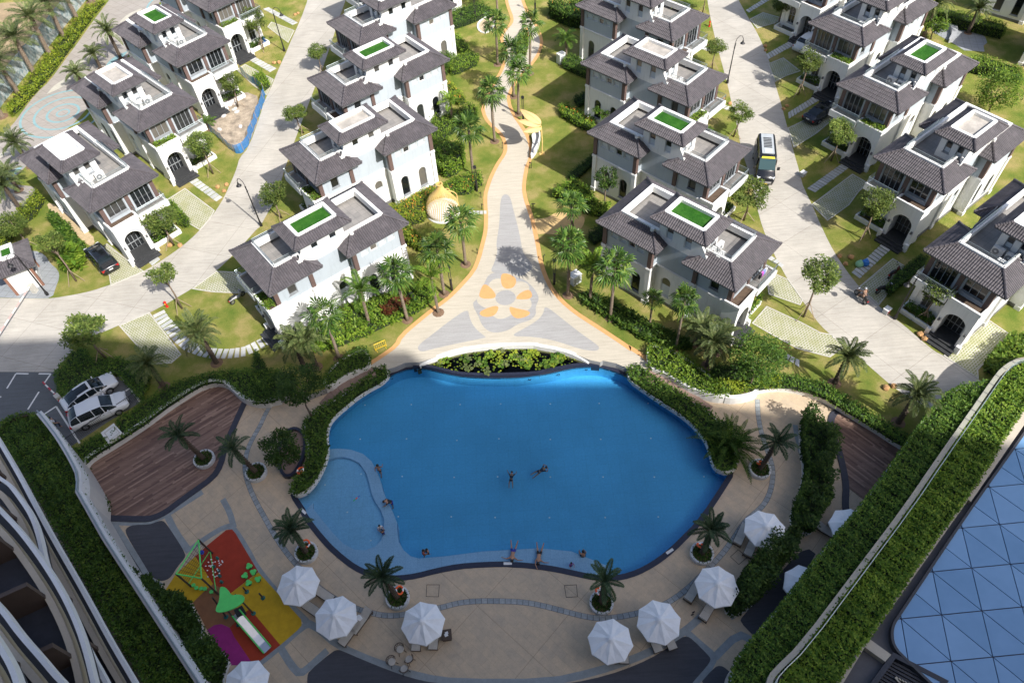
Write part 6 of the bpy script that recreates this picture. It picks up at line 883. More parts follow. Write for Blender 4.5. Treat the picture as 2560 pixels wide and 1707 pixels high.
 railing(sgn, root, [(7.5, -6.66), (8.51, -6.66), (8.51, -3.62), (7.55, -3.62)], 4.62, .75, .12, 'balcony_railing')
 def porch(b):
  x1 = 8.45
  panel(b, (x1, 0, 0), (0, 1, 0), (1, 0, 0), rect(-3.5, -.75, .3, 4.5), [arch(-3.05, -1.15, .3, 3.45, 16)], .34)
  panel(b, (0, -.75, 0), (1, 0, 0), (0, 1, 0), rect(7.0, x1, .3, 4.5)); panel(b, (0, -3.5, 0), (1, 0, 0), (0, -1, 0), rect(7.0, x1, .3, 4.5))
  panel(b, (0, -1.1, 0), (1, 0, 0), (0, -1, 0), rect(7.0, x1-.34, .3, 3.6)); panel(b, (0, -3.1, 0), (1, 0, 0), (0, 1, 0), rect(7.0, x1-.34, .3, 3.6))
  b.face([(7.0, -3.3, 3.55), (x1-.34, -3.3, 3.55), (x1-.34, -.9, 3.55), (7.0, -.9, 3.55)])
  # planter trough on top: rim walls
  b.bb(x1-.14, x1+.06, -3.56, -.69, 4.5, 4.82); b.bb(7.02, x1-.14, -.87, -.69, 4.5, 4.82); b.bb(7.02, x1-.14, -3.56, -3.38, 4.5, 4.82)
  b.bb(8.45, 8.75, -.95, -.55, 0, .85)
  b.bb(8.45, 8.75, -3.7, -3.35, 0, .85)
 part('porch', WHITE, porch)
 part('trough_soil', mat('trough_soil_%d' % sgn, (.09,.06,.04), .95, .3, 3), lambda b: b.bb(7.02, 8.31, -3.38, -.87, 4.3, 4.62))
 def steps(b):
  b.bb(7.0, 8.75, -3.35, -.95, 0, .45); b.bb(8.75, 9.1, -3.45, -.85, 0, .3); b.bb(9.1, 9.45, -3.45, -.85, 0, .15)
 part('entrance_steps', GRANITE, steps)
 def pbed(b):
  b.bb(8.05, 8.2, -6.6, -3.75, 0, .5); b.bb(7.1, 8.05, -6.6, -6.45, 0, .5)
 part('front_planter_wall', WHITE, pbed)
 for v in (-3.28, -.9):
  def lamp(b, v=v):
   b.bb(8.45, 8.56, v-.06, v+.06, 2.0, 2.3); b.bb(8.47, 8.62, v-.09, v+.09, 2.05, 2.24)
  part('wall_lamp', SOFFIT, lamp)
 return root
VIL = {1: make_villa(1), -1: make_villa(-1)}
# position of the rear wing's near corner, heading of the front, mirror, roof infill, label
VILLAS = [
 ('C1', (-13.38, 47.18), 217.1, 1, TURF, 'white villa with green turf roof nearest the pool, left of the path'),
 ('C2', (-11.00, 60.98), 216.2, 1, RAWC, 'white villa with a bare concrete roof, directly behind the turf-roofed villa left of the path'),
 ('C3', (-9.71, 73.60), 217.0, 1, TURF, 'turf-roofed villa third from the pool in the row left of the path'),
 ('C4', (-8.81, 85.67), 217.8, 1, TURF, 'villa fourth from the pool left of the path, cut by the top edge'),
 ('C5', (-8.0, 97.8), 217.8, 1, RAWC, 'farthest villa of the row left of the path, only its front corner in view'),
 ('D1', (12.49, 45.08), -45.1, -1, TURF, 'white villa with a green turf roof, nearest the pool on the right of the path'),
 ('D2', (13.19, 57.94), -45.4, -1, TURF, 'white villa with a green turf roof beside the parked black van'),
 ('D3', (13.89, 70.37), -45.4, -1, RAWC, 'white villa with a stained concrete roof, third from the pool right of the path'),
 ('D4', (14.61, 82.9), -46.5, -1, RAWC, 'villa fourth from the pool right of the path, cut by the top edge'),
 ('R1', (45.3, 41.4), 215.2, 1, ROOFW, 'white villa cut by the right edge, beside the scooters and street lamp'),
 ('R2', (45.54, 53.9), 216.2, 1, RAWC, 'white villa with a concrete roof, second from the pool in the rightmost row'),
 ('R3', (45.97, 65.98), 217.0, 1, TURF, 'white villa with a green turf roof behind the parked black sedan'),
 ('R4', (46.76, 78.34), 217.4, 1, RAWC, 'white villa fourth from the pool in the rightmost row, white car at its corner'),
 ('R5', (47.4, 90.6), 217.4, 1, RAWC, 'farthest villa of the rightmost row, cut off by the top edge'),
 ('L1', (-43.97, 60.1), -45.3, -1, ROOFW, 'white villa with a white coated roof, beside the black SUV and guard house'),
 ('L2', (-42.71, 72.43), -45.4, -1, RAWC, 'white villa with a concrete roof, second in the leftmost row'),
 ('L3', (-41.47, 84.51), -45.8, -1, TURF, 'white villa with a green turf roof in the leftmost row, above the blue site netting'),
 ('L4', (-40.3, 96.7), -45.5, -1, RAWC, 'farthest villa of the leftmost row, cut off by the top edge'),
 ('S1', (68.0, 88.0), -45.0, -1, RAWC, 'villa at the top right corner beyond the coconut palm'),
 ('S2', (67.0, 75.5), -45.0, -1, RAWC, 'villa cut by the right edge beyond the clipped hedge, its arched windows in shade'),
]
villa = {}
used = set()
for key, (x, y), yaw, sg, inf, lab in VILLAS:
 if sg not in used: v = VIL[sg]; used.add(sg)
 else: v = copy_tree(VIL[sg])
 v.location = (x, y, 0); v.rotation_euler = (0, 0, R(yaw))
 tag(v, lab, 'house', 'white villas')
 for ch in v.children:
  if ch.name.startswith('roof_infill') and inf is not TURF:
   ch.data = ch.data.copy(); ch.data.materials[0] = inf
 villa[key] = v
def vw(key, x, v, z=0):
 """villa space to world"""
 o = villa[key]; sg = {k[0]: k[3] for k in VILLAS}[key]
 a = o.rotation_euler.z
 return (o.location.x+math.cos(a)*x-math.sin(a)*sg*v, o.location.y+math.sin(a)*x+math.cos(a)*sg*v, z)
# ================================================================ towers and podium round the terrace
TWALL = mat('tower_render', (.55,.53,.50), .8, .06, .5, .05, space='world')
TSLAB = mat('tower_white_band', (.70,.71,.72), .6, .05, 1, .05, space='world')
TBEIGE = mat('tower_beige', (.50,.44,.35), .8, .06, 1, .08, space='world')
TDARK = mat('tower_dark_louvre', (.035,.038,.05), .6, .2, 2, .1, space='world')
TBROWN = mat('tower_brown_panel', (.085,.06,.048), .7, .15, 1, .1, space='world')
TGLASS = glass('tower_glass', (.03,.04,.05), .08)
# the apartment slab behind the viewpoint, whose shade covers the terrace
TF = [(-75, -11), (11.4, -19.8), (22, -20.3), (33, -23.1), (49.6, -24.3), (50.6, -25.3), (54, -28), (69, -29.4), (77, -32.3), (87, -35), (118, -44)]
tower = empty('apartment_tower', (20, -30, 0), 0, 'tall pale apartment slab behind the viewer that shades the pool terrace', 'building')
def tl(p): return (p[0]-20, p[1]+30)
front = [tl(p) for p in TF]; back = [tl((p[0], p[1]-16)) for p in TF[::-1]]
b_ = MB(); b_.prism(front[::-1]+back[::-1], -1, 85); b_.build('body', TWALL, tower)
for k in range(25):
 b_ = MB(); b_.ribbon(front, .5, 3.0+k*3.3, 3.35+k*3.3, False, 1); b_.build('floor_band', TSLAB, tower)
for k in range(0, 25):
 b_ = MB(); b_.ribbon(front, .06, 4.2+k*3.3, 5.9+k*3.3, False, 1); b_.build('window_band', TGLASS, tower)
ZR = 2.6
podium = empty('podium_building', (40, 10, 0), 0, 'podium with planted roof edges and triangulated blue glass roof, bottom right', 'building')
def pl_(p): return (p[0]-40, p[1]-10)
h1o = [pl_(p) for p in chaikin(DATA['hr1_out'], 1, False)]; h1i = [pl_(p) for p in chaikin(DATA['hr1_in'], 1, False)]
h2o = [pl_(p) for p in chaikin(DATA['hr2_out'], 1, False)]; h2i = [pl_(p) for p in chaikin(DATA['hr2_in'], 1, False)]
cop = [pl_(p) for p in chaikin(DATA['coping_r'], 1, False)]; led = [pl_(p) for p in DATA['ledge_r']]
b_ = MB(); b_.prism(h1o+h1i[::-1], -1, ZR-.5); b_.build('wall', TWALL, podium)
b_ = MB(); b_.prism(cop+[pl_((60, 0)), pl_((80, 40))], -1, ZR-.55); b_.build('roof_slab', TWALL, podium)
b_ = MB(); b_.ribbon(h1o, .14, ZR-.6, ZR-.1, False, 0); b_.build('outer_kerb', TSLAB, podium)
b_ = MB(); b_.ribbon(cop, .34, ZR-.6, ZR+.42, False, 0); b_.build('planter_coping', TBEIGE, podium)
L_, R_ = offset(cop, .3, False, 1)
rb = MB()
for zz, rr in ((.75, .03), (.1, .02)): rb.tube([(x, y, ZR+.45+zz*.6) for x, y in L_], rr, 5)
for x, y in resample(L_, 1.1): rb.box((x, y, ZR+.7), (.05, .05, .5))
rb.build('guard_rail', RAIL, podium)
gb = MB()
rs2 = resample(L_, 1.1)
for a, c in zip(rs2[:-1], rs2[1:]): gb.face([(*a, ZR+.5), (*c, ZR+.5), (*c, ZR+.9), (*a, ZR+.9)])
gm, nt, bs = nodes_of('rail_glass'); nt.nodes.remove(bs)
t1 = nt.nodes.new('ShaderNodeBsdfTransparent'); t1.inputs[0].default_value = (.75,.85,.85,1); t2 = nt.nodes.new('ShaderNodeBsdfGlossy'); t2.inputs['Roughness'].default_value = .05
mx = nt.nodes.new('ShaderNodeMixShader'); mx.inputs[0].default_value = .15
nt.links.new(t1.outputs[0], mx.inputs[1]); nt.links.new(t2.outputs[0], mx.inputs[2]); nt.links.new(mx.outputs[0], nt.nodes['Material Output'].inputs[0])
gb.build('guard_rail_glass', gm, podium)
b_ = MB(); b_.prism(h2i+led[::-1], ZR-.7, ZR+.12); b_.build('beige_ledge', TBEIGE, podium)
b_ = MB(); b_.prism(led+[pl_((60, 0)), pl_((80, 40))], ZR-1.2, ZR-.35); b_.build('gutter', mat('gutter_grey', (.10,.10,.11), .7, .15, 1, .1, space='world'), podium)
se = [pl_(p) for p in DATA['sky_edge']]
roof_poly = chaikin(se, 1, False)+[(40, -20), (40, 40)]
b_ = MB(); b_.ribbon(chaikin(se, 1, False), .16, ZR-.5, ZR+.12, False, 0); b_.build('glass_roof_kerb', mat('kerb_dark_metal', (.05,.05,.055), .5, .1), podium)
N0, N1, N2 = (Vector(pl_(p)) for p in DATA['sky_nodes'])
u, v = N1-N0, N2-N0
def clip_poly(poly, a, c):
 """keep the side left of a->c"""
 out = []
 for i in range(len(poly)):
  p, q = poly[i-1], poly[i]
  dp = (c[0]-a[0])*(p[1]-a[1])-(c[1]-a[1])*(p[0]-a[0]); dq = (c[0]-a[0])*(q[1]-a[1])-(c[1]-a[1])*(q[0]-a[0])
  if dp >= 0: out.append(p)
  if (dp >= 0) != (dq >= 0):
   t = dp/(dp-dq); out.append((p[0]+(q[0]-p[0])*t, p[1]+(q[1]-p[1])*t))
 return out
def convex(pts):
 pts = sorted(set(pts)); h = []
 for seq in (pts, pts[::-1]):
  q = []
  for p in seq:
   while len(q) > 1 and (q[-1][0]-q[-2][0])*(p[1]-q[-2][1])-(q[-1][1]-q[-2][1])*(p[0]-q[-2][0]) <= 0: q.pop()
   q.append(p)
  h += q[:-1]
 return h
hull = convex(roof_poly)
GROOF = []
for q in range(3):
 m_, nt, bs = nodes_of('roof_glass_blue_%d' % q)
 bs.inputs['Base Color'].default_value = (.10,.2,.4,1); bs.inputs['Roughness'].default_value = .12; bs.inputs['Specular IOR Level'].default_value = .7
 f = noise(nt, coord(nt, 'world'), .5, 3); nt.links.new(ramp(nt, f, [(.3, (.15+.02*q,.30+.025*q,.50+.03*q)), (.7, (.18+.02*q,.34+.025*q,.56+.03*q))]), bs.inputs['Base Color'])
 GROOF.append(m_)
MULL = mat('roof_mullion', (.03,.033,.06), .5, .1)
mull = MB()
for i in range(-10, 12):
 for j in range(-16, 14):
  P00 = N0+u*i+v*j; P10 = P00+u; P01 = P00+v; P11 = P00+u+v
  for tri in ((P00, P10, P11), (P00, P11, P01)):
   poly = [tuple(p) for p in tri]
   if area2(poly) < 0: poly = poly[::-1]
   cen = (sum(p[0] for p in poly)/3, sum(p[1] for p in poly)/3)
   if not (-32 < cen[0] < 12 and -16 < cen[1] < 24): continue
   sh = [(p[0]+(cen[0]-p[0])*.035, p[1]+(cen[1]-p[1])*.035) for p in poly]
   for a, c in zip(hull, hull[1:]+hull[:1]):
    if len(sh) < 3: break
    # only the edges of the curved front clip (the outline is convex)
    sh = clip_poly(sh, a, c)
   if len(sh) < 3 or abs(area2(sh)) < .02: continue
   b_ = MB(); b_.prism(sh, ZR-.02, ZR+.05); b_.build('pane', rnd.choice(GROOF), podium)
b_ = MB(); b_.sheet(roof_poly, ZR-.05); b_.build('glass_roof_frame', MULL, podium)
b_ = MB(); b_.prism([pl_(p) for p in DATA['beam_r']], ZR-1.0, ZR+.14); b_.build('beige_beam', TBEIGE, podium)
pg = [pl_(p) for p in DATA['pergola_r']]
b_ = MB(); b_.ribbon(pg, .3, ZR-.9, ZR+.1, True, 0); b_.build('pergola_frame', TDARK, podium)
pa, pb_, pc, pd = (Vector(p) for p in pg)
for k in range(14):
 t = (k+.5)/14
 a = pa.lerp(pb_, t); c = pd.lerp(pc, t)
 b_ = MB(); b_.ribbon([tuple(a), tuple(c)], .1, ZR-.5, ZR-.2); b_.build('slat', TDARK, podium)
for k in range(10):
 a = pd.lerp(pa, .25+.06*k);
 b_ = MB(); b_.box((*a.lerp(Vector((a.x-.8, a.y-1.2)), .9), ZR-.1), (.16, .5, .1), R(30)); b_.build('slat', TBEIGE, podium)
lt = empty('terrace_planter', (-30, 20, 0), 0, 'long planted terrace edge with white coping along the playground, bottom left', 'planter')
def ll(p): return (p[0]+30, p[1]-20)
hi = [ll(p) for p in chaikin(DATA['hl_in'], 1, False)]; ho = [ll(p) for p in chaikin(DATA['hl_out'], 1, False)]
b_ = MB(); b_.prism(ho[::-1]+hi, -1, 3.5); b_.build('wall', TWALL, lt)
b_ = MB(); b_.ribbon(hi, .42, 3.2, 4.45, False, 0); b_.build('coping', TSLAB, lt)
b_ = MB(); b_.ribbon(hi, .08, 4.45, 4.75, False, 0); b_.build('coping_rail', RAIL, lt)
b_ = MB(); b_.ribbon(ho, .3, 3.2, 3.85, False, 0); b_.build('inner_shade_kerb', TBROWN, lt)  # brown strip, its dark colour stands for shade left of the hedge
cb = empty('curved_apartment_block', (-34, 12, 0), 0, 'apartment block with flowing white curved balconies, bottom left corner', 'building')
def lc(p): return (p[0]+34, p[1]-12)
b_ = MB(); b_.prism([lc(p) for p in ((-58, 30), (-40, 24), (-30, 10), (-27, 3), (-27, -12), (-58, -12))], -1, 9.5); b_.build('lower_floors', TDARK, cb)
for k in range(5):
 rib = [lc(p) for p in chaikin(DATA['rib%d' % k], 2, False)]
 z = 10+3.3*k
 inner = [(p[0]-5.5, p[1]-3.2) for p in rib]
 b_ = MB(); b_.prism(rib+inner[::-1], z-1.25, z-.95, True); b_.build('balcony_floor', TDARK, cb)
 b_ = MB(); b_.ribbon(rib, .2, z-.5, z, False, 1); b_.build('balcony_parapet', TSLAB, cb)
 L_, R_ = offset(rib, .55, False, -1)
 b_ = MB(); b_.ribbon(R_, .3, z-1.2, z-.3, False, 0); b_.build('balcony_inner_face', TBEIGE, cb)
 b_ = MB(); b_.ribbon([((p[0]+q[0])/2-2.6, (p[1]+q[1])/2-1.5) for p, q in zip(rib[:-1], rib[1:])], .25, z-1.0, z+1.9); b_.build('facade', TGLASS, cb)
 for q in resample(rib, 3.7)[1:]:
  b_ = MB(); b_.box((q[0]-1.6, q[1]-1.0, z+.2), (2.6, .22, 2.4), R(25)); b_.build('partition', TBROWN, cb)
STEP = mat('step_red_stone', (.27,.185,.15), .8, .12, 2, .2, space='world')
def stairs(line, w, lab, n1, n2):
 P_ = [Vector(p) for p in line]
 root = empty('garden_steps', (*P_[0], 0), 0, lab, 'stairs')
 o = P_[0]
 total = -DK; zm = -total*n1/(n1+n2)
 def seg(a, c, z, name='step'):
  d = (c-a).normalized(); n_ = Vector((-d.y, d.x))*w/2
  b_ = MB(); b_.prism([tuple(a-o+n_), tuple(a-o-n_), tuple(c-o-n_), tuple(c-o+n_)], DK-.1, z); b_.build(name, STEP, root)
 for k in range(n1): seg(P_[0].lerp(P_[1], k/n1), P_[0].lerp(P_[1], (k+1)/n1), -total*(k+1)/(n1+n2))
 seg(P_[1], P_[2], zm-.002, 'landing')
 for k in range(n2): seg(P_[2].lerp(P_[3], k/n2), P_[2].lerp(P_[3], (k+1)/n2), zm-total*(k+1)/(n1+n2)+.012)
stairs(DATA['stair_l'], 1.5, 'reddish stone steps between planted walls, upper left of the pool', 5, 6)
stairs(DATA['stair_r'], 1.6, 'reddish stone steps between planted walls, upper right of the pool', 5, 8)
# ================================================================ vegetation
G_BRIGHT = leafmat('leaf_bright', [(0.043,0.105,0.012), (0.093,0.184,0.020), (0.173,0.271,0.030), (0.246,0.333,0.050)])
G_MID = leafmat('leaf_mid', [(0.025,0.071,0.011), (0.051,0.115,0.016), (0.095,0.178,0.025), (0.153,0.230,0.036)])
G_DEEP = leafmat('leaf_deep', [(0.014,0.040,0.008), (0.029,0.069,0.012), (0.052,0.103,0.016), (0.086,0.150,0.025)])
G_YEL = leafmat('leaf_lime', [(0.069,0.122,0.014), (0.138,0.211,0.019), (0.230,0.299,0.029), (0.321,0.354,0.048)])
G_TREE = leafmat('leaf_tree', [(0.048,0.089,0.019), (0.095,0.153,0.032), (0.156,0.210,0.048), (0.216,0.268,0.073)])
G_FAN = leafmat('leaf_fan_palm', [(0.027,0.075,0.016), (0.055,0.119,0.021), (0.092,0.171,0.031), (0.184,0.238,0.053)], 1.2, .4, .15)
G_DATE = leafmat('leaf_date_palm', [(0.042,0.073,0.025), (0.077,0.113,0.039), (0.119,0.153,0.056), (0.168,0.186,0.078)], 1.2, .5, .15)
G_DATE_D = leafmat('leaf_date_palm_dark', [(0.022,0.053,0.027), (0.040,0.077,0.040), (0.062,0.106,0.056), (0.100,0.138,0.075)], 1.2, .5, .15)
G_RED = leafmat('leaf_red', [(0.100,0.020,0.012), (0.160,0.035,0.020), (0.100,0.070,0.020), (0.200,0.060,0.030)])
FLOWER = mat('flower_orange', (.75,.28,.04), .6, .2)
FLOWP = mat('flower_pink', (.75,.25,.40), .6, .2)
BARK = mat('bark_grey_brown', (.20,.15,.11), .9, .3, 5, .3)
BARKP = mat('bark_palm', (.22,.17,.125), .9, .3, 6, .35)
BARKD = mat('bark_date_palm', (.10,.075,.055), .95, .35, 8, .4)
SOIL = mat('garden_soil', (.19,.12,.075), .95, .25, 2, .3)
STAKE = mat('stake_wood', (.32,.24,.17), .9, .2, 3)
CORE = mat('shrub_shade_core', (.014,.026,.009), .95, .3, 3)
def leaf(b, p, s, r, asp=.5, droop=None):
 """one small pointed leaf: two triangles folded along the midrib"""
 a = r.uniform(0, 2*PI); e = r.uniform(-.5, .9) if droop is None else droop+r.uniform(-.35, .35)
 d = Vector((math.cos(a)*math.cos(e), math.sin(a)*math.cos(e), math.sin(e)))
 w = Vector((-math.sin(a), math.cos(a), r.uniform(-.5, .5))).normalized()*s*asp*.5
 p = Vector(p); m = p+d*s*.5
 b.add([p, m+w, p+d*s, m-w], [(0, 1, 2, 3)])
def rand_dir(r):
 z = r.uniform(-1, 1); a = r.uniform(0, 2*PI); q = math.sqrt(1-z*z)
 return Vector((q*math.cos(a), q*math.sin(a), z))
def clump(b, c, rad, n, s, r, flat=.75):
 for _ in range(n):
  d = rand_dir(r); k = rad*r.uniform(.55, 1.05)
  leaf(b, (c[0]+d.x*k, c[1]+d.y*k, c[2]+d.z*k*flat), s*r.uniform(.7, 1.3), r)
def make_tree(seed, h=4.6, cr=1.5, clumps=22, per=120, ls=.19, lm=None, name='street_tree', stakes=True, flat=.8, multi=False):
 r = random.Random(seed); root = empty(name)
 b = MB(); tb = Vector((r.uniform(-.25, .25), r.uniform(-.25, .25), h-cr*1.1))
 b.tube([(0, 0, 0), tb*.5+Vector((r.uniform(-.12, .12), r.uniform(-.12, .12), 0)), tb], [.10, .075, .055], 7)
 tips = []
 for k in range(8):
  a = 2*PI*k/8+r.uniform(-.4, .4); rr = cr*r.uniform(.4, .85)
  t = tb+Vector((math.cos(a)*rr, math.sin(a)*rr, r.uniform(.1, 1.1)*cr))
  s0 = tb*r.uniform(.75, 1.0)
  b.tube([s0, s0.lerp(t, .5)+Vector((0, 0, .15)), t], [.045, .03, .012], 5); tips.append(t)
 b.build('trunk', BARK, root, smooth=True)
 c = MB(); cen = tb+Vector((0, 0, cr*.55))
 for k in range(clumps):
  if k < len(tips): p = tips[k]
  else:
   d = rand_dir(r); p = cen+Vector((d.x*cr*.72, d.y*cr*.72, d.z*cr*.55))
  clump(c, p, cr*r.uniform(.26, .42), per, ls, r, flat)
 c.build('crown', lm or G_TREE, root)
 if stakes:
  for k in range(3):
   a = 2*PI*k/3+.4
   s = MB(); s.tube([(math.cos(a)*.85, math.sin(a)*.85, 0), (math.cos(a)*.07, math.sin(a)*.07, 1.3)], .03, 5); s.build('stake', STAKE, root)
 return root
def fan_leaf(b, o, a, e, pet, rad, r, seg=11):
 """costapalmate fan: pleated rays from the end of a petiole, tips drooping"""
 d = Vector((math.cos(a)*math.cos(e), math.sin(a)*math.cos(e), math.sin(e)))
 side = Vector((-math.sin(a), math.cos(a), 0)); nrm = d.cross(side).normalized()
 if nrm.z < 0: nrm = -nrm
 o = Vector(o); h = o+d*pet
 b.tube([o, h], [.025, .015], 4, False)
 for k in range(seg):
  t = (k/(seg-1)-.5)*R(215)
  dr = d*math.cos(t)+side*math.sin(t)
  L = rad*(1-.3*abs(t)/R(125))*r.uniform(.8, 1.15)
  wv = (side*math.cos(t)-d*math.sin(t))*L*.085
  m = h+dr*L*.62+nrm*.02; tip = h+dr*L-Vector((0, 0, L*r.uniform(.12, .34)))
  b.add([h, m-wv-nrm*.03, m+nrm*.04, m+wv-nrm*.03, tip], [(0, 1, 2), (0, 2, 3), (1, 4, 2), (2, 4, 3)])
def make_fan_palm(seed, h=5.0, n=22, rad=1.12):
 r = random.Random(seed); root = empty('fan_palm')
 b = MB(); lean = Vector((r.uniform(-.3, .3), r.uniform(-.3, .3), h))
 pts = [Vector((0, 0, 0)), Vector((0, 0, h*.1)), lean*.5+Vector((r.uniform(-.1, .1), 0, 0)), lean]
 b.tube(pts, [.21, .15, .135, .12], 8)
 for k in range(int(h/.22)):
  z = .3+k*.22
  if z > h-.2: break
  q = lean*(z/h); b.lathe([(.165-.03*z/h, -.02), (.15-.03*z/h, .03)], 8, tuple(q))
 b.build('trunk', BARKP, root, smooth=True)
 c = MB()
 for k in range(n):
  e = R(75)-R(125)*(k/n)**.9+r.uniform(-.12, .12); a = k*2.39996+r.uniform(-.2, .2)
  fan_leaf(c, lean, a, e, r.uniform(.7, 1.0)*rad*.9, rad*r.uniform(.85, 1.05), r)
 c.build('crown', G_FAN, root)
 s = MB(); s.lathe([(.0, .05), (.35, .05), (.55, .0)], 10); s.build('soil_ring', SOIL, root)
 return root
def frond(b, o, a, e, L, r, n=15, wid=.5, droop=1.0):
 """pinnate frond: arching rachis with leaflets both sides"""
 p = Vector(o); pts = [p.copy()]; ee = e; st = L/n
 for k in range(n):
  p = p+Vector((math.cos(a)*math.cos(ee), math.sin(a)*math.cos(ee), math.sin(ee)))*st
  pts.append(p.copy()); ee -= droop*(.035+.11*(k/n))
 b.tube(pts[::3]+[pts[-1]], [.022]*(len(pts[::3]))+[.006], 4, False)
 for k in range(2, n+1):
  q = pts[k]; t = (pts[k]-pts[k-1]).normalized(); side = Vector((-math.sin(a), math.cos(a), 0)); up = t.cross(side)
  if up.z < 0: up = -up
  ln = wid*math.sin(PI*min(.97, .12+.85*k/n))**.6
  for s in (-1, 1):
   for o2 in (0, .5):
    qq = q-t*st*o2
    d = (side*s*.85+t*.55+up*r.uniform(.05, .4)).normalized()
    w = t*.045; tip = qq+d*ln*r.uniform(.85, 1.1)-Vector((0, 0, ln*.18))
    b.add([qq-w*.6, qq+d*ln*.5-w, tip, qq+d*ln*.5+w], [(0, 1, 2, 3)])
def make_date_palm(seed, h=3.0, n=22, L=2.0, lean=.0, m=None, name='date_palm', trunk_r=.2, bark=None, wid=.42, droop=1.0, soil=True):
 r = random.Random(seed); root = empty(name)
 b = MB(); top = Vector((lean, 0, h))
 b.tube([(0, 0, 0), (lean*.15, 0, h*.3), (lean*.5, 0, h*.65), top], [trunk_r*1.25, trunk_r, trunk_r*.9, trunk_r*.95], 8)
 for k in range(int(h/.16)):
  z = .15+k*.16; x = lean*(z/h)**1.6
  for q in range(5):
   an = q*2*PI/5+k*.6
   b.box((x+math.cos(an)*trunk_r*.95, math.sin(an)*trunk_r*.95, z), (.09, .1, .07), an)
 b.build('trunk', bark or BARKD, root)
 c = MB()
 for k in range(n):
  e = R(80)-R(88)*(k/n)+r.uniform(-.1, .1); a = k*2.39996+r.uniform(-.2, .2)
  frond(c, top, a, e, L*r.uniform(.85, 1.1), r, 15, wid, droop)
 c.build('crown', m or G_DATE, root)
 if soil:
  s = MB(); s.lathe([(.0, .04), (.4, .04), (.6, .0)], 10); s.build('soil_ring', SOIL, root)
 return root
def scatter_leaves(b, poly, z0, z1, dens, s, r, lump=.25, wave=.9, droop=None):
 xs = [p[0] for p in poly]; ys = [p[1] for p in poly]
 A = abs(area2(poly))/2; n = int(A*dens); k = 0; tries = 0
 ph = [r.uniform(0, 6) for _ in range(6)]
 while k < n and tries < n*30:
  tries += 1
  x, y = r.uniform(min(xs), max(xs)), r.uniform(min(ys), max(ys))
  if not inside((x, y), poly): continue
  hgt = z1-lump*(.5+.5*math.sin(x*wave*2.1+ph[0])*math.cos(y*wave*1.8+ph[1]))-lump*.5*(.5+.5*math.sin(x*wave*5.3+ph[2]+y*wave*4.1))
  z = hgt-abs(r.gauss(0, (z1-z0)*.16))
  leaf(b, (x, y, max(z0, z)), s*r.uniform(.7, 1.3), r, .5, droop)
  k += 1
def skin_leaves(b, poly, z0, z1, dens, s, r):
 P_ = poly+[poly[0]]
 for a, c in zip(P_[:-1], P_[1:]):
  L = math.hypot(c[0]-a[0], c[1]-a[1])
  for _ in range(int(L*(z1-z0)*dens)):
   t = r.random(); j = r.gauss(0, .06)
   leaf(b, (a[0]+(c[0]-a[0])*t+j, a[1]+(c[1]-a[1])*t+j, r.uniform(z0, z1)), s*r.uniform(.7, 1.3), r)
def hedge(name, poly, z0, z1, lm, label, cat='hedge', dens=110, s=.2, lump=.25, flowers=None, group=None, seed=1, wave=.9, skin=True, core=True):
 r = random.Random(seed)
 cx = sum(p[0] for p in poly)/len(poly); cy = sum(p[1] for p in poly)/len(poly)
 loc = [(p[0]-cx, p[1]-cy) for p in poly]
 root = empty(name, (cx, cy, 0), 0, label, cat, group)
 b = MB(); scatter_leaves(b, loc, z0, z1, dens, s, r, lump, wave)
 if skin: skin_leaves(b, loc, z0, z1-lump*.4, dens*.7, s, r)
 b.build('foliage', lm, root)
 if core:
  c = MB(); c.prism([(p[0]*.97, p[1]*.97) for p in loc], z0, z1-lump-.22); c.build('shade_core', CORE, root)  # dark solid core added inside the leaves to block light
 if flowers:
  f = MB(); xs = [p[0] for p in loc]; ys = [p[1] for p in loc]; k = 0
  for _ in range(900):
   if k >= flowers[1]: break
   x, y = r.uniform(min(xs), max(xs)), r.uniform(min(ys), max(ys))
   if inside((x, y), loc):
    for _ in range(3): leaf(f, (x+r.uniform(-.06, .06), y+r.uniform(-.06, .06), z1-r.uniform(0, lump)), .1, r, .9)
    k += 1
  f.build('flowers', flowers[0], root)
 return root
def blob(cx, cy, rx, ry, rot=0, n=12, seed=0):
 r = random.Random(seed*7+1); out = []
 for k in range(n):
  a = 2*PI*k/n; q = r.uniform(.85, 1.12)
  x, y = rx*q*math.cos(a), ry*q*math.sin(a)
  out.append((cx+x*math.cos(rot)-y*math.sin(rot), cy+x*math.sin(rot)+y*math.cos(rot)))
 return out
class Kit:
 """variants of one plant; every call places the next variant as an individual"""
 def __init__(s, variants): s.v = variants; s.used = [False]*len(variants); s.k = 0
 def put(s, xy, label, cat, group, scale=1.0, rz=None, z=0.0, variant=None, zs=None):
  i = (s.k if variant is None else variant) % len(s.v); s.k += 1
  if not s.used[i]: o = s.v[i]; s.used[i] = True
  else: o = copy_tree(s.v[i])
  o.location = (xy[0], xy[1], z); o.rotation_euler = (0, 0, rnd.uniform(0, 6.28) if rz is None else rz); o.scale = (scale, scale, zs or scale)
  tag(o, label, cat, group); return o
KF = Kit([make_fan_palm(11, 5.7), make_fan_palm(12, 5.7, 19, 1.2), make_fan_palm(13, 5.7, 24, 1.15), make_fan_palm(14, 5.7, 17, 1.1)])
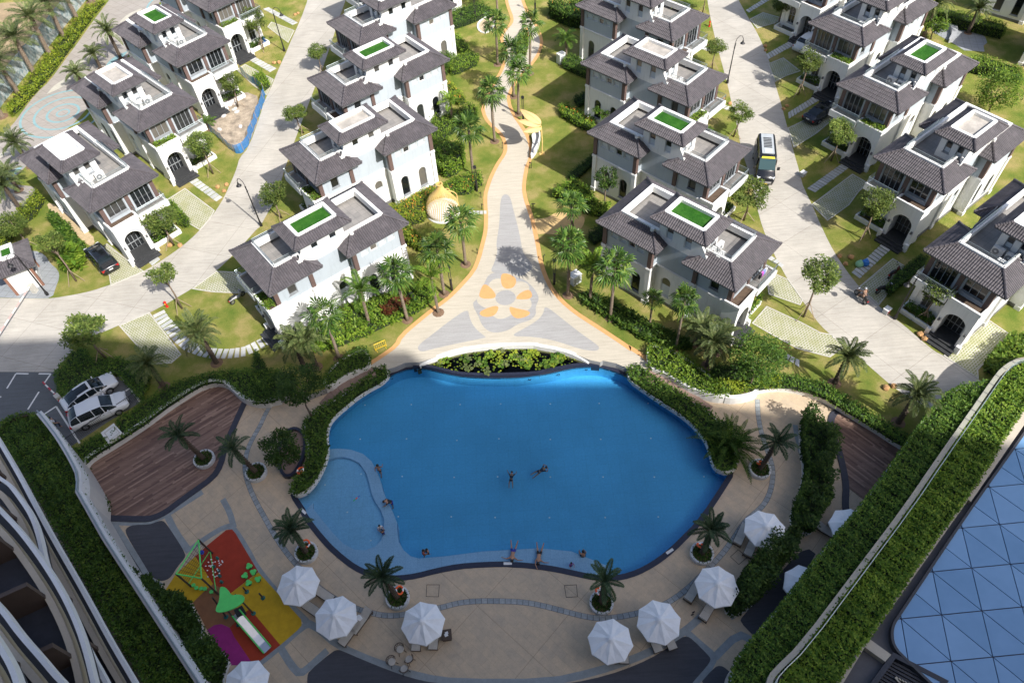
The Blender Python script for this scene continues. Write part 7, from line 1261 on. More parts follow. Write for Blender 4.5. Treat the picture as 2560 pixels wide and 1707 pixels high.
fan_lab = ['fan palm in front of the gold onion-shaped pavilion', 'fan palm at the corner of the left villa bed, by the curving orange path edge',
 'fan palm in the shrub bed beside the lit white villa wall', 'fan palm standing nearest the pool on the left lawn, bare trunk',
 'fan palm on the lawn beside the round sand patch near the top', 'fan palm on the left path edge, behind the one beside the leaf sculpture',
 'fan palm by the small round shrub next to the leaf sculpture', 'tall fan palm at the widest bend of the path, right side, near the top',
 'fan palm on a bare soil ring left of the path, level with the leaf sculpture', 'fan palm growing from a round shrub above the gold pavilion',
 'fan palm trunk at the very top, left of the path', 'fan palm overhanging the beige play patch right of the plaza',
 'fan palm right of the plaza whose shadow falls beside the flower mosaic', 'fan palm in the bed beside the near wall of the villa right of the plaza',
 'slender fan palm with few leaves, nearest the pool on the right', 'short young fan palm before the arched wall of the right villa']
for k, q in enumerate(PT['fan']):
 h = q[2] or 5.8
 small = {14: .72, 15: .62}.get(k, 1.0)
 KF.put(q[:2], fan_lab[k], 'palm tree', 'fan palms along the path', small, zs=h/5.7)
KA = Kit([make_date_palm(31, 3.6, 12, 1.9, .1, G_MID, 'feather_palm', .09, BARKP, .5, 1.15), make_date_palm(32, 3.6, 10, 1.8, -.1, G_BRIGHT, 'feather_palm', .09, BARKP, .5, 1.15)])
ar_lab = ['thin feather palm against the lit white wall of the left villa', 'feather palm with a thin trunk between two fan palms on the left lawn', 'small feather palm beside the white cabinet on the right lawn',
 'feather palm at the rear corner of the concrete-roofed villa left of the path', 'low feather palm at the edge of the fenced building plot', 'dark young feather palm in the bed right of the plaza']
for k, q in enumerate(PT['areca']): KA.put(q[:2], ar_lab[k], 'palm tree', 'feather palms', 1.0 if q[2] > 2 else .7, zs=max(.3, q[2]/3.6))
KD = Kit([make_date_palm(41, 3.2, 26, 2.2), make_date_palm(42, 3.2, 22, 2.0), make_date_palm(43, 3.2, 24, 2.1)])
dt_lab = ['date palm beside the planted right stair wall', 'squat date palm on the lawn between the grass-block drive and the right hedge', 'dark date palm at the end of the right road near the podium hedge',
 'shaggy date palm beside the curved stepping stones on the left lawn', 'small dark date palm in the shade above the timber deck', 'date palm clump at the near corner of the right villa', 'pale date palm before the steps of the right villa',
 'date palm left of a pair behind the left stair wall', 'date palm right of a pair behind the left stair wall', 'date palm on the promenade behind the left turf-roofed villa', 'short date palm on the promenade beside an aqua leaf shape',
 'date palm on the promenade beside the concentric aqua rings', 'date palm at the left edge behind the white-roofed villa, farther one', 'date palm at the left edge behind the white-roofed villa, nearer one', 'date palm at the left edge over the garden hedge',
 'tall palm behind the fourth villa of the rightmost row', 'coconut-like palm before the villa at the top right corner']
for k, q in enumerate(PT['date']): KD.put(q[:2], dt_lab[k], 'palm tree', 'date palms', .95, zs=q[2]/3.2)
KT = Kit([make_date_palm(51, 5.6, 30, 2.7, .2, G_DATE, 'royal_palm', .2, BARKP, .55, .9), make_date_palm(52, 5.6, 28, 2.6, -.2, G_DATE, 'royal_palm', .2, BARKP, .55, .9)])
ord_ = ['first', 'second', 'third', 'fourth', 'fifth', 'sixth', 'seventh']
for k, i in enumerate([6, 0, 1, 2, 3, 4, 5]):
 q = PT['tall'][i]; KT.put(q[:2], 'feathery tall palm along the painted fence, %s counted from the left edge upward' % ord_[k], 'palm tree', 'tall palms along the painted fence', 1.25, zs=(q[2] or 5.3)/5.6)
# street trees
KS = Kit([make_tree(61, 4.6, 1.45, 24), make_tree(62, 4.6, 1.35, 20), make_tree(63, 4.6, 1.5, 26, 110), make_tree(64, 4.9, 1.2, 16, 110)])
tr_lab = ['round street tree beside the steps of the second villa in the leftmost row', 'tree inside the blue-netted building plot', 'thin street tree before the farthest villa at the top left',
 'leafy tree at the road corner of the third villa left of the path', 'open-crowned tree at the road corner of the second villa left of the path', 'neat round tree beside the street lamp on the left road',
 'dense round tree before the planter of the white-roofed villa', 'lanky staked tree at the left road edge beside the red hydrant', 'spreading tree behind the guard house', 'staked tree on the lawn beside the black SUV',
 'large tree at the edge of the tower shade on the left drive', 'tree at the top before the fourth villa right of the path', 'tree before the third villa right of the path', 'tree before the villa beside the black van',
 'multi-crowned tree between the van and the nearest right villa', 'tree before the farthest villa in the rightmost row', 'street tree before the fourth villa in the rightmost row', 'street tree below the parked black sedan',
 'pale green street tree before the second villa in the rightmost row', 'open two-tiered tree on the left verge of the right road', 'dense tree before the arched porch of the rightmost villa']
for k, q in enumerate(PT['tree']):
 v = {9: 3, 7: 3, 19: 0}.get(k, k % 3)
 h = max(2.6, q[2]); top = h/3.4
 KS.put(q[:2], tr_lab[k], 'tree', 'staked street trees', 1.12*{10: 1.25, 6: 1.05, 19: 1.0, 14: 1.1, 3: .8, 11: .8, 12: .8}.get(k, .92), zs=max(.72, min(1.45, top)), variant=v)
KP = Kit([make_tree(71, 3.4, 1.15, 12, 70, .24, G_DEEP, 'frangipani_tree', False), make_tree(72, 3.4, 1.25, 12, 70, .24, G_MID, 'frangipani_tree', False)])
pl_lab = ['dark frangipani at the rear of the fourth villa right of the path', 'dark frangipani at the rear of the third villa right of the path', 'frangipani tree at the garden corner of the villa by the van',
 'small frangipani at the rear of the third villa left of the path', 'small frangipani below the arched windows of the second villa left of the path', 'bushy frangipani on the lawn above the gold pavilion']
for k, q in enumerate(PT['plum']): KP.put(q[:2], pl_lab[k], 'tree', 'frangipani trees', 1.0, zs=max(.75, q[2]/2.6))
bt = make_tree(81, 5.4, 2.3, 34, 110, .22, G_MID, 'garden_tree', False); bt.location = (*PT['big'][0][:2], 0); tag(bt, 'big leafy garden tree above the curving wall right of the pool', 'tree')
bt2 = make_tree(82, 4.6, 2.6, 34, 95, .26, G_BRIGHT, 'garden_tree', False); bt2.location = (*PT['big'][1][:2], 0); tag(bt2, 'wide leafy tree between the second and third villas at the right edge', 'tree')
bt3 = make_tree(83, 2.8, 1.5, 18, 80, .24, G_BRIGHT, 'garden_tree', False); bt3.location = (*PT['big'][2][:2], 0); tag(bt3, 'small leafy tree beside the grey curved bench at the top right', 'tree')
ds = make_tree(84, 5.6, 1.9, 26, 120, .2, G_DEEP, 'deck_tree', False); ds.location = (*PT['deckshrub'][0][:2], DK+.4); tag(ds, 'feathery dark tree at the top of the left pool planter', 'tree')
ds = make_tree(85, 3.4, 1.7, 22, 120, .2, G_DEEP, 'deck_tree', False); ds.location = (*PT['deckshrub'][2][:2], DK+.1); tag(ds, 'dark tree growing in the oval planter left of the pool', 'tree')
# arching shrub hanging over the right pool planter
def arching_shrub(seed, n, L, m):
 r = random.Random(seed); b = MB()
 for k in range(n):
  a = r.uniform(0, 2*PI); e = R(r.uniform(30, 85)); frond(b, (r.uniform(-.5, .5), r.uniform(-.5, .5), .3), a, e, L*r.uniform(.6, 1.15), r, 14, .3, 1.3)
 return b
root = empty('arching_shrub', (*PT['deckshrub'][1][:2], DK+.3), 0, 'large arching shrub overhanging the right end of the pool', 'shrub')
arching_shrub(5, 46, 3.1, G_MID).build('foliage', G_MID, root); b_ = MB(); clump(b_, (0, .6, 1.0), 1.3, 700, .22, random.Random(4)); b_.build('inner_foliage', G_DEEP, root)
# planters on the terrace with date palms
PLW = mat('planter_white', (.60,.62,.64), .7, .06, 2, .1)
def make_planter():
 root = empty('round_planter')
 b = MB(); b.lathe([(.98, 0), (1.0, .45), (.98, .5), (.82, .5), (.8, .3)], 28); b.build('bowl', PLW, root, smooth=False)
 b = MB(); b.lathe([(0, .34), (.8, .32)], 20); b.build('soil', SOIL, root)
 r = random.Random(3); b = MB()
 for _ in range(420):
  a = r.uniform(0, 2*PI); q = .82*math.sqrt(r.random()); leaf(b, (q*math.cos(a), q*math.sin(a), .34+r.uniform(0, .22)), r.uniform(.18, .34), r, .3, .5)
 b.build('ground_cover', G_DEEP, root)
 return root
KPL = Kit([make_planter()])
KDP = Kit([make_date_palm(91, 4.1, 15, 1.75, .0, G_DATE_D, 'date_palm', .18, BARKD, .34, 1.0, False), make_date_palm(92, 4.1, 12, 1.7, .0, G_DATE_D, 'date_palm', .18, BARKD, .34, 1.15, False), make_date_palm(93, 4.1, 17, 1.65, .0, G_DATE_D, 'date_palm', .18, BARKD, .34, .9, False)])
dp = ['on the timber deck', 'beside the timber deck edge', 'by the children\'s pool', 'beside the left end of the lower terrace', 'beside the right end of the lower terrace', 'right of the pool between two parasols', 'at the right end of the pool planter']
for k, q in enumerate(PT['deckpalm']):
 KPL.put(q[:2], 'round white planter under the date palm '+dp[k], 'planter', 'round planters on the terrace', .86, 0, DK)
 o = KDP.put(q[:2], 'dark date palm '+dp[k], 'palm tree', 'date palms in round planters', .95, z=DK+.25, zs=.98)
 if k in (0, 1): o.rotation_euler = (0, R(-7), R(20))
 if k in (3,): o.rotation_euler = (0, R(-5), 0)
 if k == 6: o.rotation_euler = (0, R(6), 0)
HD = [('c1', .0, 1.1, G_BRIGHT, 'lush mixed shrub bed along the near white wall of the left villa', 'shrub bed', 85, .3, .45, None),
 ('pav', 0, 1.2, G_YEL, 'lime green flowering hedge left of the gold pavilion', 'hedge', 120, .2, .3, (FLOWER, 40)),
 ('c1b', 0, 1.1, G_YEL, 'lime hedge strip at the rear of the left villa, below the pavilion', 'hedge', 130, .26, .3, (FLOWER, 14)),
 ('c2', 0, 1.2, G_BRIGHT, 'bright hedge behind the concrete-roofed villa left of the path', 'hedge', 110, .2, .3, None), ('c3', 0, 1.0, G_YEL, 'lime hedge strip behind the third villa left of the path', 'hedge', 110, .2, .25, (FLOWER, 18)),
 ('c3b', 0, 1.1, G_BRIGHT, 'hedge strip running to the path behind the third villa left of the path', 'hedge', 110, .2, .25, None), ('c4', 0, 1.0, G_BRIGHT, 'hedge strip behind the fourth villa left of the path', 'hedge', 100, .2, .25, None),
 ('c4b', 0, 1.1, G_MID, 'hedge at the top left of the path beside the sand patch', 'hedge', 100, .2, .3, None), ('isl', 0, 1.1, G_BRIGHT, 'long clipped hedge in the island between the path branches', 'hedge', 150, .18, .2, None),
 ('c2b', 0, 1.9, G_BRIGHT, 'tall bushy shrub mass above the gold pavilion', 'shrub bed', 110, .24, .6, None), ('pavr', 0, 1.0, G_BRIGHT, 'rounded shrub bed right of the gold pavilion', 'shrub bed', 120, .2, .4, (FLOWER, 14)),
 ('d3', 0, 1.1, G_MID, 'hedge behind the third villa right of the path, by the cabinet', 'hedge', 110, .2, .3, None), ('d2', 0, 1.1, G_BRIGHT, 'flowering hedge beside the leaf sculpture', 'hedge', 120, .22, .35, (FLOWER, 22)),
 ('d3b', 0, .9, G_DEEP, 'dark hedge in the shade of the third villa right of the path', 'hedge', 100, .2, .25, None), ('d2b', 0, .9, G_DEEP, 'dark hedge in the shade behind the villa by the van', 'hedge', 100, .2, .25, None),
 ('d4', 0, 2.2, G_MID, 'tall dense shrubs behind the fourth villa right of the path', 'shrub bed', 110, .3, .7, (FLOWER, 12)), ('d1', 0, .9, G_MID, 'long shrub bed along the near wall of the right villa', 'shrub bed', 100, .28, .4, None),
 ('d1b', 0, 1.4, G_BRIGHT, 'yellowish shrub group at the garden corner above the beige play patch', 'shrub bed', 110, .26, .5, None), ('l1', 0, 1.0, G_BRIGHT, 'clipped hedge beside the white-roofed villa drive', 'hedge', 140, .18, .2, None),
 ('l1b', 0, 1.0, G_MID, 'leafy strip beside the yellow stone path of the white-roofed villa', 'shrub bed', 90, .34, .35, None), ('l1c', 0, 1.2, G_YEL, 'garden hedge at the left edge behind the guard house', 'hedge', 110, .22, .35, None),
 ('fence', 0, .9, G_YEL, 'lime shrubs planted along the painted fence', 'shrub bed', 70, .26, .5, None), ('rr', 0, 1.6, G_BRIGHT, 'clipped hedge before the villa at the top right corner', 'hedge', 120, .22, .25, None),
 ('rr2', 0, 1.4, G_BRIGHT, 'clipped hedge before the shaded villa at the right edge', 'hedge', 120, .22, .25, None), ('br', 0, 1.2, G_BRIGHT, 'leafy hedge beside the drive at the lower right edge', 'hedge', 110, .3, .4, None),
 ('r1', 0, 1.0, G_MID, 'hedge between the scooters and the rightmost villa', 'hedge', 130, .18, .2, None), ('kt', 0, 1.3, G_DEEP, 'dark clipped hedge behind the right stair planter', 'hedge', 130, .18, .3, None),
 ('kt2', 0, .8, G_YEL, 'bright ground shrubs above the curving wall right of the pool', 'shrub bed', 130, .2, .3, None), ('d1p', .3, 1.2, G_BRIGHT, 'hedge in the white planter beside the right villa porch', 'hedge', 140, .18, .2, (FLOWER, 8)),
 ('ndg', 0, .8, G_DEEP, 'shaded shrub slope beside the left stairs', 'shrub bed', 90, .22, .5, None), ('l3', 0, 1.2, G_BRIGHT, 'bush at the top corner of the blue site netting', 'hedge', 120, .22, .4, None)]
for k, (key, z0, z1, lm, lab, cat, dens, s, lump, fl) in enumerate(HD):
 hedge('shrub_bed' if cat == 'shrub bed' else 'clipped_hedge', SH[key], z0, z1, lm, lab, cat, dens, s, lump, fl, seed=k+3)
for k, (p, z1, lm, lab, s_) in enumerate((([(-11.9, 45.9), (-9.9, 46.9), (-9.3, 46.4), (-11.2, 45.0)], 1.3, G_RED, 'reddish shrubs against the lit wall of the left villa', .3), ([(-44.0, 56.2), (-42.9, 56.0), (-42.6, 54.6), (-43.6, 54.3), (-44.3, 55.2)], 1.9, G_BRIGHT, 'broad-leaved banana clump beside the black SUV', .7),
 ([(-6.9, 88.3), (-5.6, 88.5), (-5.9, 85.0), (-7.2, 85.4)], 1.5, G_MID, 'loose shrubs behind the fourth villa left of the path', .26), ([(-9.6, 77.6), (-7.4, 77.4), (-7.1, 75.2), (-8.9, 75.3)], 1.4, G_BRIGHT, 'loose shrubs below the third villa left of the path', .26),
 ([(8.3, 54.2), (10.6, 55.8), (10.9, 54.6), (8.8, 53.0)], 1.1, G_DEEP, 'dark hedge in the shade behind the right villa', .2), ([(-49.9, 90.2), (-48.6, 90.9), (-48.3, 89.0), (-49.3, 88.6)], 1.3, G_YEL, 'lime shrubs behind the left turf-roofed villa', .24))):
 hedge('shrub_bed', p, 0, z1, lm, lab, 'shrub bed', 90, s_, .5, seed=80+k, core=k != 1)
hedge('clipped_hedge', DATA['hedge_left_wall'], 0, .75, G_MID, 'shaded hedge belt on top of the wall round the left timber deck', 'hedge', 110, .2, .35, seed=41)
hedge('shrub_bed', DATA['shrub_lot'], 0, .95, G_MID, 'dense low shrubs round the two parked white cars', 'shrub bed', 120, .2, .35, seed=42)
hedge('shrub_bed', DATA['bank_left'], DK, .1, G_DEEP, 'dark shrubs between the white terrace coping and timber deck', 'shrub bed', 110, .2, .4, seed=43)
hedge('clipped_hedge', DATA['hedge_right_wall'], 0, .8, G_MID, 'clipped hedge on top of the curving wall right of the pool', 'hedge', 130, .2, .25, seed=44)
for key, z0, z1, lab, sd, lm in (('bed_left', DK, .45, 'white walled planter strip along the left side of the pool', 45, G_MID), ('bed_right', DK, .45, 'white walled planter strip along the right side of the pool', 46, G_MID),
  ('bed_stair_l', -.2, .95, 'planted white wall beside the left stairs', 47, G_MID), ('bed_stair_r', -.2, .95, 'planted white wall beside the right stairs', 48, G_BRIGHT),
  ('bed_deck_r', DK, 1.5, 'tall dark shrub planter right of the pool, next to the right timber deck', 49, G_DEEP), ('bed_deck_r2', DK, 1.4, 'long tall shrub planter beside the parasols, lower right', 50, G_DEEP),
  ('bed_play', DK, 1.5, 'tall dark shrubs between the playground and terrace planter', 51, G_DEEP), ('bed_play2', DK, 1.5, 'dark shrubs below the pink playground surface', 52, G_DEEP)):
 p = DATA[key]
 if area2(p) < 0: p = p[::-1]
 low = key.startswith('bed_deck') or key.startswith('bed_play')
 h = hedge('planter_bed', [(x, y) for x, y in p], z0+.2, z1, lm, lab, 'planter', 150 if low else 120, .22, .9 if low else .4, seed=sd, wave=1.4)
 if low:
  rr_ = random.Random(sd); sb = MB(); k = 0; xs_ = [q[0] for q in p]; ys_ = [q[1] for q in p]
  while k < 16:
   x, y = rr_.uniform(min(xs_), max(xs_)), rr_.uniform(min(ys_), max(ys_))
   if inside((x, y), p): clump(sb, (x-h.location.x, y-h.location.y, rr_.uniform(.8, 2.0)), rr_.uniform(.35, .75), 150, .22, rr_, 1.0); k += 1
  sb.build('tall_shoots', G_DEEP, h)
 cx, cy = h.location.x, h.location.y
 b_ = MB(); b_.ribbon([(x-cx, y-cy) for x, y in chaikin(p, 1)], .22, DK, DK+.3 if low else (DK+.42 if key in ('bed_left', 'bed_right') else .35), True, 0); b_.build('planter_wall', WALLW, h)
ov = chaikin(DATA['oval_bed'], 1)
ovr = empty('oval_planter', (ov[0][0], ov[0][1], DK), 0, 'oval dark-rimmed planter left of the pool', 'planter')
b_ = MB(); b_.ribbon([(x-ov[0][0], y-ov[0][1]) for x, y in ov], .25, 0, .4, True, 0); b_.build('dark_rim', RIMM, ovr)
b_ = MB(); b_.prism([(x-ov[0][0], y-ov[0][1]) for x, y in ov], 0, .12); b_.build('stone_infill', STEP, ovr)
# planted podium and terrace edges
pod = chaikin(DATA['hr1_out'], 1, False)+chaikin(DATA['hr1_in'], 1, False)[::-1]
hedge('podium_hedge', pod, ZR-.4, ZR+.45, G_MID, 'outer green hedge on the podium edge, lower right', 'hedge', 210, .2, .35, seed=61, wave=1.6)
pod = chaikin(DATA['hr2_out'], 1, False)+chaikin(DATA['hr2_in'], 1, False)[::-1]
hedge('podium_hedge', pod, ZR-.4, ZR+.55, G_BRIGHT, 'inner green hedge between the glass rail and beige ledge, lower right', 'hedge', 210, .22, .35, seed=62, wave=1.6)
pod = chaikin(DATA['hl_out'], 1, False)[::-1]+chaikin(DATA['hl_in'], 1, False)
hedge('terrace_hedge', pod, 3.4, 4.35, G_MID, 'long hedge on the planted terrace, bottom left', 'hedge', 190, .2, .4, seed=63, wave=1.4)
# front planters and balcony troughs of the villas
for key in ('C1', 'C2', 'D1', 'D2', 'D3', 'R1', 'R2', 'R3', 'R4', 'L1', 'L2', 'L3', 'L4'):
 sg = {k[0]: k[3] for k in VILLAS}[key]
 r = random.Random(hash(key) % 999 if False else sum(map(ord, key)))
 b_ = HB(sg); scatter_leaves(b_, [(7.1, -6.4), (8.05, -6.4), (8.05, -3.8), (7.1, -3.8)], .3, 1.15, 220, .2, r, .3)
 b_.build('planter_shrubs', G_MID, villa[key])
for key in ('C1', 'L2', 'R3', 'R4', 'L4', 'D3', 'C2'):
 sg = {k[0]: k[3] for k in VILLAS}[key]; r = random.Random(sum(map(ord, key))*3)
 b_ = HB(sg); scatter_leaves(b_, [(7.3, -3.3), (8.5, -3.3), (8.5, -.9), (7.3, -.9)], 4.5, 5.15, 200, .18, r, .25)
 b_.build('trough_plants', G_BRIGHT, villa[key])
# lotus pond plants
def lotus(seed):
 r = random.Random(seed); b = MB()
 for k in range(14):
  a = r.uniform(0, 2*PI); q = r.uniform(.1, .5); x, y, z = q*math.cos(a), q*math.sin(a), r.uniform(.02, .3)
  rr = r.uniform(.1, .19); c = (x, y, z)
  ring = [(x+rr*math.cos(2*PI*i/9), y+rr*math.sin(2*PI*i/9), z+r.uniform(-.02, .05)) for i in range(9)]
  b.add([c]+ring, [(0, i+1, (i+1) % 9+1) for i in range(9)])
 return b
LOT = [lotus(s).build('lotus_plant', m, mesh_only=True) for s, m in ((1, G_BRIGHT), (2, G_MID), (3, G_YEL), (4, G_DATE))]
r = random.Random(8); xs = [p[0] for p in pond]; ys = [p[1] for p in pond]; placed = 0
while placed < 44:
 x, y = r.uniform(min(xs), max(xs)), r.uniform(min(ys), max(ys))
 if inside((x, y), pond) and inside((x, y-.4), pond) and inside((x, y+.35), pond):
  o = link('lotus_plant', r.choice(LOT), None, (x, y, -.43), r.uniform(0, 6)); o.scale = (r.uniform(.6, .95),)*3
  tag(o, 'leafy lotus plant floating in the pond between plaza and pool', 'water plant', 'lotus plants in the pond'); placed += 1
b_ = MB(); n = 0
while n < 260:
 x, y = r.uniform(min(xs), max(xs)), r.uniform(min(ys), max(ys))
 if inside((x, y), pond) and inside((x, y-.25), pond):
  rr = r.uniform(.05, .12); b_.face([(x+rr*math.cos(2*PI*i/8), y+rr*math.sin(2*PI*i/8), -.44) for i in range(8)]); n += 1
pads = b_.build('lily_pads', G_YEL, pond_o); pads['kind'] = 'stuff'
for K in (KF, KA, KD, KT, KS, KP, KPL, KDP):
 for u_, o in zip(K.used, K.v):
  if not u_:
   for c in list(o.children): bpy.data.objects.remove(c)
   bpy.data.objects.remove(o)
# ================================================================ vehicles
def paint(name, col, rough=.25):
 m, nt, b = nodes_of(name)
 b.inputs['Base Color'].default_value = (*col, 1); b.inputs['Roughness'].default_value = rough
 b.inputs['Coat Weight'].default_value = .6; b.inputs['Coat Roughness'].default_value = .05
 return m
P_BLACK, P_WHITE, P_NAVY = paint('car_paint_black', (.012,.013,.016)), paint('car_paint_white', (.66,.68,.70)), paint('car_paint_navy', (.014,.017,.03))
TYRE, RIM = mat('tyre_rubber', (.018,.018,.018), .85, .1), mat('alloy_rim', (.45,.46,.48), .3, .1, metal=.8)
CGLASS = glass('car_glass', (.012,.018,.02), .04)
LAMPR, LAMPW = mat('tail_lamp_red', (.42,.015,.015), .25, .1), mat('head_lamp', (.65,.68,.72), .15, .05)
BLKTRIM, CHROME = mat('black_plastic', (.02,.02,.022), .6, .1), mat('chrome_trim', (.6,.6,.62), .2, .05, metal=.9)
PLATE = mat('number_plate', (.7,.7,.68), .5, .05)
SKYL = glass('sunroof_glass', (.01,.012,.014), .05)
def interp(tab, x):
 for (x0, *a), (x1, *c) in zip(tab[:-1], tab[1:]):
  if x0 <= x <= x1:
   t = (x-x0)/(x1-x0) if x1 > x0 else 0
   t = t*t*(3-2*t)*.5+t*.5
   return [p+(q-p)*t for p, q in zip(a, c)]
 return list(tab[0][1:]) if x < tab[0][0] else list(tab[-1][1:])
def make_car(name, L, W, body_tab, cab_tab, pm, wb, wr=.33, rails=False, sunroof=False, boot=False, roof_dark=False):
 """x forward. body_tab: x, half width, z bottom, z belt (top of the lower body); cab_tab: x, half width at belt, half width at roof, z belt, z roof"""
 root = empty(name)
 b = MB(); n = 30; prev = None
 xs = [-L/2+L*k/(n-1) for k in range(n)]
 for x in xs:
  hw, zb, zt = interp(body_tab, x)
  ring = [(x, s*w_, z_) for s, w_, z_ in ((-1, hw*.86, zb), (-1, hw*.98, zb+.12), (-1, hw, zb+(zt-zb)*.5), (-1, hw*.95, zt-.06), (-1, hw*.82, zt), (0, 0, zt+.03), (1, hw*.82, zt), (1, hw*.95, zt-.06), (1, hw, zb+(zt-zb)*.5), (1, hw*.98, zb+.12), (1, hw*.86, zb))]
  i = len(b.v); b.v += ring
  if prev is not None:
   for k in range(10): b.f.append((prev+k, i+k, i+k+1, prev+k+1)); b.m.append(0)
   b.f.append((prev+10, i+10, i, prev)); b.m.append(0)
  else: b.f.append(tuple(range(i, i+11))); b.m.append(0)
  prev = i
 b.f.append(tuple(range(prev, prev+11))[::-1]); b.m.append(0)
 b.build('body', pm, root, smooth=True)
 # cabin: roof panel and glazing
 rf, gl = MB(), MB(); st = []
 m = 20; x0, x1 = cab_tab[0][0], cab_tab[-1][0]
 for k in range(m):
  x = x0+(x1-x0)*k/(m-1); hb, hr, zb, zr = interp(cab_tab, x); st.append((x, hb, hr, zb, zr))
 for a, c in zip(st[:-1], st[1:]):
  rf.face([(a[0], -a[2], a[4]), (c[0], -c[2], c[4]), (c[0], 0, c[4]+.035), (a[0], 0, a[4]+.035)]); rf.face([(a[0], 0, a[4]+.035), (c[0], 0, c[4]+.035), (c[0], c[2], c[4]), (a[0], a[2], a[4])])
  for s in (-1, 1):
   gl.face([(a[0], s*a[1], a[3]), (c[0], s*c[1], c[3]), (c[0], s*c[2], c[4]), (a[0], s*a[2], a[4])])
 rf.build('roof', BLKTRIM if roof_dark else pm, root, smooth=True)
 gl.build('side_windows', CGLASS, root, smooth=True)
 # screens follow the steep ends of the roof curve
 def screen(nm, i0, i1):
  s_ = MB()
  for a, c in zip(st[i0:i1], st[i0+1:i1+1]):
   e = .012
   s_.face([(a[0], -a[2]*.93, a[4]+e+.01), (c[0], -c[2]*.93, c[4]+e+.01), (c[0], 0, c[4]+.047), (a[0], 0, a[4]+.047)]); s_.face([(a[0], 0, a[4]+.047), (c[0], 0, c[4]+.047), (c[0], c[2]*.93, c[4]+e+.01), (a[0], a[2]*.93, a[4]+e+.01)])
  s_.build(nm, CGLASS, root, smooth=True)
 zmax = max(s[4] for s in st)
 f0 = max(i for i in range(m) if st[i][4] > zmax-.07); r0 = min(i for i in range(m) if st[i][4] > zmax-.09)
 screen('windscreen', f0, m-2); screen('rear_window', 1, max(2, r0))
 for xi in (.22, .5, .72):
  q = st[int(m*xi)]
  for s in (-1, 1):
   p_ = MB(); p_.tube([(q[0], s*q[1]*1.005, q[3]), (q[0]-.05, s*q[2]*1.02, q[4]-.01)], .035, 5); p_.build('door_pillar', pm, root)
 for sx in (-1, 1):
  for sy in (-1, 1):
   w_ = empty('wheel', (sx*wb/2, sy*(W/2-.1), wr)); w_.parent = root
   t = MB(); t.lathe([(wr*.62, -.1), (wr*.95, -.11), (wr, -.06), (wr, .06), (wr*.95, .11), (wr*.62, .1)], 20)
   t.v = [(x, z, y) for x, y, z in t.v]; t.build('tyre', TYRE, w_, smooth=True)
   r_ = MB()
   for k in range(5):
    a = 2*PI*k/5; r_.box((math.cos(a)*wr*.32, sy*.1, math.sin(a)*wr*.32), (wr*.58, .03, .06), 0, Matrix.Rotation(-a, 3, 'Y'))
   r_.tube([(0, -.07, 0), (0, .07, 0)], wr*.16, 8); r_.tube([(0, sy*.085, 0), (0, sy*.09, 0)], wr*.62, 16); r_.build('rim', RIM, w_)
   a_ = MB(); a_.lathe([(wr*1.12, -.02), (wr*1.2, .02)], 20); a_.v = [(x, z+sy*.08, max(y, -.05)) for x, y, z in a_.v]; a_.build('wheel_arch', BLKTRIM, w_)
 for s in (-1, 1):
  hw, zb, zt = interp(body_tab, L/2-.2)
  l = MB(); l.box((L/2-.16, s*hw*.74, zt-.14), (.3, .34, .14), s*-.25); l.build('headlight', LAMPW, root)
  hw, zb, zt = interp(body_tab, -L/2+.1)
  l = MB(); l.box((-L/2+.1, s*hw*.80, zt-.16), (.2, .3, .17), s*.2); l.build('tail_light', LAMPR, root)
  q = st[int(m*.78)]; l = MB(); l.box((q[0]+.1, s*(q[1]+.13), q[3]+.1), (.1, .2, .13)); l.build('mirror', pm, root)
  for xx in (-.75, .35):
   hh = interp(body_tab, xx); l = MB(); l.box((xx, s*(hh[0]+.01), hh[2]-.16), (.17, .03, .03)); l.build('door_handle', CHROME, root)
   l = MB(); l.box((xx+.55, s*(hh[0]*.985), hh[1]+.45), (.012, .05, .62)); l.build('door_seam', BLKTRIM, root)
  if rails:
   l = MB(); l.tube([(st[3][0], s*st[3][2]*.93, st[3][4]+.05), (st[9][0], s*st[9][2]*.93, st[9][4]+.07), (st[13][0], s*st[13][2]*.93, st[13][4]+.05)], .025, 5); l.build('roof_rail', CHROME, root)
 hw, zb, zt = interp(body_tab, L/2-.1)
 l = MB(); l.box((L/2+.005, 0, zb+.25), (.04, hw*1.1, .22)); l.build('grille', BLKTRIM, root)
 for x_ in (-L/2-.005, L/2+.03):
  l = MB(); l.box((x_, 0, zb+(.42 if x_ < 0 else .2)), (.02, .4, .13)); l.build('number_plate', PLATE, root)
 if sunroof:
  l = MB(); rz_ = lambda q, y: q[4]+.035*(1-abs(y)/q[2])+.014
  for a, c in zip(st[6:12], st[7:13]):
   for y0, y1 in ((-.42, 0), (0, .42)): l.face([(a[0], y0, rz_(a, y0)), (c[0], y0, rz_(c, y0)), (c[0], y1, rz_(c, y1)), (a[0], y1, rz_(a, y1))])
  l.build('sunroof', SKYL, root)
 return root
SUVB = [(-2.38, .80, .38, .82), (-2.25, .90, .28, 1.02), (-1.5, .94, .22, 1.06), (0, .95, .2, 1.04), (1.2, .94, .22, 1.02), (2.0, .90, .26, .92), (2.3, .80, .32, .78), (2.38, .68, .38, .66)]
SUVC = [(-2.2, .78, .60, .98, 1.05), (-1.95, .83, .62, 1.02, 1.5), (-1.4, .86, .66, 1.04, 1.68), (-.3, .87, .67, 1.03, 1.72), (.5, .87, .66, 1.02, 1.66), (1.0, .85, .64, 1.0, 1.34), (1.5, .82, .70, .99, 1.02)]
SEDB = [(-2.4, .74, .36, .80), (-2.2, .86, .28, .95), (-1.5, .91, .22, .96), (0, .92, .2, .93), (1.2, .91, .22, .90), (2.0, .86, .26, .80), (2.32, .74, .32, .66), (2.4, .6, .36, .58)]
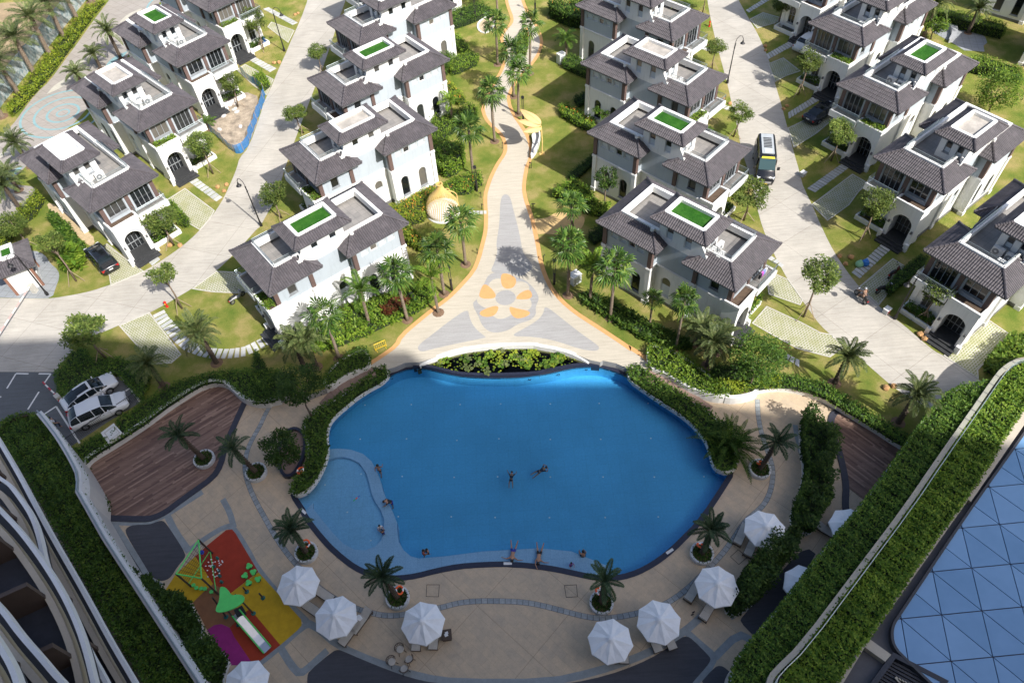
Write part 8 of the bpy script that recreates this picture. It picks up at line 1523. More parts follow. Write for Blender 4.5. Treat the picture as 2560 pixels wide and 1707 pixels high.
SEDC = [(-2.0, .74, .58, .93, .96), (-1.5, .80, .58, .94, 1.2), (-.8, .83, .62, .93, 1.38), (0, .84, .63, .92, 1.42), (.5, .84, .62, .91, 1.36), (.95, .82, .62, .90, 1.14), (1.45, .78, .68, .89, .92)]
def place(o, a, c, label, cat, group=None, off=0.0, z=0.016, lng=None):
 a, c = Vector(a), Vector(c); d = (c-a).normalized(); n = Vector((-d.y, d.x)); p = (a+c)/2+n*off
 o.location = (p.x, p.y, z); o.rotation_euler = (0, 0, math.atan2(d.y, d.x)); tag(o, label, cat, group); return o
place(make_car('parked_car', 4.76, 1.9, SUVB, SUVC, P_BLACK, 2.75, rails=True, sunroof=True), *PR['suv_black'], 'black SUV with roof rails parked beside the white-roofed villa', 'car')
place(make_car('parked_car', 4.6, 1.85, SEDB, SEDC, P_WHITE, 2.65, sunroof=True), *PR['car_white1'], 'white sedan with dark glass roof beside the shrubs, farther of two white cars', 'car', None, .85)
place(make_car('parked_car', 4.76, 1.9, SUVB, SUVC, P_WHITE, 2.75), *PR['car_white2'], 'white SUV parked along the railing, nearer of two white cars', 'car', None, .9)
place(make_car('parked_car', 4.8, 1.86, SEDB, SEDC, P_NAVY, 2.7, sunroof=True), *PR['sedan'], 'dark blue-black sedan parked before the turf-roofed villa on the right', 'car', None, .3)
place(make_car('parked_car', 4.5, 1.85, SUVB, SUVC, P_WHITE, 2.65), *PR['car_white3'], 'white car half hidden by the balcony of a villa in the rightmost row', 'car', None, .2)
# high-roof van with a pale roof panel
def make_van():
 root = empty('passenger_van'); L, W = 5.8, 2.05
 b = MB(); prev = None
 tab = [(-2.9, .93, 2.45), (-2.8, 1.0, 2.58), (-1.5, 1.02, 2.62), (.6, 1.02, 2.60), (1.15, 1.0, 2.50), (1.6, .98, 1.95), (2.0, .97, 1.42), (2.6, .95, 1.15), (2.85, .88, .95), (2.92, .8, .75)]
 for k in range(34):
  x = -2.9+5.82*k/33; hw, zt = interp(tab, x); zb = .32
  top = hw*.80 if zt > 1.6 else hw*.88
  ring = [(x, -hw*.94, zb), (x, -hw, zb+.3), (x, -hw*.99, min(1.15, zt-.1)), (x, -(top+(hw-top)*.25), zt-.12), (x, -top*.92, zt), (x, 0, zt+.03), (x, top*.92, zt), (x, top+(hw-top)*.25, zt-.12), (x, hw*.99, min(1.15, zt-.1)), (x, hw, zb+.3), (x, hw*.94, zb)]
  i = len(b.v); b.v += ring
  if prev is None: b.f.append(tuple(range(i, i+11))); b.m.append(0)
  else:
   for q in range(10): b.f.append((prev+q, i+q, i+q+1, prev+q+1)); b.m.append(0)
   b.f.append((prev+10, i+10, i, prev)); b.m.append(0)
  prev = i
 b.f.append(tuple(range(prev, prev+11))[::-1]); b.m.append(0)
 b.build('body', P_BLACK, root, smooth=True)
 s = MB(); s.face([(1.25, -.80, 2.40), (1.25, .80, 2.40), (1.99, .83, 1.47), (1.99, -.83, 1.47)]); s.v = [(x+.03, y, z+.05) for x, y, z in s.v]; s.build('windscreen', glass('van_windscreen', (.05,.09,.10), .04), root)
 s = MB(); s.bb(-2.6, .75, -.62, .62, 2.60, 2.67); s.build('roof_panel', mat('van_roof_panel', (.42,.45,.47), .4, .12, 2, .1), root)
 for k in range(7):
  s = MB(); s.bb(-1.9+k*.26, -1.75+k*.26, -.42, .42, 2.67, 2.69); s.build('roof_stripe', BLKTRIM, root)
 s = MB(); s.bb(-.1, .65, -.4, .4, 2.67, 2.7); s.build('roof_hatch', mat('van_hatch', (.5,.55,.58), .3, .05), root)
 s = MB(); s.face([(1.18, -.62, 2.56), (1.18, .62, 2.56), (1.30, .68, 2.40), (1.30, -.68, 2.40)]); s.v = [(x+.06, y, z+.06) for x, y, z in s.v]; s.build('destination_strip', mat('van_yellow_strip', (.70,.58,.03), .5, .1), root)
 for sd in (-1, 1):
  for x0, x1 in ((-2.6, -1.6), (-1.5, -.5), (-.4, .5), (.65, 1.25)):
   s = MB(); s.face([(x0, sd*1.005, 1.35), (x1, sd*1.005, 1.35), (x1-.05, sd*.96, 2.15), (x0, sd*.96, 2.15)]); s.v = [(x, y+sd*.02, z) for x, y, z in s.v]; s.build('side_window', CGLASS, root)
  s = MB(); s.box((2.62, sd*.72, 1.0), (.3, .3, .18), -sd*.3); s.build('headlight', LAMPW, root)
  s = MB(); s.box((-2.9, sd*.85, 1.3), (.06, .14, .5)); s.build('tail_light', LAMPR, root)
  s = MB(); s.box((1.75, sd*1.2, 1.55), (.1, .28, .34)); s.build('mirror', BLKTRIM, root)
  for sx in (-1.75, 1.85):
   w_ = empty('wheel', (sx, sd*.9, .36)); w_.parent = root
   t = MB(); t.lathe([(.2, -.1), (.34, -.11), (.36, -.06), (.36, .06), (.34, .11), (.2, .1)], 18); t.v = [(x, z, y) for x, y, z in t.v]; t.build('tyre', TYRE, w_)
   t = MB(); t.tube([(0, sd*.08, 0), (0, sd*.1, 0)], .22, 12); t.build('rim', RIM, w_)
 s = MB(); s.box((2.9, 0, .62), (.08, 1.2, .22)); s.build('grille', CHROME, root)
 s = MB(); s.box((2.98, 0, .45), (.03, .5, .13)); s.build('number_plate', mat('plate_yellow', (.6,.45,.08), .5), root)
 return root
vd = (Vector(PR['van'][1])-Vector(PR['van'][0])).normalized(); vf = Vector(PR['van'][1])
vn = make_van(); vc = vf-vd*2.9; vn.location = (vc.x, vc.y, .016); vn.rotation_euler = (0, 0, math.atan2(vd.y, vd.x))
tag(vn, 'black high-roof passenger van with pale roof panel standing on the right road', 'van')
# motor scooters
def make_scooter(col, name='motor_scooter', seatm=None):
 root = empty(name); pm = paint('scooter_'+name+str(len(bpy.data.materials)), col, .3)
 for x in (-.62, .66):
  w_ = empty('wheel', (x, 0, .27)); w_.parent = root
  t = MB(); t.lathe([(.17, -.04), (.26, -.05), (.27, 0), (.26, .05), (.17, .04)], 16); t.v = [(a, z, y) for a, y, z in t.v]; t.build('tyre', TYRE, w_)
  t = MB(); t.tube([(0, -.03, 0), (0, .03, 0)], .17, 10); t.build('rim', RIM, w_)
 b = MB(); b.tube([(-.85, 0, .62), (-.5, 0, .66), (-.1, 0, .52), (.12, 0, .34), (.38, 0, .36)], [.07, .15, .16, .13, .08], 8); b.build('body', pm, root, smooth=True)
 b = MB(); b.tube([(.36, 0, .36), (.46, 0, .65), (.42, 0, .95)], [.09, .16, .09], 8); b.build('front_shield', pm, root, smooth=True)
 b = MB(); b.tube([(-.82, 0, .76), (-.45, 0, .8), (-.05, 0, .76)], [.09, .13, .1], 8); b.build('seat', seatm or BLKTRIM, root, smooth=True)
 b = MB(); b.tube([(.36, -.34, 1.0), (.42, -.12, 1.03), (.42, .12, 1.03), (.36, .34, 1.0)], .022, 6); b.build('handlebar', BLKTRIM, root)
 for s in (-1, 1):
  b = MB(); b.tube([(.4, s*.26, 1.02), (.42, s*.34, 1.22)], .012, 5); b.box((.42, s*.36, 1.25), (.03, .13, .08)); b.build('mirror', BLKTRIM, root)
  b = MB(); b.tube([(.44, s*.06, .6), (.66, s*.06, .27)], .03, 6); b.build('fork', CHROME, root)
 b = MB(); b.box((.56, 0, .86), (.1, .18, .12)); b.build('headlight', LAMPW, root)
 b = MB(); b.box((-.92, 0, .62), (.06, .16, .09)); b.build('tail_light', LAMPR, root)
 return root
place(make_scooter((.45,.45,.48)), *PR['scooter_w'], 'white and black scooter parked on the lawn by the left villa', 'scooter', None, 0, 0)
place(make_scooter((.10,.015,.015)), *PR['scoot2'], 'parked scooter with a grey seat cloth beside the coloured bags', 'scooter', None, 0, .02)
place(make_scooter((.015,.015,.018)), *PR['scoot3'], 'black scooter parked beside the hedge near the motorbike rider', 'scooter', None, 0, .02)
mbk = place(make_scooter((.02,.02,.025), 'motorbike'), *PR['bike_rider'], 'dark motorbike ridden along the right road', 'motorbike', None, 0, .016)
# ================================================================ people
SKIN = mat('skin', (.36,.20,.13), .55, .08, 4)
HAIR = mat('hair_black', (.012,.01,.009), .5, .2, 8)
def skin_mesh(name, verts, edges, radii, m, parent, sub=1):
 me = bpy.data.meshes.new(name); me.from_pydata(verts, edges, []); me.materials.append(m)
 o = link(name, me, parent)
 sk_ = o.modifiers.new('skin', 'SKIN'); sk_.use_smooth_shade = True
 for k, r_ in enumerate(radii):
  v = me.skin_vertices[0].data[k]; v.radius = (r_, r_) if not hasattr(r_, '__len__') else r_
  v.use_root = (k == 0)
 s_ = o.modifiers.new('subdivision', 'SUBSURF'); s_.levels = sub; s_.render_levels = sub
 return o
def person(label, J, shorts=None, shirt=None, trousers=None, cap=None, hair=True, group=None, female=False, loc=(0, 0, 0), rz=0.0, scale=1.0):
 """J: joint positions; the body is one skinned surface, clothes are closer-fitting skins over it"""
 root = empty('person', loc, rz, label, 'person', group); root.scale = (scale,)*3
 N = ['pelvis', 'waist', 'chest', 'neck', 'head', 'top', 'shl', 'ell', 'hal', 'tpl', 'shr', 'elr', 'har', 'tpr', 'hil', 'knl', 'anl', 'tol', 'hir', 'knr', 'anr', 'tor']
 V = {k: Vector(J[k]) for k in J}
 V['waist'] = V['pelvis'].lerp(V['chest'], .45)
 V['top'] = V['head']+(V['head']-V['neck']).normalized()*.11
 for s in 'lr':
  d = (V['ha'+s]-V['el'+s]).normalized(); V['tp'+s] = V['ha'+s]+d*.06
  if 'to'+s not in V: V['to'+s] = V['an'+s]+Vector((.16, 0, -.04))
 RD = dict(pelvis=(.15,.12), waist=(.13,.1), chest=(.165,.115), neck=.058, head=.098, top=.075, shl=.062, ell=.043, hal=.03, tpl=.034, shr=.062, elr=.043, har=.03, tpr=.034, hil=.09, knl=.06, anl=.042, tol=.035, hir=.09, knr=.06, anr=.042, tor=.035)
 E = [('pelvis','waist'),('waist','chest'),('chest','neck'),('neck','head'),('head','top'),('chest','shl'),('shl','ell'),('ell','hal'),('hal','tpl'),('chest','shr'),('shr','elr'),('elr','har'),('har','tpr'),('pelvis','hil'),('hil','knl'),('knl','anl'),('anl','tol'),('pelvis','hir'),('hir','knr'),('knr','anr'),('anr','tor')]
 ix = {k: i for i, k in enumerate(N)}
 skin_mesh('body', [tuple(V[k]) for k in N], [(ix[a], ix[c]) for a, c in E], [RD[k] for k in N], SKIN, root, 1)
 for s in 'lr':                                   # hands: four fingers and a thumb
  d = (V['ha'+s]-V['el'+s]).normalized(); a = d.orthogonal().normalized(); c = d.cross(a); h = MB(); p = V['tp'+s]
  for k, (ln, off) in enumerate(((.065, -.027), (.078, -.009), (.074, .009), (.055, .027))):
   q = p+a*off+d*.01; h.tube([q, q+d*ln*.55, q+d*ln-c*.018], [.0095, .009, .006], 5)
  q = p+a*.03-d*.03; h.tube([q, q+a*.03+d*.03, q+a*.035+d*.06], [.011, .01, .007], 5)
  h.build('fingers', SKIN, root)
 def cloth(nm, keys, edges, rr, m):
  i2 = {k: i for i, k in enumerate(keys)}
  skin_mesh(nm, [tuple(V[k]) if k in V else k for k in keys], [(i2[a], i2[c]) for a, c in edges], rr, m, root, 1)
 if shorts:
  V['mll'] = V['hil'].lerp(V['knl'], .55); V['mlr'] = V['hir'].lerp(V['knr'], .55); V['w0'] = V['pelvis'].lerp(V['waist'], .5)
  cloth('shorts', ['pelvis', 'w0', 'hil', 'mll', 'hir', 'mlr'], [('pelvis','w0'),('pelvis','hil'),('hil','mll'),('pelvis','hir'),('hir','mlr')], [(.165,.135), (.15,.12), .105, .095, .105, .095], shorts)
 if trousers:
  cloth('trousers', ['pelvis', 'hil', 'knl', 'anl', 'hir', 'knr', 'anr'], [('pelvis','hil'),('hil','knl'),('knl','anl'),('pelvis','hir'),('hir','knr'),('knr','anr')], [(.165,.135), .105, .078, .062, .105, .078, .062], trousers)
 if shirt:
  V['el2'] = V['shl'].lerp(V['ell'], .6); V['er2'] = V['shr'].lerp(V['elr'], .6)
  cloth('shirt', ['chest', 'waist', 'pelvis', 'shl', 'el2', 'shr', 'er2'], [('chest','waist'),('waist','pelvis'),('chest','shl'),('shl','el2'),('chest','shr'),('shr','er2')], [(.185,.135), (.15,.12), (.165,.13), .078, .065, .078, .065], shirt)
 up = (V['head']-V['neck']).normalized()
 if hair:
  h = MB(); h.lathe([(.104, -.02), (.118, .03), (.112, .08), (.085, .125), (.04, .15), (.0, .155)], 12); q = Vector((0, 0, 1)).rotation_difference(up)
  f = J.get('face'); f = Vector(f) if f else Vector((1, 0, 0))
  h.v = [tuple(V['head']-f*.022+q @ Vector(p)) for p in h.v]; h.build('cap' if cap else 'hair', cap or HAIR, root, smooth=True)
 fdir = Vector(J.get('face', (1, 0, 0))).normalized(); side = up.cross(fdir).normalized()
 fc_ = MB(); hc = V['head']+up*.04
 for s in (-1, 1): fc_.box(tuple(hc+fdir*.092+side*s*.034), (.016, .016, .012))
 fc_.box(tuple(hc+fdir*.1-up*.03-side*0), (.02, .02, .03)); fc_.box(tuple(hc+fdir*.09-up*.065), (.012, .045, .012))
 for s in (-1, 1): fc_.box(tuple(hc+side*s*.1-up*.01), (.03, .02, .05))
 fc_.build('face_features', mat('face_dark_%d' % len(bpy.data.objects), (.20,.09,.07), .6, .1), root)
 return root
C_NAVY, C_BLUE, C_BLK = mat('cloth_navy', (.015,.018,.04), .8), mat('cloth_blue', (.02,.03,.28), .8), mat('cloth_black', (.015,.015,.018), .8)
C_WHITE, C_PURP, C_RED, C_GREY = mat('cloth_white', (.6,.62,.65), .8), mat('cloth_purple', (.25,.08,.38), .8), mat('cloth_red', (.4,.08,.06), .8), mat('cloth_tan', (.25,.16,.12), .8)
STAND = dict(pelvis=(0,0,.92), chest=(0,0,1.3), neck=(0,0,1.48), head=(.01,0,1.6), shl=(0,.19,1.4), ell=(.02,.26,1.12), hal=(.1,.25,.88), shr=(0,-.19,1.4), elr=(.02,-.26,1.12), har=(.1,-.25,.88), hil=(0,.1,.88), knl=(.03,.1,.48), anl=(0,.1,.08), hir=(0,-.1,.88), knr=(.03,-.1,.48), anr=(0,-.1,.08), tol=(.16,.11,.03), tor=(.16,-.11,.03))
WALK = dict(STAND, knl=(.2,.1,.5), anl=(.12,.1,.1), tol=(.27,.1,.03), knr=(-.06,-.1,.48), anr=(-.32,-.1,.14), tor=(-.18,-.1,.04), hal=(-.1,.3,.9), ell=(-.12,.27,1.12), har=(.38,-.24,1.0), elr=(.14,-.26,1.12))
def prone(arm=1.2):
 """lying on the belly, head at +x, arms reaching out over the rim"""
 return dict(pelvis=(-.1,0,.06), chest=(.32,0,.1), neck=(.5,0,.14), head=(.62,0,.16), face=(.8,0,-.6), shl=(.4,.2,.1), ell=(.52,.42,.1), hal=(.5,.68,.09), shr=(.4,-.2,.1), elr=(.5,-.42,.1), har=(.44,-.68,.09), hil=(-.16,.1,.04), knl=(-.55,.17,-.02), anl=(-.92,.25,.02), tol=(-1.05,.27,.0), hir=(-.16,-.1,.04), knr=(-.55,-.17,-.02), anr=(-.92,-.25,.02), tor=(-1.05,-.27,.0))
def floatp(k=0.0):
 return dict(pelvis=(-.28,0,-.12), chest=(.1,0,.0), neck=(.26,0,.06), head=(.36,0,.12), face=(.9,0,.1), shl=(.15,.19,.0), ell=(.38,.36,-.05), hal=(.58,.25+k,-.08), shr=(.15,-.19,.0), elr=(.36,-.4,-.06), har=(.52,-.62+k,-.1), hil=(-.34,.1,-.14), knl=(-.68,.16,-.25), anl=(-1.02,.12,-.3), tol=(-1.14,.12,-.32), hir=(-.34,-.1,-.14), knr=(-.66,-.18,-.22), anr=(-.98,-.24,-.34), tor=(-1.1,-.24,-.36))
WADE = dict(STAND, ell=(.18,.3,1.16), hal=(.38,.2,1.14), elr=(.15,-.32,1.14), har=(.36,-.24,1.1))
PP = PR['people']
def head_of(a, c): return math.atan2(c[1]-a[1], c[0]-a[0])
gx = PP['guard'][0]
person('guard in white shirt, dark trousers and cap walking beside the parked cars', WALK, shirt=C_WHITE, trousers=C_NAVY, cap=C_NAVY, loc=(gx[0], gx[1], .02), rz=R(20))
person('bare-chested swimmer in dark shorts walking along the children\'s pool divider', dict(WALK, face=(1, 0, 0)), shorts=C_NAVY, loc=(*PP['stand'], WATER-.55), rz=R(85))
LEAN = dict(STAND, chest=(.28,0,1.16), neck=(.42,0,1.24), head=(.54,0,1.26), shl=(.34,.19,1.18), shr=(.34,-.19,1.18), ell=(.5,.26,.98), hal=(.66,.2,.86), elr=(.5,-.26,.98), har=(.66,-.2,.86), pelvis=(-.02,0,.9))
person('swimmer in black top and blue shorts leaning over the divider', LEAN, shorts=C_BLUE, shirt=C_BLK, loc=(PP['lean'][0]+.35, PP['lean'][1]-.1, WATER-.8), rz=R(190))
person('child in pale swim vest at the lower divider, farther of two', WADE, shorts=C_NAVY, shirt=C_WHITE, loc=(*PP['kids'][0], WATER-.55), rz=R(-60), scale=.68)
person('child in blue swimwear at the lower divider, nearer of two', WADE, shorts=C_BLUE, shirt=C_NAVY, loc=(*PP['kids'][1], WATER-.45), rz=R(120), scale=.62)
SIT = dict(STAND, pelvis=(0,0,.35), chest=(.06,0,.74), neck=(.09,0,.92), head=(.12,0,1.04), shl=(.06,.18,.84), ell=(.2,.26,.6), hal=(.4,.18,.55), shr=(.06,-.18,.84), elr=(.2,-.26,.6), har=(.4,-.18,.55), hil=(.03,.1,.33), knl=(.42,.16,.42), anl=(.5,.16,.06), tol=(.64,.16,.03), hir=(.03,-.1,.33), knr=(.42,-.16,.42), anr=(.5,-.16,.06), tor=(.64,-.16,.03))
person('child in dark swimsuit sitting on the shallow shelf, left of a pair', SIT, shirt=C_RED, shorts=C_NAVY, loc=(*PP['pair'][0], WATER-.4), rz=R(20), scale=.8)
person('child with a yellow float sitting on the shallow shelf, right of a pair', SIT, shorts=C_NAVY, loc=(*PP['pair'][1], WATER-.4), rz=R(200), scale=.8)
a, c = PP['lie1']; person('man in bright blue shorts lying across the pool edge, arms spread wide', prone(), shorts=C_BLUE, loc=(a[0]+.1, a[1]+.62, WATER+.02), rz=head_of(c, a))
a, c = PP['lie2']; person('man in black shorts lying across the pool edge, one arm on the deck', dict(prone(), har=(1.0, -.05, .12), elr=(.72, -.2, .12)), shorts=C_BLK, loc=(a[0]+.1, a[1]+.62, WATER+.02), rz=head_of(c, a))
a, c = PP['swim1']; person('swimmer in dark top stretching one arm, centre of the pool', floatp(.2), shorts=C_BLK, shirt=C_NAVY, loc=(a[0], a[1], WATER-.1), rz=R(80), scale=.82)
a, c = PP['swim2']; person('swimmer in navy shorts with hands at the head, right of the pool centre', dict(floatp(), hal=(.42, .2, .12), har=(.42, -.2, .12), ell=(.3, .4, .05), elr=(.3, -.4, .05)), shorts=C_NAVY, shirt=C_NAVY, loc=(a[0], a[1], WATER-.1), rz=R(20), scale=.9)
a, c = PP['swim3']; person('dark-haired swimmer crouching in the shallows near the right edge', SIT, shorts=C_BLK, loc=(a[0], a[1], WATER-.55), rz=R(100))
person('small child in purple holding the pool rim beside the crouching swimmer', WADE, shirt=C_PURP, shorts=C_PURP, loc=(PP['child'][0], PP['child'][1]+.2, WATER-.62), rz=R(-70), scale=.6)
a, c = PR['bike_rider']; RIDE = dict(STAND, pelvis=(-.3,0,.88), chest=(-.18,0,1.26), neck=(-.12,0,1.44), head=(-.08,0,1.56), shl=(-.15,.19,1.36), ell=(.1,.3,1.16), hal=(.36,.3,1.03), shr=(-.15,-.19,1.36), elr=(.1,-.3,1.16), har=(.36,-.3,1.03), hil=(-.26,.12,.84), knl=(.14,.2,.72), anl=(.12,.2,.36), tol=(.28,.2,.33), hir=(-.26,-.12,.84), knr=(.14,-.2,.72), anr=(.12,-.2,.36), tor=(.28,-.2,.33))
person('rider in brown clothes and white helmet on the motorbike', RIDE, shirt=C_GREY, trousers=C_GREY, cap=C_WHITE, loc=((a[0]+c[0])/2, (a[1]+c[1])/2, .016), rz=head_of(a, c))
# ================================================================ pool terrace furniture
CANVAS = mat('canvas_white', (.80,.82,.84), .85, .06, 2, .05)
WOODF = mat('furniture_brown', (.075,.05,.035), .6, .2, 4)
CUSH = mat('cushion_beige', (.50,.47,.42), .9, .08, 3)
ORNG = mat('lifebuoy_orange', (.85,.12,.02), .5, .1)
GREEN = mat('play_green', (.10,.62,.13), .5, .08)
PDARK = mat('play_dark_post', (.06,.045,.04), .6, .1)
GOLD = mat('gold_painted_steel', (.62,.44,.16), .45, .08)
BLACKM = mat('black_steel', (.015,.015,.017), .5, .1)
def make_umbrella(seed):
 r = random.Random(seed); root = empty('parasol')
 b = MB(); R0 = 1.5; n = 8; top = (0, 0, 2.62); rim = []
 for k in range(n):
  a = 2*PI*k/n; rim.append((R0*math.cos(a), R0*math.sin(a), 2.0+r.uniform(-.02, .02)))
  a2 = a+PI/n; rim.append((R0*.905*math.cos(a2), R0*.905*math.sin(a2), 1.99+r.uniform(-.015, .015)))
 midr = []
 for k in range(2*n):
  q = rim[k]; w = .03 if k % 2 == 0 else -.035
  midr.append((q[0]*.5, q[1]*.5, 2.34+w+r.uniform(-.015, .015)))
 for k in range(2*n):
  j = (k+1) % (2*n)
  b.face([top, midr[k], midr[j]]); b.face([midr[k], rim[k], rim[j], midr[j]])
  b.face([rim[k], (rim[k][0]*1.005, rim[k][1]*1.005, rim[k][2]-.14), (rim[j][0]*1.005, rim[j][1]*1.005, rim[j][2]-.14), rim[j]])
 b.build('canopy', CANVAS, root)
 b = MB(); b.lathe([(.32, 2.53), (.14, 2.66), (.0, 2.70)], 8); b.build('vent_cap', CANVAS, root)
 b = MB(); b.tube([(0, 0, 0), (0, 0, 2.6)], .03, 8); b.build('pole', WOODF, root)
 b = MB(); b.lathe([(.3, 0), (.32, .08), (.05, .12)], 12); b.build('base', BLACKM, root)
 for k in range(n):
  b = MB(); b.tube([(0, 0, 2.56), (rim[2*k][0]*.98, rim[2*k][1]*.98, 1.97)], .012, 4, False); b.build('rib', WOODF, root)
 return root
KU = Kit([make_umbrella(s) for s in (1, 2, 3)])
ulab = ['white parasol left of the lower terrace, next to the yellow playground corner', 'white parasol with a towel at its edge, second from the playground', 'white parasol above the four empty chairs', 'white parasol lower right of centre, nearest the bottom edge on the right', 'white parasol with two loungers below it, right of centre', 'white parasol beside the dark shrub planter, with flip-flops nearby', 'white parasol with red toys on its lounger, upper right of the terrace', 'white parasol half hidden by the podium hedge near the right timber deck', 'white parasol half hidden by the podium hedge on the dark paving', 'white parasol cut by the bottom edge below the playground']
for k, q in enumerate(PR['umb']): KU.put(q, ulab[k], 'parasol', 'white parasols on the pool terrace', 1.0, rz=.2+.37*k, z=DK)
def make_lounger():
 root = empty('sun_lounger')
 b = MB(); b.bb(-.95, .95, -.33, -.27, .22, .3); b.bb(-.95, .95, .27, .33, .22, .3); b.bb(-.95, -.89, -.27, .27, .22, .3); b.bb(.89, .95, -.27, .27, .22, .3); b.build('frame', WOODF, root)
 for x in (-.85, .85):
  for y in (-.3, .3): b = MB(); b.bb(x-.03, x+.03, y-.03, y+.03, 0, .22); b.build('leg', WOODF, root)
 b = MB(); b.bb(-.3, .93, -.3, .3, .3, .38); b.build('seat_cushion', CUSH, root)
 b = MB(); b.box((-.6, 0, .46), (.72, .6, .08), 0, Matrix.Rotation(R(24), 3, 'Y')); b.build('back_cushion', CUSH, root)
 return root
KL = Kit([make_lounger()])
LO = [(-14.1, 20.6, 0, 235), (-14.9, 19.6, 0, 235), (-12.0, 18.3, 1, 240), (-12.7, 17.3, 1, 240), (-7.3, 15.7, 2, 265), (-8.4, 15.6, 2, 265)]
nm = ulab
for k, q in enumerate(PR['loungers']):
 u_ = min(range(10), key=lambda i: (PR['umb'][i][0]-q[0])**2+(PR['umb'][i][1]-q[1])**2); um = PR['umb'][u_]
 dx, dy = q[0]-um[0], q[1]-um[1]
 ang = {0: R(-125), 1: R(-125), 2: R(-95), 3: R(-95), 4: R(-75), 5: R(-40), 6: R(-35), 7: R(-40), 8: R(-40), 9: R(-95)}[u_]
 px_, py_ = q[0]-.55*math.cos(ang), q[1]-.55*math.sin(ang)
 if u_ in (0, 5, 6): ang += R(90); px_, py_ = q[0], q[1]
 which = 'one' if k % 2 == 0 else 'other'
 sc = ['nearer the pool', 'farther from the pool'][k % 2]
 KL.put((px_, py_), 'beige cushioned lounger %s under the %s parasol' % (sc, ['playground corner', 'towel-edged', 'chair-side', 'lowest right', 'right of centre', 'planter-side', 'toy-strewn', 'hedge-hidden upper', 'hedge-hidden lower', 'bottom edge'][u_]), 'lounger', 'sun loungers', 1.0, rz=ang, z=DK)
def make_chair():
 root = empty('armchair')
 b = MB(); b.lathe([(.0, .42), (.24, .42), (.26, .38), (.24, .34), (0, .34)], 14); b.build('seat_cushion', CUSH, root)
 b = MB()
 for k in range(9):
  a = R(90)+R(180)*k/8; b.tube([(.27*math.cos(a), .27*math.sin(a), .34), (.33*math.cos(a), .33*math.sin(a), .74)], .02, 5)
 b.tube([(.33*math.cos(R(90)+R(180)*k/10), .33*math.sin(R(90)+R(180)*k/10), .75) for k in range(11)], .028, 6); b.build('backrest', WOODF, root)
 for sx in (-1, 1):
  for sy in (-1, 1): b = MB(); b.tube([(sx*.18, sy*.18, .36), (sx*.27, sy*.27, 0)], .018, 5); b.build('leg', BLACKM, root)
 return root
KC = Kit([make_chair()])
for k, q in enumerate(PR['chairs']): KC.put(q, 'dark round-backed armchair with pale cushion, %s of the four below the parasol' % ['uppermost', 'leftmost', 'rightmost', 'lowest'][k], 'chair', 'four armchairs', 1.0, rz=R([-60, -50, 140, 120][k]), z=DK)
tb = empty('side_table', (*PR['table'][0], DK), R(5), 'square brown side table beside the parasol above the four chairs', 'table')
b = MB(); b.bb(-.36, .36, -.36, .36, .42, .47); b.build('top', WOODF, tb); b = MB(); b.bb(-.24, .24, -.24, .24, .03, .42); b.build('pedestal', WOODF, tb); b = MB(); b.bb(-.3, .3, -.3, .3, 0, .03); b.build('foot', WOODF, tb)
tw_ = MB(); tw_.bb(-.14, .1, -.12, .08, 0, .05); tw_.bb(-.05, .16, .0, .16, .05, .08); tag(tw_.build('folded_towel', CANVAS, None, (*PR['table'][0], DK+.47), .4), 'crumpled white towel on the square side table', 'towel')
tw_ = MB(); tw_.bb(-.25, .25, -.18, .18, 0, .06); tw_.bb(-.1, .2, -.1, .22, .06, .12); q = PR['loungers'][2]; tag(tw_.build('folded_towel', CANVAS, None, (q[0]+.15, q[1]+.55, DK+.4), .7), 'white towel at the edge of the second parasol from the playground', 'towel')
blab = ['on the palm by the children\'s pool', 'on the palm at the left of the lower terrace', 'on the palm at the right of the lower terrace', 'on the palm right of the pool', 'on the palm at the right pool planter end', 'beside the oval planter']
for k, q in enumerate(PR['buoy']):
 root = empty('lifebuoy', (*q, DK+.85), R(30*k), 'orange and white lifebuoy '+blab[k], 'lifebuoy', 'lifebuoys')
 for j in range(8):
  b = MB(); pts = [(.27*math.cos(R(45*j+t)), .27*math.sin(R(45*j+t)), 0) for t in (0, 11, 22, 34, 45)]
  b.tube(pts, .07, 8); b.build('band' if j % 2 else 'ring_segment', CANVAS if j % 4 == 3 else ORNG, root)
 root.rotation_euler = (R(35 if k < 5 else 10), R(20), R(40*k))
# pool floor lights, inlets, depth marks, cover frames, toys
b = MB(); b.lathe([(0, .02), (.07, .02), (.1, 0)], 8); b.v = [(x*.7, y*.7, z) for x, y, z in b.v]; FLm = b.build('floor_light', INLET, mesh_only=True)
for q in PR['flights']: link('floor_light', FLm, shell, (*q, FL+.01))
for q in PR['kidlights']: link('floor_light', FLm, shell, (*q, WATER-.54))
for q in PR['inlets']:
 b = MB(); b.lathe([(.09, 0), (.13, .0), (.13, .03), (.09, .03)], 12); o = b.build('wall_inlet', RIMM, shell, (*q, -1.1))
for (a, c), t in zip(PR['depth'], ('0.6m', '0.9m', '0.9m')):
 cx, cy = (a[0]+c[0])/2, (a[1]+c[1])/2; an = math.atan2(c[1]-a[1], c[0]-a[0])
 b = MB(); b.box((0, 0, 0), (.62, .2, .01)); b.build('depth_plate', PLATE, shell, (cx, cy, DK+.042), an)
for k, p in enumerate(PR['manhole']):
 z = DK if k < 3 else .016
 b = MB(); b.ribbon(p, .035, None, z+.018, True, 0); b.build('access_cover', BLKTRIM if k < 3 else KERB, deck if k < 3 else bpy.data.objects['road_west' if k == 3 else 'road_east'])
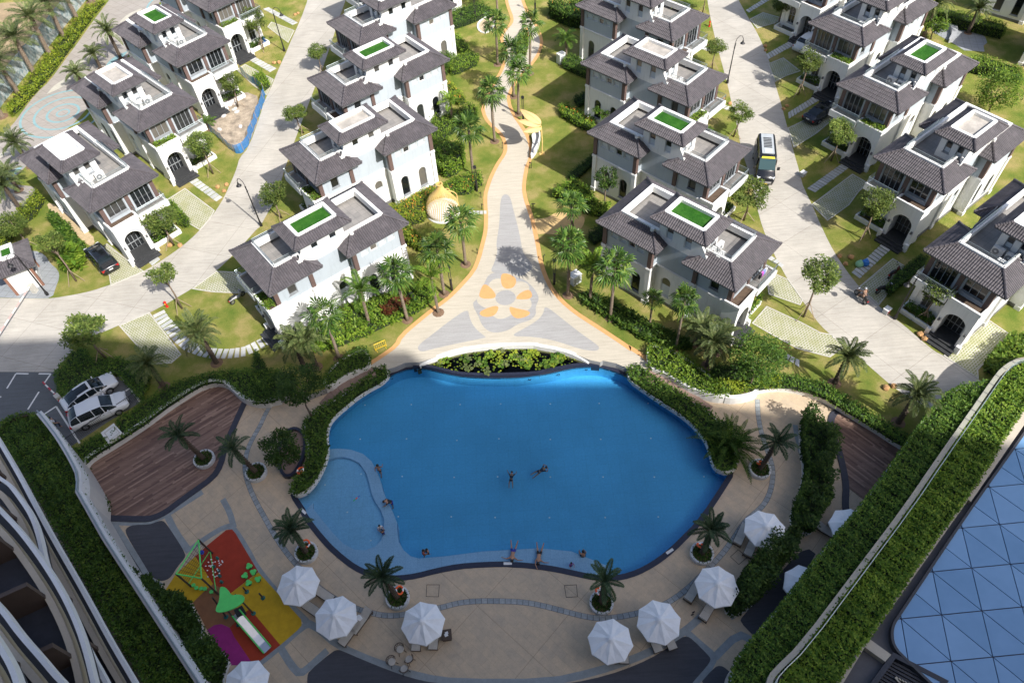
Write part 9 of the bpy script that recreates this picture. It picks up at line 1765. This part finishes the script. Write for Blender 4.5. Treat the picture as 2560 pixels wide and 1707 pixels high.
for k, (q, lab) in enumerate(zip(PR['toys'], ('small coloured dive toy floating in the children\'s pool', 'small orange and blue toy bottle on the terrace beside the left lower palm'))):
 root = empty('pool_toy', (*q, WATER+.02 if k == 0 else DK), .7, lab, 'toy')
 for j, m_ in enumerate((mat('toy_green%d' % k, (.05,.5,.2)), ORNG, mat('toy_blue%d' % k, (.05,.15,.6)))):
  b = MB(); b.tube([(-.3+.22*j, 0, .06), (-.12+.22*j, .03, .06)], .045, 7); b.build('segment', m_, root)
fl_ = empty('flip_flops', (11.3, 16.9, DK), .4, 'pair of dark flip-flops beside the planter-side parasol', 'sandals')
for s in (-1, 1): b = MB(); b.lathe([(0, .03), (.05, .03), (.055, 0)], 10, (s*.08, s*.05, 0), 2.4, 1); b.build('sandal', BLACKM, fl_)
T = PR['tower']; pg_ = empty('play_structure', (-21.5, 20.5, DK), 0, 'green climbing frame with net, leaf canopy and steel slide on the playground', 'play structure')
def lp(p, z=0): return (p[0]+21.5, p[1]-20.5, z)
tp = [lp(q, 3.25) for q in T['tops']]; ft = [lp(T['posts'][0]), lp(T['posts'][1]), lp(T['posts'][7])]
for a, c in zip(ft, tp): b = MB(); b.tube([a, c], .07, 7); b.build('post', PDARK, pg_)
for a, c in ((tp[0], tp[1]), (tp[1], tp[2]), (tp[2], tp[0])): b = MB(); b.tube([a, c], .05, 7); b.build('green_bar', GREEN, pg_)
for a, c in ((ft[0], ft[1]), (ft[0], ft[2])):
 b = MB(); b.tube([(a[0], a[1], .5), (c[0], c[1], .5)], .035, 6); b.build('green_bar', GREEN, pg_)
NET = mat('climbing_net', (.03,.025,.02), .8)
b = MB()
for k in range(9):
 t = k/8
 p0 = Vector(tp[0]).lerp(Vector(tp[1]), t); p1 = Vector((*ft[0][:2], .5)).lerp(Vector((*ft[1][:2], .5)), t); p1 = p1.lerp(Vector((*lp((-22.9, 22.0))[:2], .5)), .45)
 b.tube([p0, p1], .012, 4, False)
for k in range(1, 8):
 t = k/8; g0 = Vector(tp[0]).lerp(Vector(lp(T['posts'][0], .5)), t); g1 = Vector(tp[1]).lerp(Vector(lp(T['posts'][1], .5)), t); b.tube([g0, g1], .012, 4, False)
b.build('rope_net', NET, pg_)
b = MB()
can = chaikin([lp(q)[:2] for q in T['canopy']], 1); b.prism(can, 3.05, 3.14, True); b.build('leaf_canopy', GREEN, pg_)
for k in (8, 9, 10, 11, 12):
 q = lp(T['posts'][k]); b = MB(); b.tube([q, (q[0]*.8, q[1]*.8, 1.9 if k < 10 else 3.0)] if k > 9 else [q, (q[0], q[1], .9)], .06, 7); b.build('post', PDARK, pg_)
 b = MB(); b.lathe([(.0, .12), (.14, .1), (.18, 0)], 10, q); b.build('post_foot', mat('play_teal%d' % k, (.02,.14,.13)), pg_)
for k in (2, 3, 4, 5, 6):
 q = lp(T['posts'][k]); b = MB(); b.lathe([(.0, .3), (.09, .28), (.12, 0)], 10, q); b.build('step_post', mat('play_teal%d' % k, (.02,.14,.13)), pg_)
q = [lp(p) for p in T['plat']]; b = MB(); b.prism([p[:2] for p in q], 1.15, 1.27, True); b.build('platform', BLACKM, pg_)
a, c = Vector(lp(T['slide'][0])), Vector(lp(T['slide'][1])); d = (c-a); L = d.length; d.normalize(); s = Vector((-d.y, d.x, 0))
STEEL = mat('slide_steel', (.55,.57,.60), .3, .08, metal=.8)
prof = [(0, 1.25), (.12, 1.22), (.35, .85), (.6, .45), (.8, .22), (1.0, .18)]
b = MB(); sd_ = MB()
for (t0, z0), (t1, z1) in zip(prof[:-1], prof[1:]):
 p, q = a+d*L*t0, a+d*L*t1
 b.face([tuple(p-s*.28+Vector((0,0,z0))), tuple(q-s*.28+Vector((0,0,z1))), tuple(q+s*.28+Vector((0,0,z1))), tuple(p+s*.28+Vector((0,0,z0)))])
for e in (-1, 1):
 sd_.tube([tuple(a+d*L*t+s*.3*e+Vector((0, 0, z+.12))) for t, z in prof], .05, 6)
b.build('slide_chute', STEEL, pg_); sd_.build('slide_side', GREEN, pg_)
for q in T['pods']: b = MB(); b.lathe([(0, .4), (.15, .38), (.15, .33), (.04, .3), (.04, 0)], 12, lp(q)); b.build('stepping_pod', GREEN, pg_)
b = MB(); b.lathe([(0, .17), (.1, .14), (.17, 0), (.1, -.14), (0, -.17)], 12, lp(T['ball'][0], 1.2)); b.build('blue_ball', mat('play_blue', (.02,.08,.55)), pg_)
r = random.Random(5); b = MB()
for k in range(28): b.box((*lp((-22.75+r.uniform(-.45, .5), 22.0+r.uniform(-.5, .7)))[:2], r.uniform(.6, 1.6)), (.07, .07, .07))
b.build('rope_beads', CANVAS, pg_)
for k, q in enumerate(T['clover']):
 root = empty('clover_step', (*q, DK), k*.7, 'green clover-shaped stepping stool on the playground, %s of five' % ['topmost', 'second from top on the red edge', 'leftmost', 'lowest', 'rightmost'][k], 'stool', 'clover stepping stools')
 b = MB()
 for j in range(3): a_ = 2*PI*j/3; b.lathe([(0, .36), (.13, .35), (.14, .27)], 12, (.12*math.cos(a_), .12*math.sin(a_), .002*j))
 b.build('top', GREEN, root); b = MB(); b.lathe([(.15, 0), (.13, .3)], 10); b.build('foot', mat('clover_foot%d' % k, (.02,.10,.07)), root)
# ================================================================ garden features
pv = empty('gold_pavilion', (*PR['pavilion'][0], 0), 0, 'gold onion-shaped ribbed pavilion on a white round base, left of the path', 'pavilion')
b = MB(); b.lathe([(0, .16), (1.72, .16), (1.78, .12), (1.78, 0)], 40); b.build('round_base', WALLW, pv)
b = MB(); b.lathe([(1.35, .16), (1.35, .5), (1.7, .5), (1.7, .16)], 40); b.build('ring_bench', WALLW, pv)
prof = [(1.66, .15), (1.72, .7), (1.62, 1.3), (1.3, 1.95), (.85, 2.5), (.48, 2.95), (.3, 3.35), (.27, 3.7)]
for k in range(38):
 a = R(62)+R(300)*k/37
 tw = R(14)
 b = MB(); b.tube([(r_*math.cos(a+tw*z/3.7), r_*math.sin(a+tw*z/3.7), z) for r_, z in chaikin(prof, 1, False)], .035, 5); b.build('rib', GOLD, pv)
b = MB(); b.lathe([(.34, 3.62), (.36, 3.8), (.26, 3.82), (.24, 3.64)], 20); b.build('crown_ring', GOLD, pv)
for a in (R(30), R(62)):
 b = MB(); b.tube([(r_*1.02*math.cos(a), r_*1.02*math.sin(a), z) for r_, z in chaikin([(1.66, .15), (1.8, .9), (1.75, 1.6), (1.35, 2.15), (.75, 2.5), (.45, 2.95), (.3, 3.4)], 1, False)], .06, 6); b.build('door_arch', GOLD, pv)
# leaf sculpture with curved bench
root_ = Vector((4.75, 68.92)); sc_ = empty('leaf_sculpture', (root_.x, root_.y-.9, 0), 0, 'orange leaf-shaped canopies on a curved stem beside the path', 'sculpture')
LEAFC = mat('leaf_canopy_orange', (.72,.45,.21), .7, .06, 3)
b = MB(); b.tube([(0, 0, 0), (.05, .1, 1.4), (.02, .7, 2.6), (0, .95, 3.0)], [.09, .07, .06, .05], 8); b.build('stem', GOLD, sc_); b = MB(); b.bb(-.3, .3, -.25, .25, 0, .08); b.build('foot_plate', GOLD, sc_)
for (tip, base), z in zip(PR['leaf_tips'], (3.25, 3.05, 2.85)):
 a = Vector((base[0]-root_.x, base[1]-root_.y+.9, z)); c = Vector((tip[0]-root_.x, tip[1]-root_.y+.9, z+.35)); d = (c-a); L = d.length; d.normalize(); s = Vector((-d.y, d.x, 0)).normalized()
 lf = MB(); n = 10; pts = []
 for k in range(n+1):
  t = k/n; w = .62*math.sin(PI*t**.8)**.85; m_ = a+d*L*t; zc = .16*math.sin(PI*t)
  pts.append((m_+s*w-Vector((0, 0, .0)), m_+Vector((0, 0, zc)), m_-s*w))
 for p, q in zip(pts[:-1], pts[1:]): lf.face([p[0], q[0], q[1], p[1]]); lf.face([p[1], q[1], q[2], p[2]])
 lo = lf.build('leaf_canopy', LEAFC, sc_); lo.modifiers.new('thickness', 'SOLIDIFY').thickness = .03
 v_ = MB(); v_.tube([p[1]+Vector((0, 0, .03)) for p in pts], .03, 5)
 for p in pts[1:-1:2]: v_.tube([p[0]+Vector((0, 0, .02)), p[1]+Vector((0, 0, .02)), p[2]+Vector((0, 0, .02))], .015, 4)
 v_.build('leaf_veins', GOLD, lo)
bn = empty('curved_bench', (4.1, 69.3, 0), 0, 'white crescent bench below the orange leaf canopies', 'bench')
p = chaikin([(x-4.1, y-69.3) for x, y in PR['bench']], 2); b = MB(); b.prism(p, 0, .5); b.build('seat', WALLW, bn); b = MB(); half = [(x-4.1, y-69.3) for x, y in PR['bench'][4:]]; b.ribbon(chaikin(half, 1, False), .14, .5, 1.0); b.build('backrest', WALLW, bn)
p = chaikin(PR['curvebench'], 1); cx, cy = p[0]; cbn = empty('curved_bench', (cx, cy, 0), 0, 'grey crescent bench in the garden at the top right', 'bench')
b = MB(); b.prism([(x-cx, y-cy) for x, y in p], 0, .45); b.build('seat', mat('bench_grey', (.32,.33,.34), .8), cbn)
b = MB(); b.sheet([(x, y) for x, y in blob(cx+1.2, cy-3, 2.6, 4.2, .3, 16)], .012); structure('garden_path_paving', b, PAVE_G)
b = MB(); b.sheet(chaikin(PR['sandpatch'], 1), .012); sp = structure('sand_patch', b, mat('sand', (.50,.40,.27), .9, .1, 2, .2, space='world')); b = MB(); b.ribbon(chaikin(PR['sandpatch'], 1), .22, 0, .1, True, 0); structure('sand_patch_kerb', b, WALLW, sp)
b = MB(); b.sheet(chaikin(PR['playpatch'], 1), .012); structure('play_patch', b, mat('play_patch_rubber', (.55,.38,.17), .85, .1, 2, .15, space='world'))
# street lamps, path lights
def make_lamp():
 root = empty('street_lamp')
 b = MB(); b.tube([(0, 0, 0), (0, 0, .3), (0, 0, .5), (0, 0, .9), (0, 0, 5.2)], [.16, .16, .1, .075, .05], 10); b.build('pole', BLACKM, root)
 b = MB(); b.tube([(.0, 0, 4.6), (0, 0, 5.3), (.12, 0, 5.75), (.42, 0, 5.98), (.78, 0, 5.85), (.97, 0, 5.5), (1.0, 0, 5.3)], .032, 7); b.tube([(0, -.12, 4.6), (0, .12, 4.6)], .03, 6); b.tube([(.05, 0, 4.4), (.12, 0, 5.2)], .018, 5); b.build('swan_neck', BLACKM, root)
 b = MB(); b.lathe([(0, 5.3), (.07, 5.28), (.1, 5.1), (.26, 4.95), (.28, 4.9)], 14, (1.0, 0, 0)); b.build('lamp_shade', BLACKM, root)
 b = MB(); b.lathe([(.2, 4.92), (.14, 4.84), (0, 4.82)], 12, (1.0, 0, 0)); b.build('lamp_glass', mat('lamp_glass', (.6,.6,.55), .3), root)
 return root
KLm = Kit([make_lamp()])
llab = ['beside the round tree on the left road', 'beside the guard house and barrier', 'on the right road beyond the black van', 'before the rightmost villa near the motorbike', 'at the top of the left road']
for k, (a, c) in enumerate(zip(PR['lamp'], PR['lamp_head'])): KLm.put(a, 'black swan-neck street lamp '+llab[k], 'street lamp', 'street lamps', 1.0, rz=math.atan2(c[1]-a[1], c[0]-a[0]))
def make_post():
 root = empty('light_column')
 b = MB(); b.lathe([(.12, 0), (.12, 1.4), (0, 1.4)], 10); b.build('column', BLACKM, root)
 for sx in (-1, 1):
  for sy in (-1, 1): b = MB(); b.box((sx*.09, sy*.09, 2.2), (.03, .03, 1.7)); b.build('rod', BLACKM, root)
 b = MB(); b.bb(-.14, .14, -.14, .14, 3.05, 3.3); b.build('lamp_head', BLACKM, root); return root
KPo = Kit([make_post()])
plab = ['right of the gold pavilion', 'beside the fan palms on the lower left lawn', 'near the round sand patch at the top', 'at the top right of the path', 'behind the leaf sculpture', 'right of the plaza among the palms']
for q, lab in zip(PR['post'], plab): KPo.put(q, 'black slatted light column '+lab, 'light column', 'garden light columns', 1.0, rz=.3)
def make_bollard():
 root = empty('path_light'); b = MB(); b.tube([(0, 0, 0), (0, 0, .75)], .035, 6); b.build('post', BLACKM, root); b = MB(); b.box((.12, 0, .74), (.26, .07, .05)); b.build('lamp_head', BLACKM, root); return root
KB = Kit([make_bollard()])
for k, q in enumerate(PR['bollard']):
 lab = ['beside the white stepping stones of the pavilion', 'below the pavilion near the plaza', 'right of the path opposite the pavilion', 'right of the plaza top', 'near the island hedge', 'left of the path above the pavilion', 'right of the path below the leaf sculpture', 'on the right lawn near the top', 'next to a round ground lamp', 'in the shade right of the plaza', 'at the mouth of the beige play patch'][k]
 KB.put(q, 'thin black path light '+lab, 'path light', 'path lights', 1.0)
gh = empty('guard_house', (-47.6, 53.4, 0), R(-62), 'small white guard house with a dark tiled roof at the left edge', 'guard house')
b = MB(); b.bb(-1.5, 1.5, -1.2, 1.2, 0, .9); b.bb(-1.5, -.9, -1.2, 1.2, .9, 2.7); b.bb(.9, 1.5, -1.2, 1.2, .9, 2.7); b.build('wall', WHITE, gh)
b = MB(); b.bb(-.9, .9, -1.1, 1.1, .9, 2.3); b.build('window_glass', DGLASS, gh)
for x in (-1.5, 1.5):
 for y in (-1.2, 1.2): b = MB(); b.bb(x-.12, x+.12, y-.12, y+.12, 0, 2.85); b.build('pillar', mat('guard_pillar', (.22,.11,.075), .7), gh)
HBs = HB(1)
bt_ = MB(); sl_ = MB()
for p0, p1, up in (((-2.1, 1.8), (2.1, 1.8), (0, -1)), ((2.1, -1.8), (-2.1, -1.8), (0, 1)), ((2.1, 1.8), (2.1, -1.8), (-1, 0)), ((-2.1, -1.8), (-2.1, 1.8), (1, 0))):
 tile_face(bt_, p0, p1, up, .85, 1.25, True, True, 0, None, 2.95)
 L = math.hypot(p1[0]-p0[0], p1[1]-p0[1]); roof_slab(sl_, p0, p1, up, .85, 1.25, True, True, 0, L, 2.95)
t_ = bt_.build('roof_tiles', TILE, gh); t_['kind'] = 'stuff'; sl_.build('roof_deck', SOFFIT, gh)
b = MB(); b.ribbon([(-.85, -.55), (.85, -.55), (.85, .55), (-.85, .55)], .22, 3.6, 4.1, True, 0); b.build('roof_parapet', WHITE, gh); b = MB(); b.sheet([(-.85, -.55), (.85, -.55), (.85, .55), (-.85, .55)], 3.8); b.build('roof_infill', TURF, gh)
for x, y in ((2.1, 1.8), (2.1, -1.8), (-2.1, 1.8), (-2.1, -1.8)):
 h = MB(); hip_caps(h, (x, y, 2.95), (x-math.copysign(1.25, x), y-math.copysign(1.25, y), 3.8), 6); h.build('hip_ridge', TILE, gh)
def boom(a, c, z, label, n, m1, m2, r_=.06):
 o = empty('barrier_boom', (a[0], a[1], 0), math.atan2(c[1]-a[1], c[0]-a[0]), label, 'barrier'); L = math.hypot(c[0]-a[0], c[1]-a[1])
 b = MB(); b.bb(-.25, .25, -.2, .2, 0, 1.05); b.build('housing', KERB, o)
 for k in range(n): b = MB(); b.tube([(L*k/n, 0, z), (L*(k+1)/n, 0, z)], r_, 6); b.build('boom_band', m1 if k % 2 == 0 else m2, o)
REDP = mat('barrier_red', (.42,.03,.05), .5, .1)
boom(*PR['boom'], .95, 'long white and pink barrier boom across the left road entrance', 9, WHITEP, mat('barrier_pale_pink', (.55,.35,.33), .5))
boom(*PR['boom2'], .9, 'short red and white barrier boom behind the parked white cars', 5, REDP, WHITEP, .07)
for a, c in PR['lines']: b = MB(); b.ribbon([a, c], .14, None, .018); b.build('parking_line', WHITEP, bpy.data.objects['parking_asphalt'])
rl_ = empty('parking_railing', (*PR['park_rail'][0], 0), 0, 'thin dark railing along the parking bay above the timber deck', 'railing')
a, c = Vector((0, 0)), Vector(PR['park_rail'][1])-Vector(PR['park_rail'][0])
b = MB(); b.tube([(0, 0, 1.0), (c.x, c.y, 1.0)], .03, 6); b.build('top_rail', BLACKM, rl_); b = MB(); n = int(c.length/.14)
for k in range(n+1): q = c*(k/n); b.box((q.x, q.y, .5), (.02, .02, 1.0))
b.build('balusters', BLACKM, rl_)
p = PR['white_box']; wb_ = empty('utility_plinth', (*p[0], 0), 0, 'white square utility plinth beside the parking railing', 'utility box')
b = MB(); b.prism([(x-p[0][0], y-p[0][1]) for x, y in p], 0, .5); b.build('box', WALLW, wb_); b = MB(); b.ribbon([((x-p[0][0])*.7+.35, (y-p[0][1])*.7-.05) for x, y in p], .06, .4, .53, True); b.build('lid_frame', KERB, wb_)
mu = empty('painted_fence', (*PR['mural'][0], 0), 0, 'tall boundary fence painted with blue and white mural, top left', 'fence')
MUR = []
for q in range(4):
 m_, nt, bs = nodes_of('mural_paint_%d' % q); f = noise(nt, coord(nt, 'world'), .9+.3*q, 6, .75)
 nt.links.new(ramp(nt, f, [(.3, (.10,.14,.16)), (.45, (.22,.29,.31)), (.55, (.46,.49,.48)), (.7, (.22,.20,.24))]), bs.inputs['Base Color']); MUR.append(m_)
rs3 = resample(PR['mural'], 2.4)
for k, (a, c) in enumerate(zip(rs3[:-1], rs3[1:])):
 o_ = PR['mural'][0]; b = MB(); b.ribbon([(a[0]-o_[0], a[1]-o_[1]), (c[0]-o_[0], c[1]-o_[1])], .08, 0, 2.6); b.build('panel', MUR[k % 4], mu)
 b = MB(); b.box((a[0]-o_[0]-.08, a[1]-o_[1], 1.3), (.1, .1, 2.65)); b.build('post', KERB, mu)
# promenade mosaic
prom = bpy.data.objects['promenade']; PC = (-53.6, 82.4)
for k, r_ in enumerate((.75, 1.9, 3.4, 5.0)):
 b = MB(); b.ribbon([(PC[0]+r_*math.cos(2*PI*j/48), PC[1]+r_*math.sin(2*PI*j/48)) for j in range(48)], .3 if k else .22, None, .0085, True); b.build('ring_mosaic', AQUA, prom)
for (x, y), L, an, m_ in (((-51.5, 106), 4.5, 60, CREAM), ((-52.8, 101), 4.5, 60, CREAM), ((-54.4, 95.2), 4.8, 60, CREAM), ((-56.0, 89.0), 4.8, 62, CREAM), ((-49.2, 99.5), 4.2, 60, AQUA), ((-50.3, 94.4), 4.0, 60, AQUA), ((-51.6, 89.8), 3.8, 60, AQUA), ((-57.5, 75.5), 4.5, 55, CREAM), ((-56.0, 70.5), 4.2, 55, AQUA)):
 a_ = R(an); pts = [(x+math.cos(a_)*L*(t-.5)-math.sin(a_)*w, y+math.sin(a_)*L*(t-.5)+math.cos(a_)*w) for t, w in [(k/12, .62*math.sin(PI*k/12)) for k in range(13)]+[(k/12, -.62*math.sin(PI*k/12)) for k in range(11, 0, -1)]]
 b = MB(); b.sheet(pts, .0085); b.build('leaf_mosaic', m_, prom)
PC2 = (-44.5, 108.5)
for r_ in (1.5, 3.2, 5.2): b = MB(); b.ribbon([(PC2[0]+r_*math.cos(2*PI*j/40), PC2[1]+r_*math.sin(2*PI*j/40)) for j in range(40)], .3, None, .0085, True); b.build('ring_mosaic', AQUA, prom)
mp_ = PR['mural']; b = MB(); b.sheet([(x-.6, y) for x, y in mp_]+[(-90, mp_[-1][1]), (-90, mp_[0][1])], .006); structure('bare_ground', b, mat('bare_earth', (.36,.27,.16), .95, .3, .3, .3, space='world'))
b = MB(); b.sheet(chaikin(DATA['stone_path'], 1), .012); structure('stone_path', b, mat('yellow_stone', (.52,.40,.24), .85, .2, 3, .25, space='world'))
# building plot with blue netting
DIRT = mat('plot_dirt', (.40,.33,.25), .95, .45, 1.1, .5, space='world')
b = MB(); b.sheet(chaikin(PR['plot'], 1), .02); plot = structure('building_plot', b, DIRT)
nt_ = PR['net']; nf = empty('site_netting', (*nt_[0], 0), 0, 'blue mesh netting on poles round the villa building plot', 'fence')
m_, nt, bs = nodes_of('blue_mesh'); tr = nt.nodes.new('ShaderNodeBsdfTransparent'); mx = nt.nodes.new('ShaderNodeMixShader'); mx.inputs[0].default_value = .3
bs.inputs['Base Color'].default_value = (.015,.20,.52,1); nt.links.new(bs.outputs[0], mx.inputs[1]); nt.links.new(tr.outputs[0], mx.inputs[2]); nt.links.new(mx.outputs[0], nt.nodes['Material Output'].inputs[0])
ln = [(x-nt_[0][0], y-nt_[0][1]) for x, y in nt_]; r = random.Random(2); b = MB(); rs4 = resample(chaikin(ln, 1, False), .5)
for k, (a, c) in enumerate(zip(rs4[:-1], rs4[1:])):
 z0, z1 = 1.15+.12*math.sin(k*.9), 1.15+.12*math.sin((k+1)*.9); j0, j1 = .06*math.sin(k*2.1), .06*math.sin((k+1)*2.1)
 b.face([(a[0]+j0, a[1], 0), (c[0]+j1, c[1], 0), (c[0]-j1, c[1], z1), (a[0]-j0, a[1], z0)])
b.build('mesh_sheet', m_, nf)
for q in resample(ln, 2.0): b = MB(); b.tube([(q[0], q[1], 0), (q[0], q[1], 1.35)], .03, 5); b.build('pole', STAKE, nf)
r = random.Random(12)
for k in range(9):
 cx, cy = (-31.9+r.uniform(-1.6, 1.6), 79.2+r.uniform(-2.6, 3.6))
 o = empty('cement_bag', (cx, cy, .02), r.uniform(0, 6), 'pale cement bag or rubble sack lying in the building plot', 'sack', 'sacks in the building plot')
 b = MB(); b.lathe([(0, .2), (.2, .18), (.3, .1), (.28, 0)], 10, (0, 0, 0), 1.3, .8); b.build('sack_body', mat('sack%d' % k, (.5+.03*(k % 3), .5, .48), .9, .15, 4), o)
# stepping stones, rocks, hydrants, boxes
SLAB = [mat('stepping_slab_%d' % q, (.42+.05*q, .43+.045*q, .42+.04*q), .85, .15, 2, .15, space='world') for q in range(3)]
slab_par = bpy.data.objects['ground']
for path in ST:
 for q in path:
  cx, cy = sum(p[0] for p in q)/4, sum(p[1] for p in q)/4
  b = MB(); b.prism([(p[0]-cx+rnd.uniform(-.02, .02), p[1]-cy+rnd.uniform(-.02, .02)) for p in q], 0, .045); b.build('stepping_slab', rnd.choice(SLAB), slab_par, (cx, cy, .001))
ROCK = mat('ochre_rock', (.50,.28,.12), .9, .25, 5, .3)
rk = []
for s in range(3):
 r = random.Random(s+20); bm = bmesh.new(); bmesh.ops.create_icosphere(bm, subdivisions=2, radius=.24)
 for v in bm.verts: v.co *= r.uniform(.8, 1.15); v.co.z = v.co.z*.75+.12
 me = bpy.data.meshes.new('garden_rock'); bm.to_mesh(me); bm.free(); me.materials.append(ROCK); rk.append(me)
rl2 = [('beside the stepping path of the white-roofed villa', 3), ('before the farthest villa at the top left', 2), ('before the left turf-roofed villa', 2), ('before the third villa right of the path', 2), ('before the villa by the van', 2), ('before the fourth rightmost-row villa', 2), ('below the parked sedan', 2), ('above the scooters', 3), ('under the tree of the white-roofed villa', 2), ('before the porch of the rightmost villa', 2), ('at the lower end of the right road', 2)]
rl3 = [('%s ochre rock %s' % (w_, t_)) for t_, n_ in rl2 for w_ in (['left', 'right'] if n_ == 2 else ['leftmost', 'middle', 'rightmost'])]
for k, q in enumerate(PR['rocks']):
 o = link('garden_rock', rk[k % 3], None, (*q, 0), k*1.3); s_ = rnd.uniform(.85, 1.2); o.scale = (s_, s_, s_)
 tag(o, rl3[k], 'rock', 'ochre rocks on the verges')
for q, lab in zip(PR['hydrant'], ('red fire hydrant at the left road edge beside the lanky tree', 'red fire hydrant on the verge of the right road near the top')):
 o = empty('fire_hydrant', (*q, 0), 0, lab, 'hydrant'); RH = mat('hydrant_red', (.55,.02,.015), .45)
 b = MB(); b.lathe([(.14, 0), (.14, .06), (.1, .08), (.1, .6), (.13, .62), (.1, .72), (0, .78)], 12); b.build('barrel', RH, o)
 for s in (-1, 1): b = MB(); b.tube([(0, 0, .5), (0, s*.2, .5)], .06, 8); b.build('nozzle', mat('hydrant_cap', (.6,.4,.03), .5), o)
YEL = mat('barricade_yellow', (.75,.50,.02), .5)
a, c = Vector(PR['barricade'][0]), Vector(PR['barricade'][1]); o = empty('barricade', (a.x, a.y, 0), math.atan2((c-a).y, (c-a).x), 'yellow tubular crowd barricade on the lawn above the left stairs', 'barricade'); L = (c-a).length
b = MB(); b.tube([(0, 0, .05), (0, 0, .95), (L, 0, .95), (L, 0, .05)], .03, 6); b.tube([(0, 0, .25), (L, 0, .25)], .025, 6); b.build('frame', YEL, o)
for k in range(1, 6): b = MB(); b.tube([(L*k/6, 0, .25), (L*k/6, 0, .95)], .015, 5); b.build('bar', YEL, o)
for x in (.1, L-.1): b = MB(); b.tube([(x, -.25, .02), (x, .25, .02)], .02, 5); b.build('foot', YEL, o)
for q, d_, lab, cat in zip(PR['cabinet'], ((.9, .7, 1.3), (.5, .45, .5), (1.0, .8, 1.1), (.55, .45, .55)), ('white utility cabinet on the right lawn beside a small palm', 'small white box on the verge of the right road', 'pale patterned cabinet behind the palms right of the plaza', 'white crate with red print at the edge of the right road'), ('cabinet', 'box', 'cabinet', 'crate')):
 o = empty('utility_cabinet' if cat == 'cabinet' else 'white_box', (*q, 0), .6, lab, cat); b = MB(); b.bb(-d_[0]/2, d_[0]/2, -d_[1]/2, d_[1]/2, .05, d_[2]); b.build('body', mat('cab%d' % len(bpy.data.materials), (.55,.58,.6), .6), o)
 b = MB(); b.bb(-d_[0]/2-.04, d_[0]/2+.04, -d_[1]/2-.04, d_[1]/2+.04, d_[2], d_[2]+.05); b.build('lid', PLATE, o); b = MB(); b.bb(-d_[0]*.35, d_[0]*.35, -d_[1]/2-.012, -d_[1]/2, .2*d_[2], .8*d_[2]); b.build('front_panel', REDP if cat == 'crate' else FRAME, o)
o = empty('refuse_bin', (*PR['bin'][0], 0), 0, 'blue plastic bin on the lawn beside the farthest left villa', 'bin'); b = MB(); b.lathe([(.2, 0), (.26, .7), (.28, .72)], 12); b.build('barrel', mat('bin_blue', (.05,.18,.55), .5), o); b = MB(); b.lathe([(0, .8), (.2, .79), (.29, .72)], 12); b.build('lid', mat('bin_blue_lid', (.06,.22,.62), .5), o)
for k, (x, y, cc, lab) in enumerate(((33.9, 48.0, (.03,.20,.62), 'blue bundle of bags beside the parked scooter'), (33.3, 47.9, (.25,.5,.3), 'green and white bundle of bags beside the blue one'))):
 o = empty('bag_bundle', (x, y, .02), k, lab, 'bag'); b = MB(); b.lathe([(.0, .6), (.25, .5), (.38, .25), (.3, 0)], 12); b.build('sack_body', mat('bagm%d' % k, cc, .5), o); b = MB(); b.lathe([(.06, .58), (.12, .7), (.02, .72)], 8); b.build('knot', mat('bagk%d' % k, cc, .5), o)
lr = empty('laundry_rack', vw('D1', 7.95, -5.2, 4.42), villa['D1'].rotation_euler.z, 'rack of coloured laundry on the balcony of the villa right of the plaza', 'laundry')
b = MB()
for y in (-.5, .5): b.tube([(-.2, y, 0), (0, y, .9), (.2, y, 0)], .015, 5)
b.tube([(0, -.6, .9), (0, .6, .9)], .015, 5); b.build('rack', PALE, lr)
for k, cc in enumerate(((.02,.02,.025), (.55,.1,.5), (.25,.3,.7), (.6,.62,.65))):
 b = MB(); b.box((.02, -.45+.3*k, .66), (.16, .26, .5)); b.build('garment', mat('garment%d' % k, cc, .9), lr)
# roof-top air conditioners
ACM, ACG = mat('ac_white', (.62,.63,.62), .5, .06), mat('ac_grille', (.20,.21,.22), .5)
def make_ac():
 root = empty('air_conditioner'); b = MB(); b.bb(-.45, .45, -.18, .18, .06, .8); b.build('casing', ACM, root)
 b = MB(); b.tube([(-.12, -.182, .43), (-.12, -.2, .43)], .27, 16); b.build('fan_guard', ACG, root); b = MB(); b.tube([(-.12, -.2, .43), (-.12, -.21, .43)], .1, 10); b.build('fan_hub', ACM, root)
 for x in (-.35, .35): b = MB(); b.bb(x-.05, x+.05, -.2, .2, 0, .06); b.build('foot', BLKTRIM, root)
 return root
KAC = Kit([make_ac()])
vn_ = dict(L1='white-roofed villa', L2='second leftmost-row villa', L3='left turf-roofed villa', R3='right villa behind the sedan', R4='fourth rightmost-row villa', R1='rightmost villa', D1='villa right of the plaza', C2='second villa left of the path', D3='third villa right of the path')
for key, spots in dict(L1=[(4.6, -1.9), (4.5, -3.2)], L2=[(4.6, -2.2), (4.6, -3.4)], L3=[(4.6, -1.9), (4.6, -3.0)], R3=[(4.4, -3.4), (4.4, -2.3), (5.3, -2.3)], R4=[(4.5, -2.2), (5.4, -2.2)], R1=[(4.4, -3.1), (4.4, -2.0), (5.6, -2.1)], D1=[(4.4, -2.0), (5.2, -2.0), (4.5, -3.0)], C2=[(4.4, -2.0)], D3=[(4.4, -2.2), (5.2, -2.2)]).items():
 for j, (x, v) in enumerate(spots):
  w_ = vw(key, x, v); KAC.put(w_[:2], '%sair conditioner on the terrace of the %s' % ('' if len(spots) == 1 else ['first ', 'second ', 'third '][j], vn_[key]), 'air conditioner', 'roof-top air conditioners', 1.0, rz=villa[key].rotation_euler.z+PI/2, z=ZT)
for K in (KU, KL, KC, KLm, KPo, KB, KAC):
 for u_, o in zip(K.used, K.v):
  if not u_:
   for c in list(o.children): bpy.data.objects.remove(c)
   bpy.data.objects.remove(o)
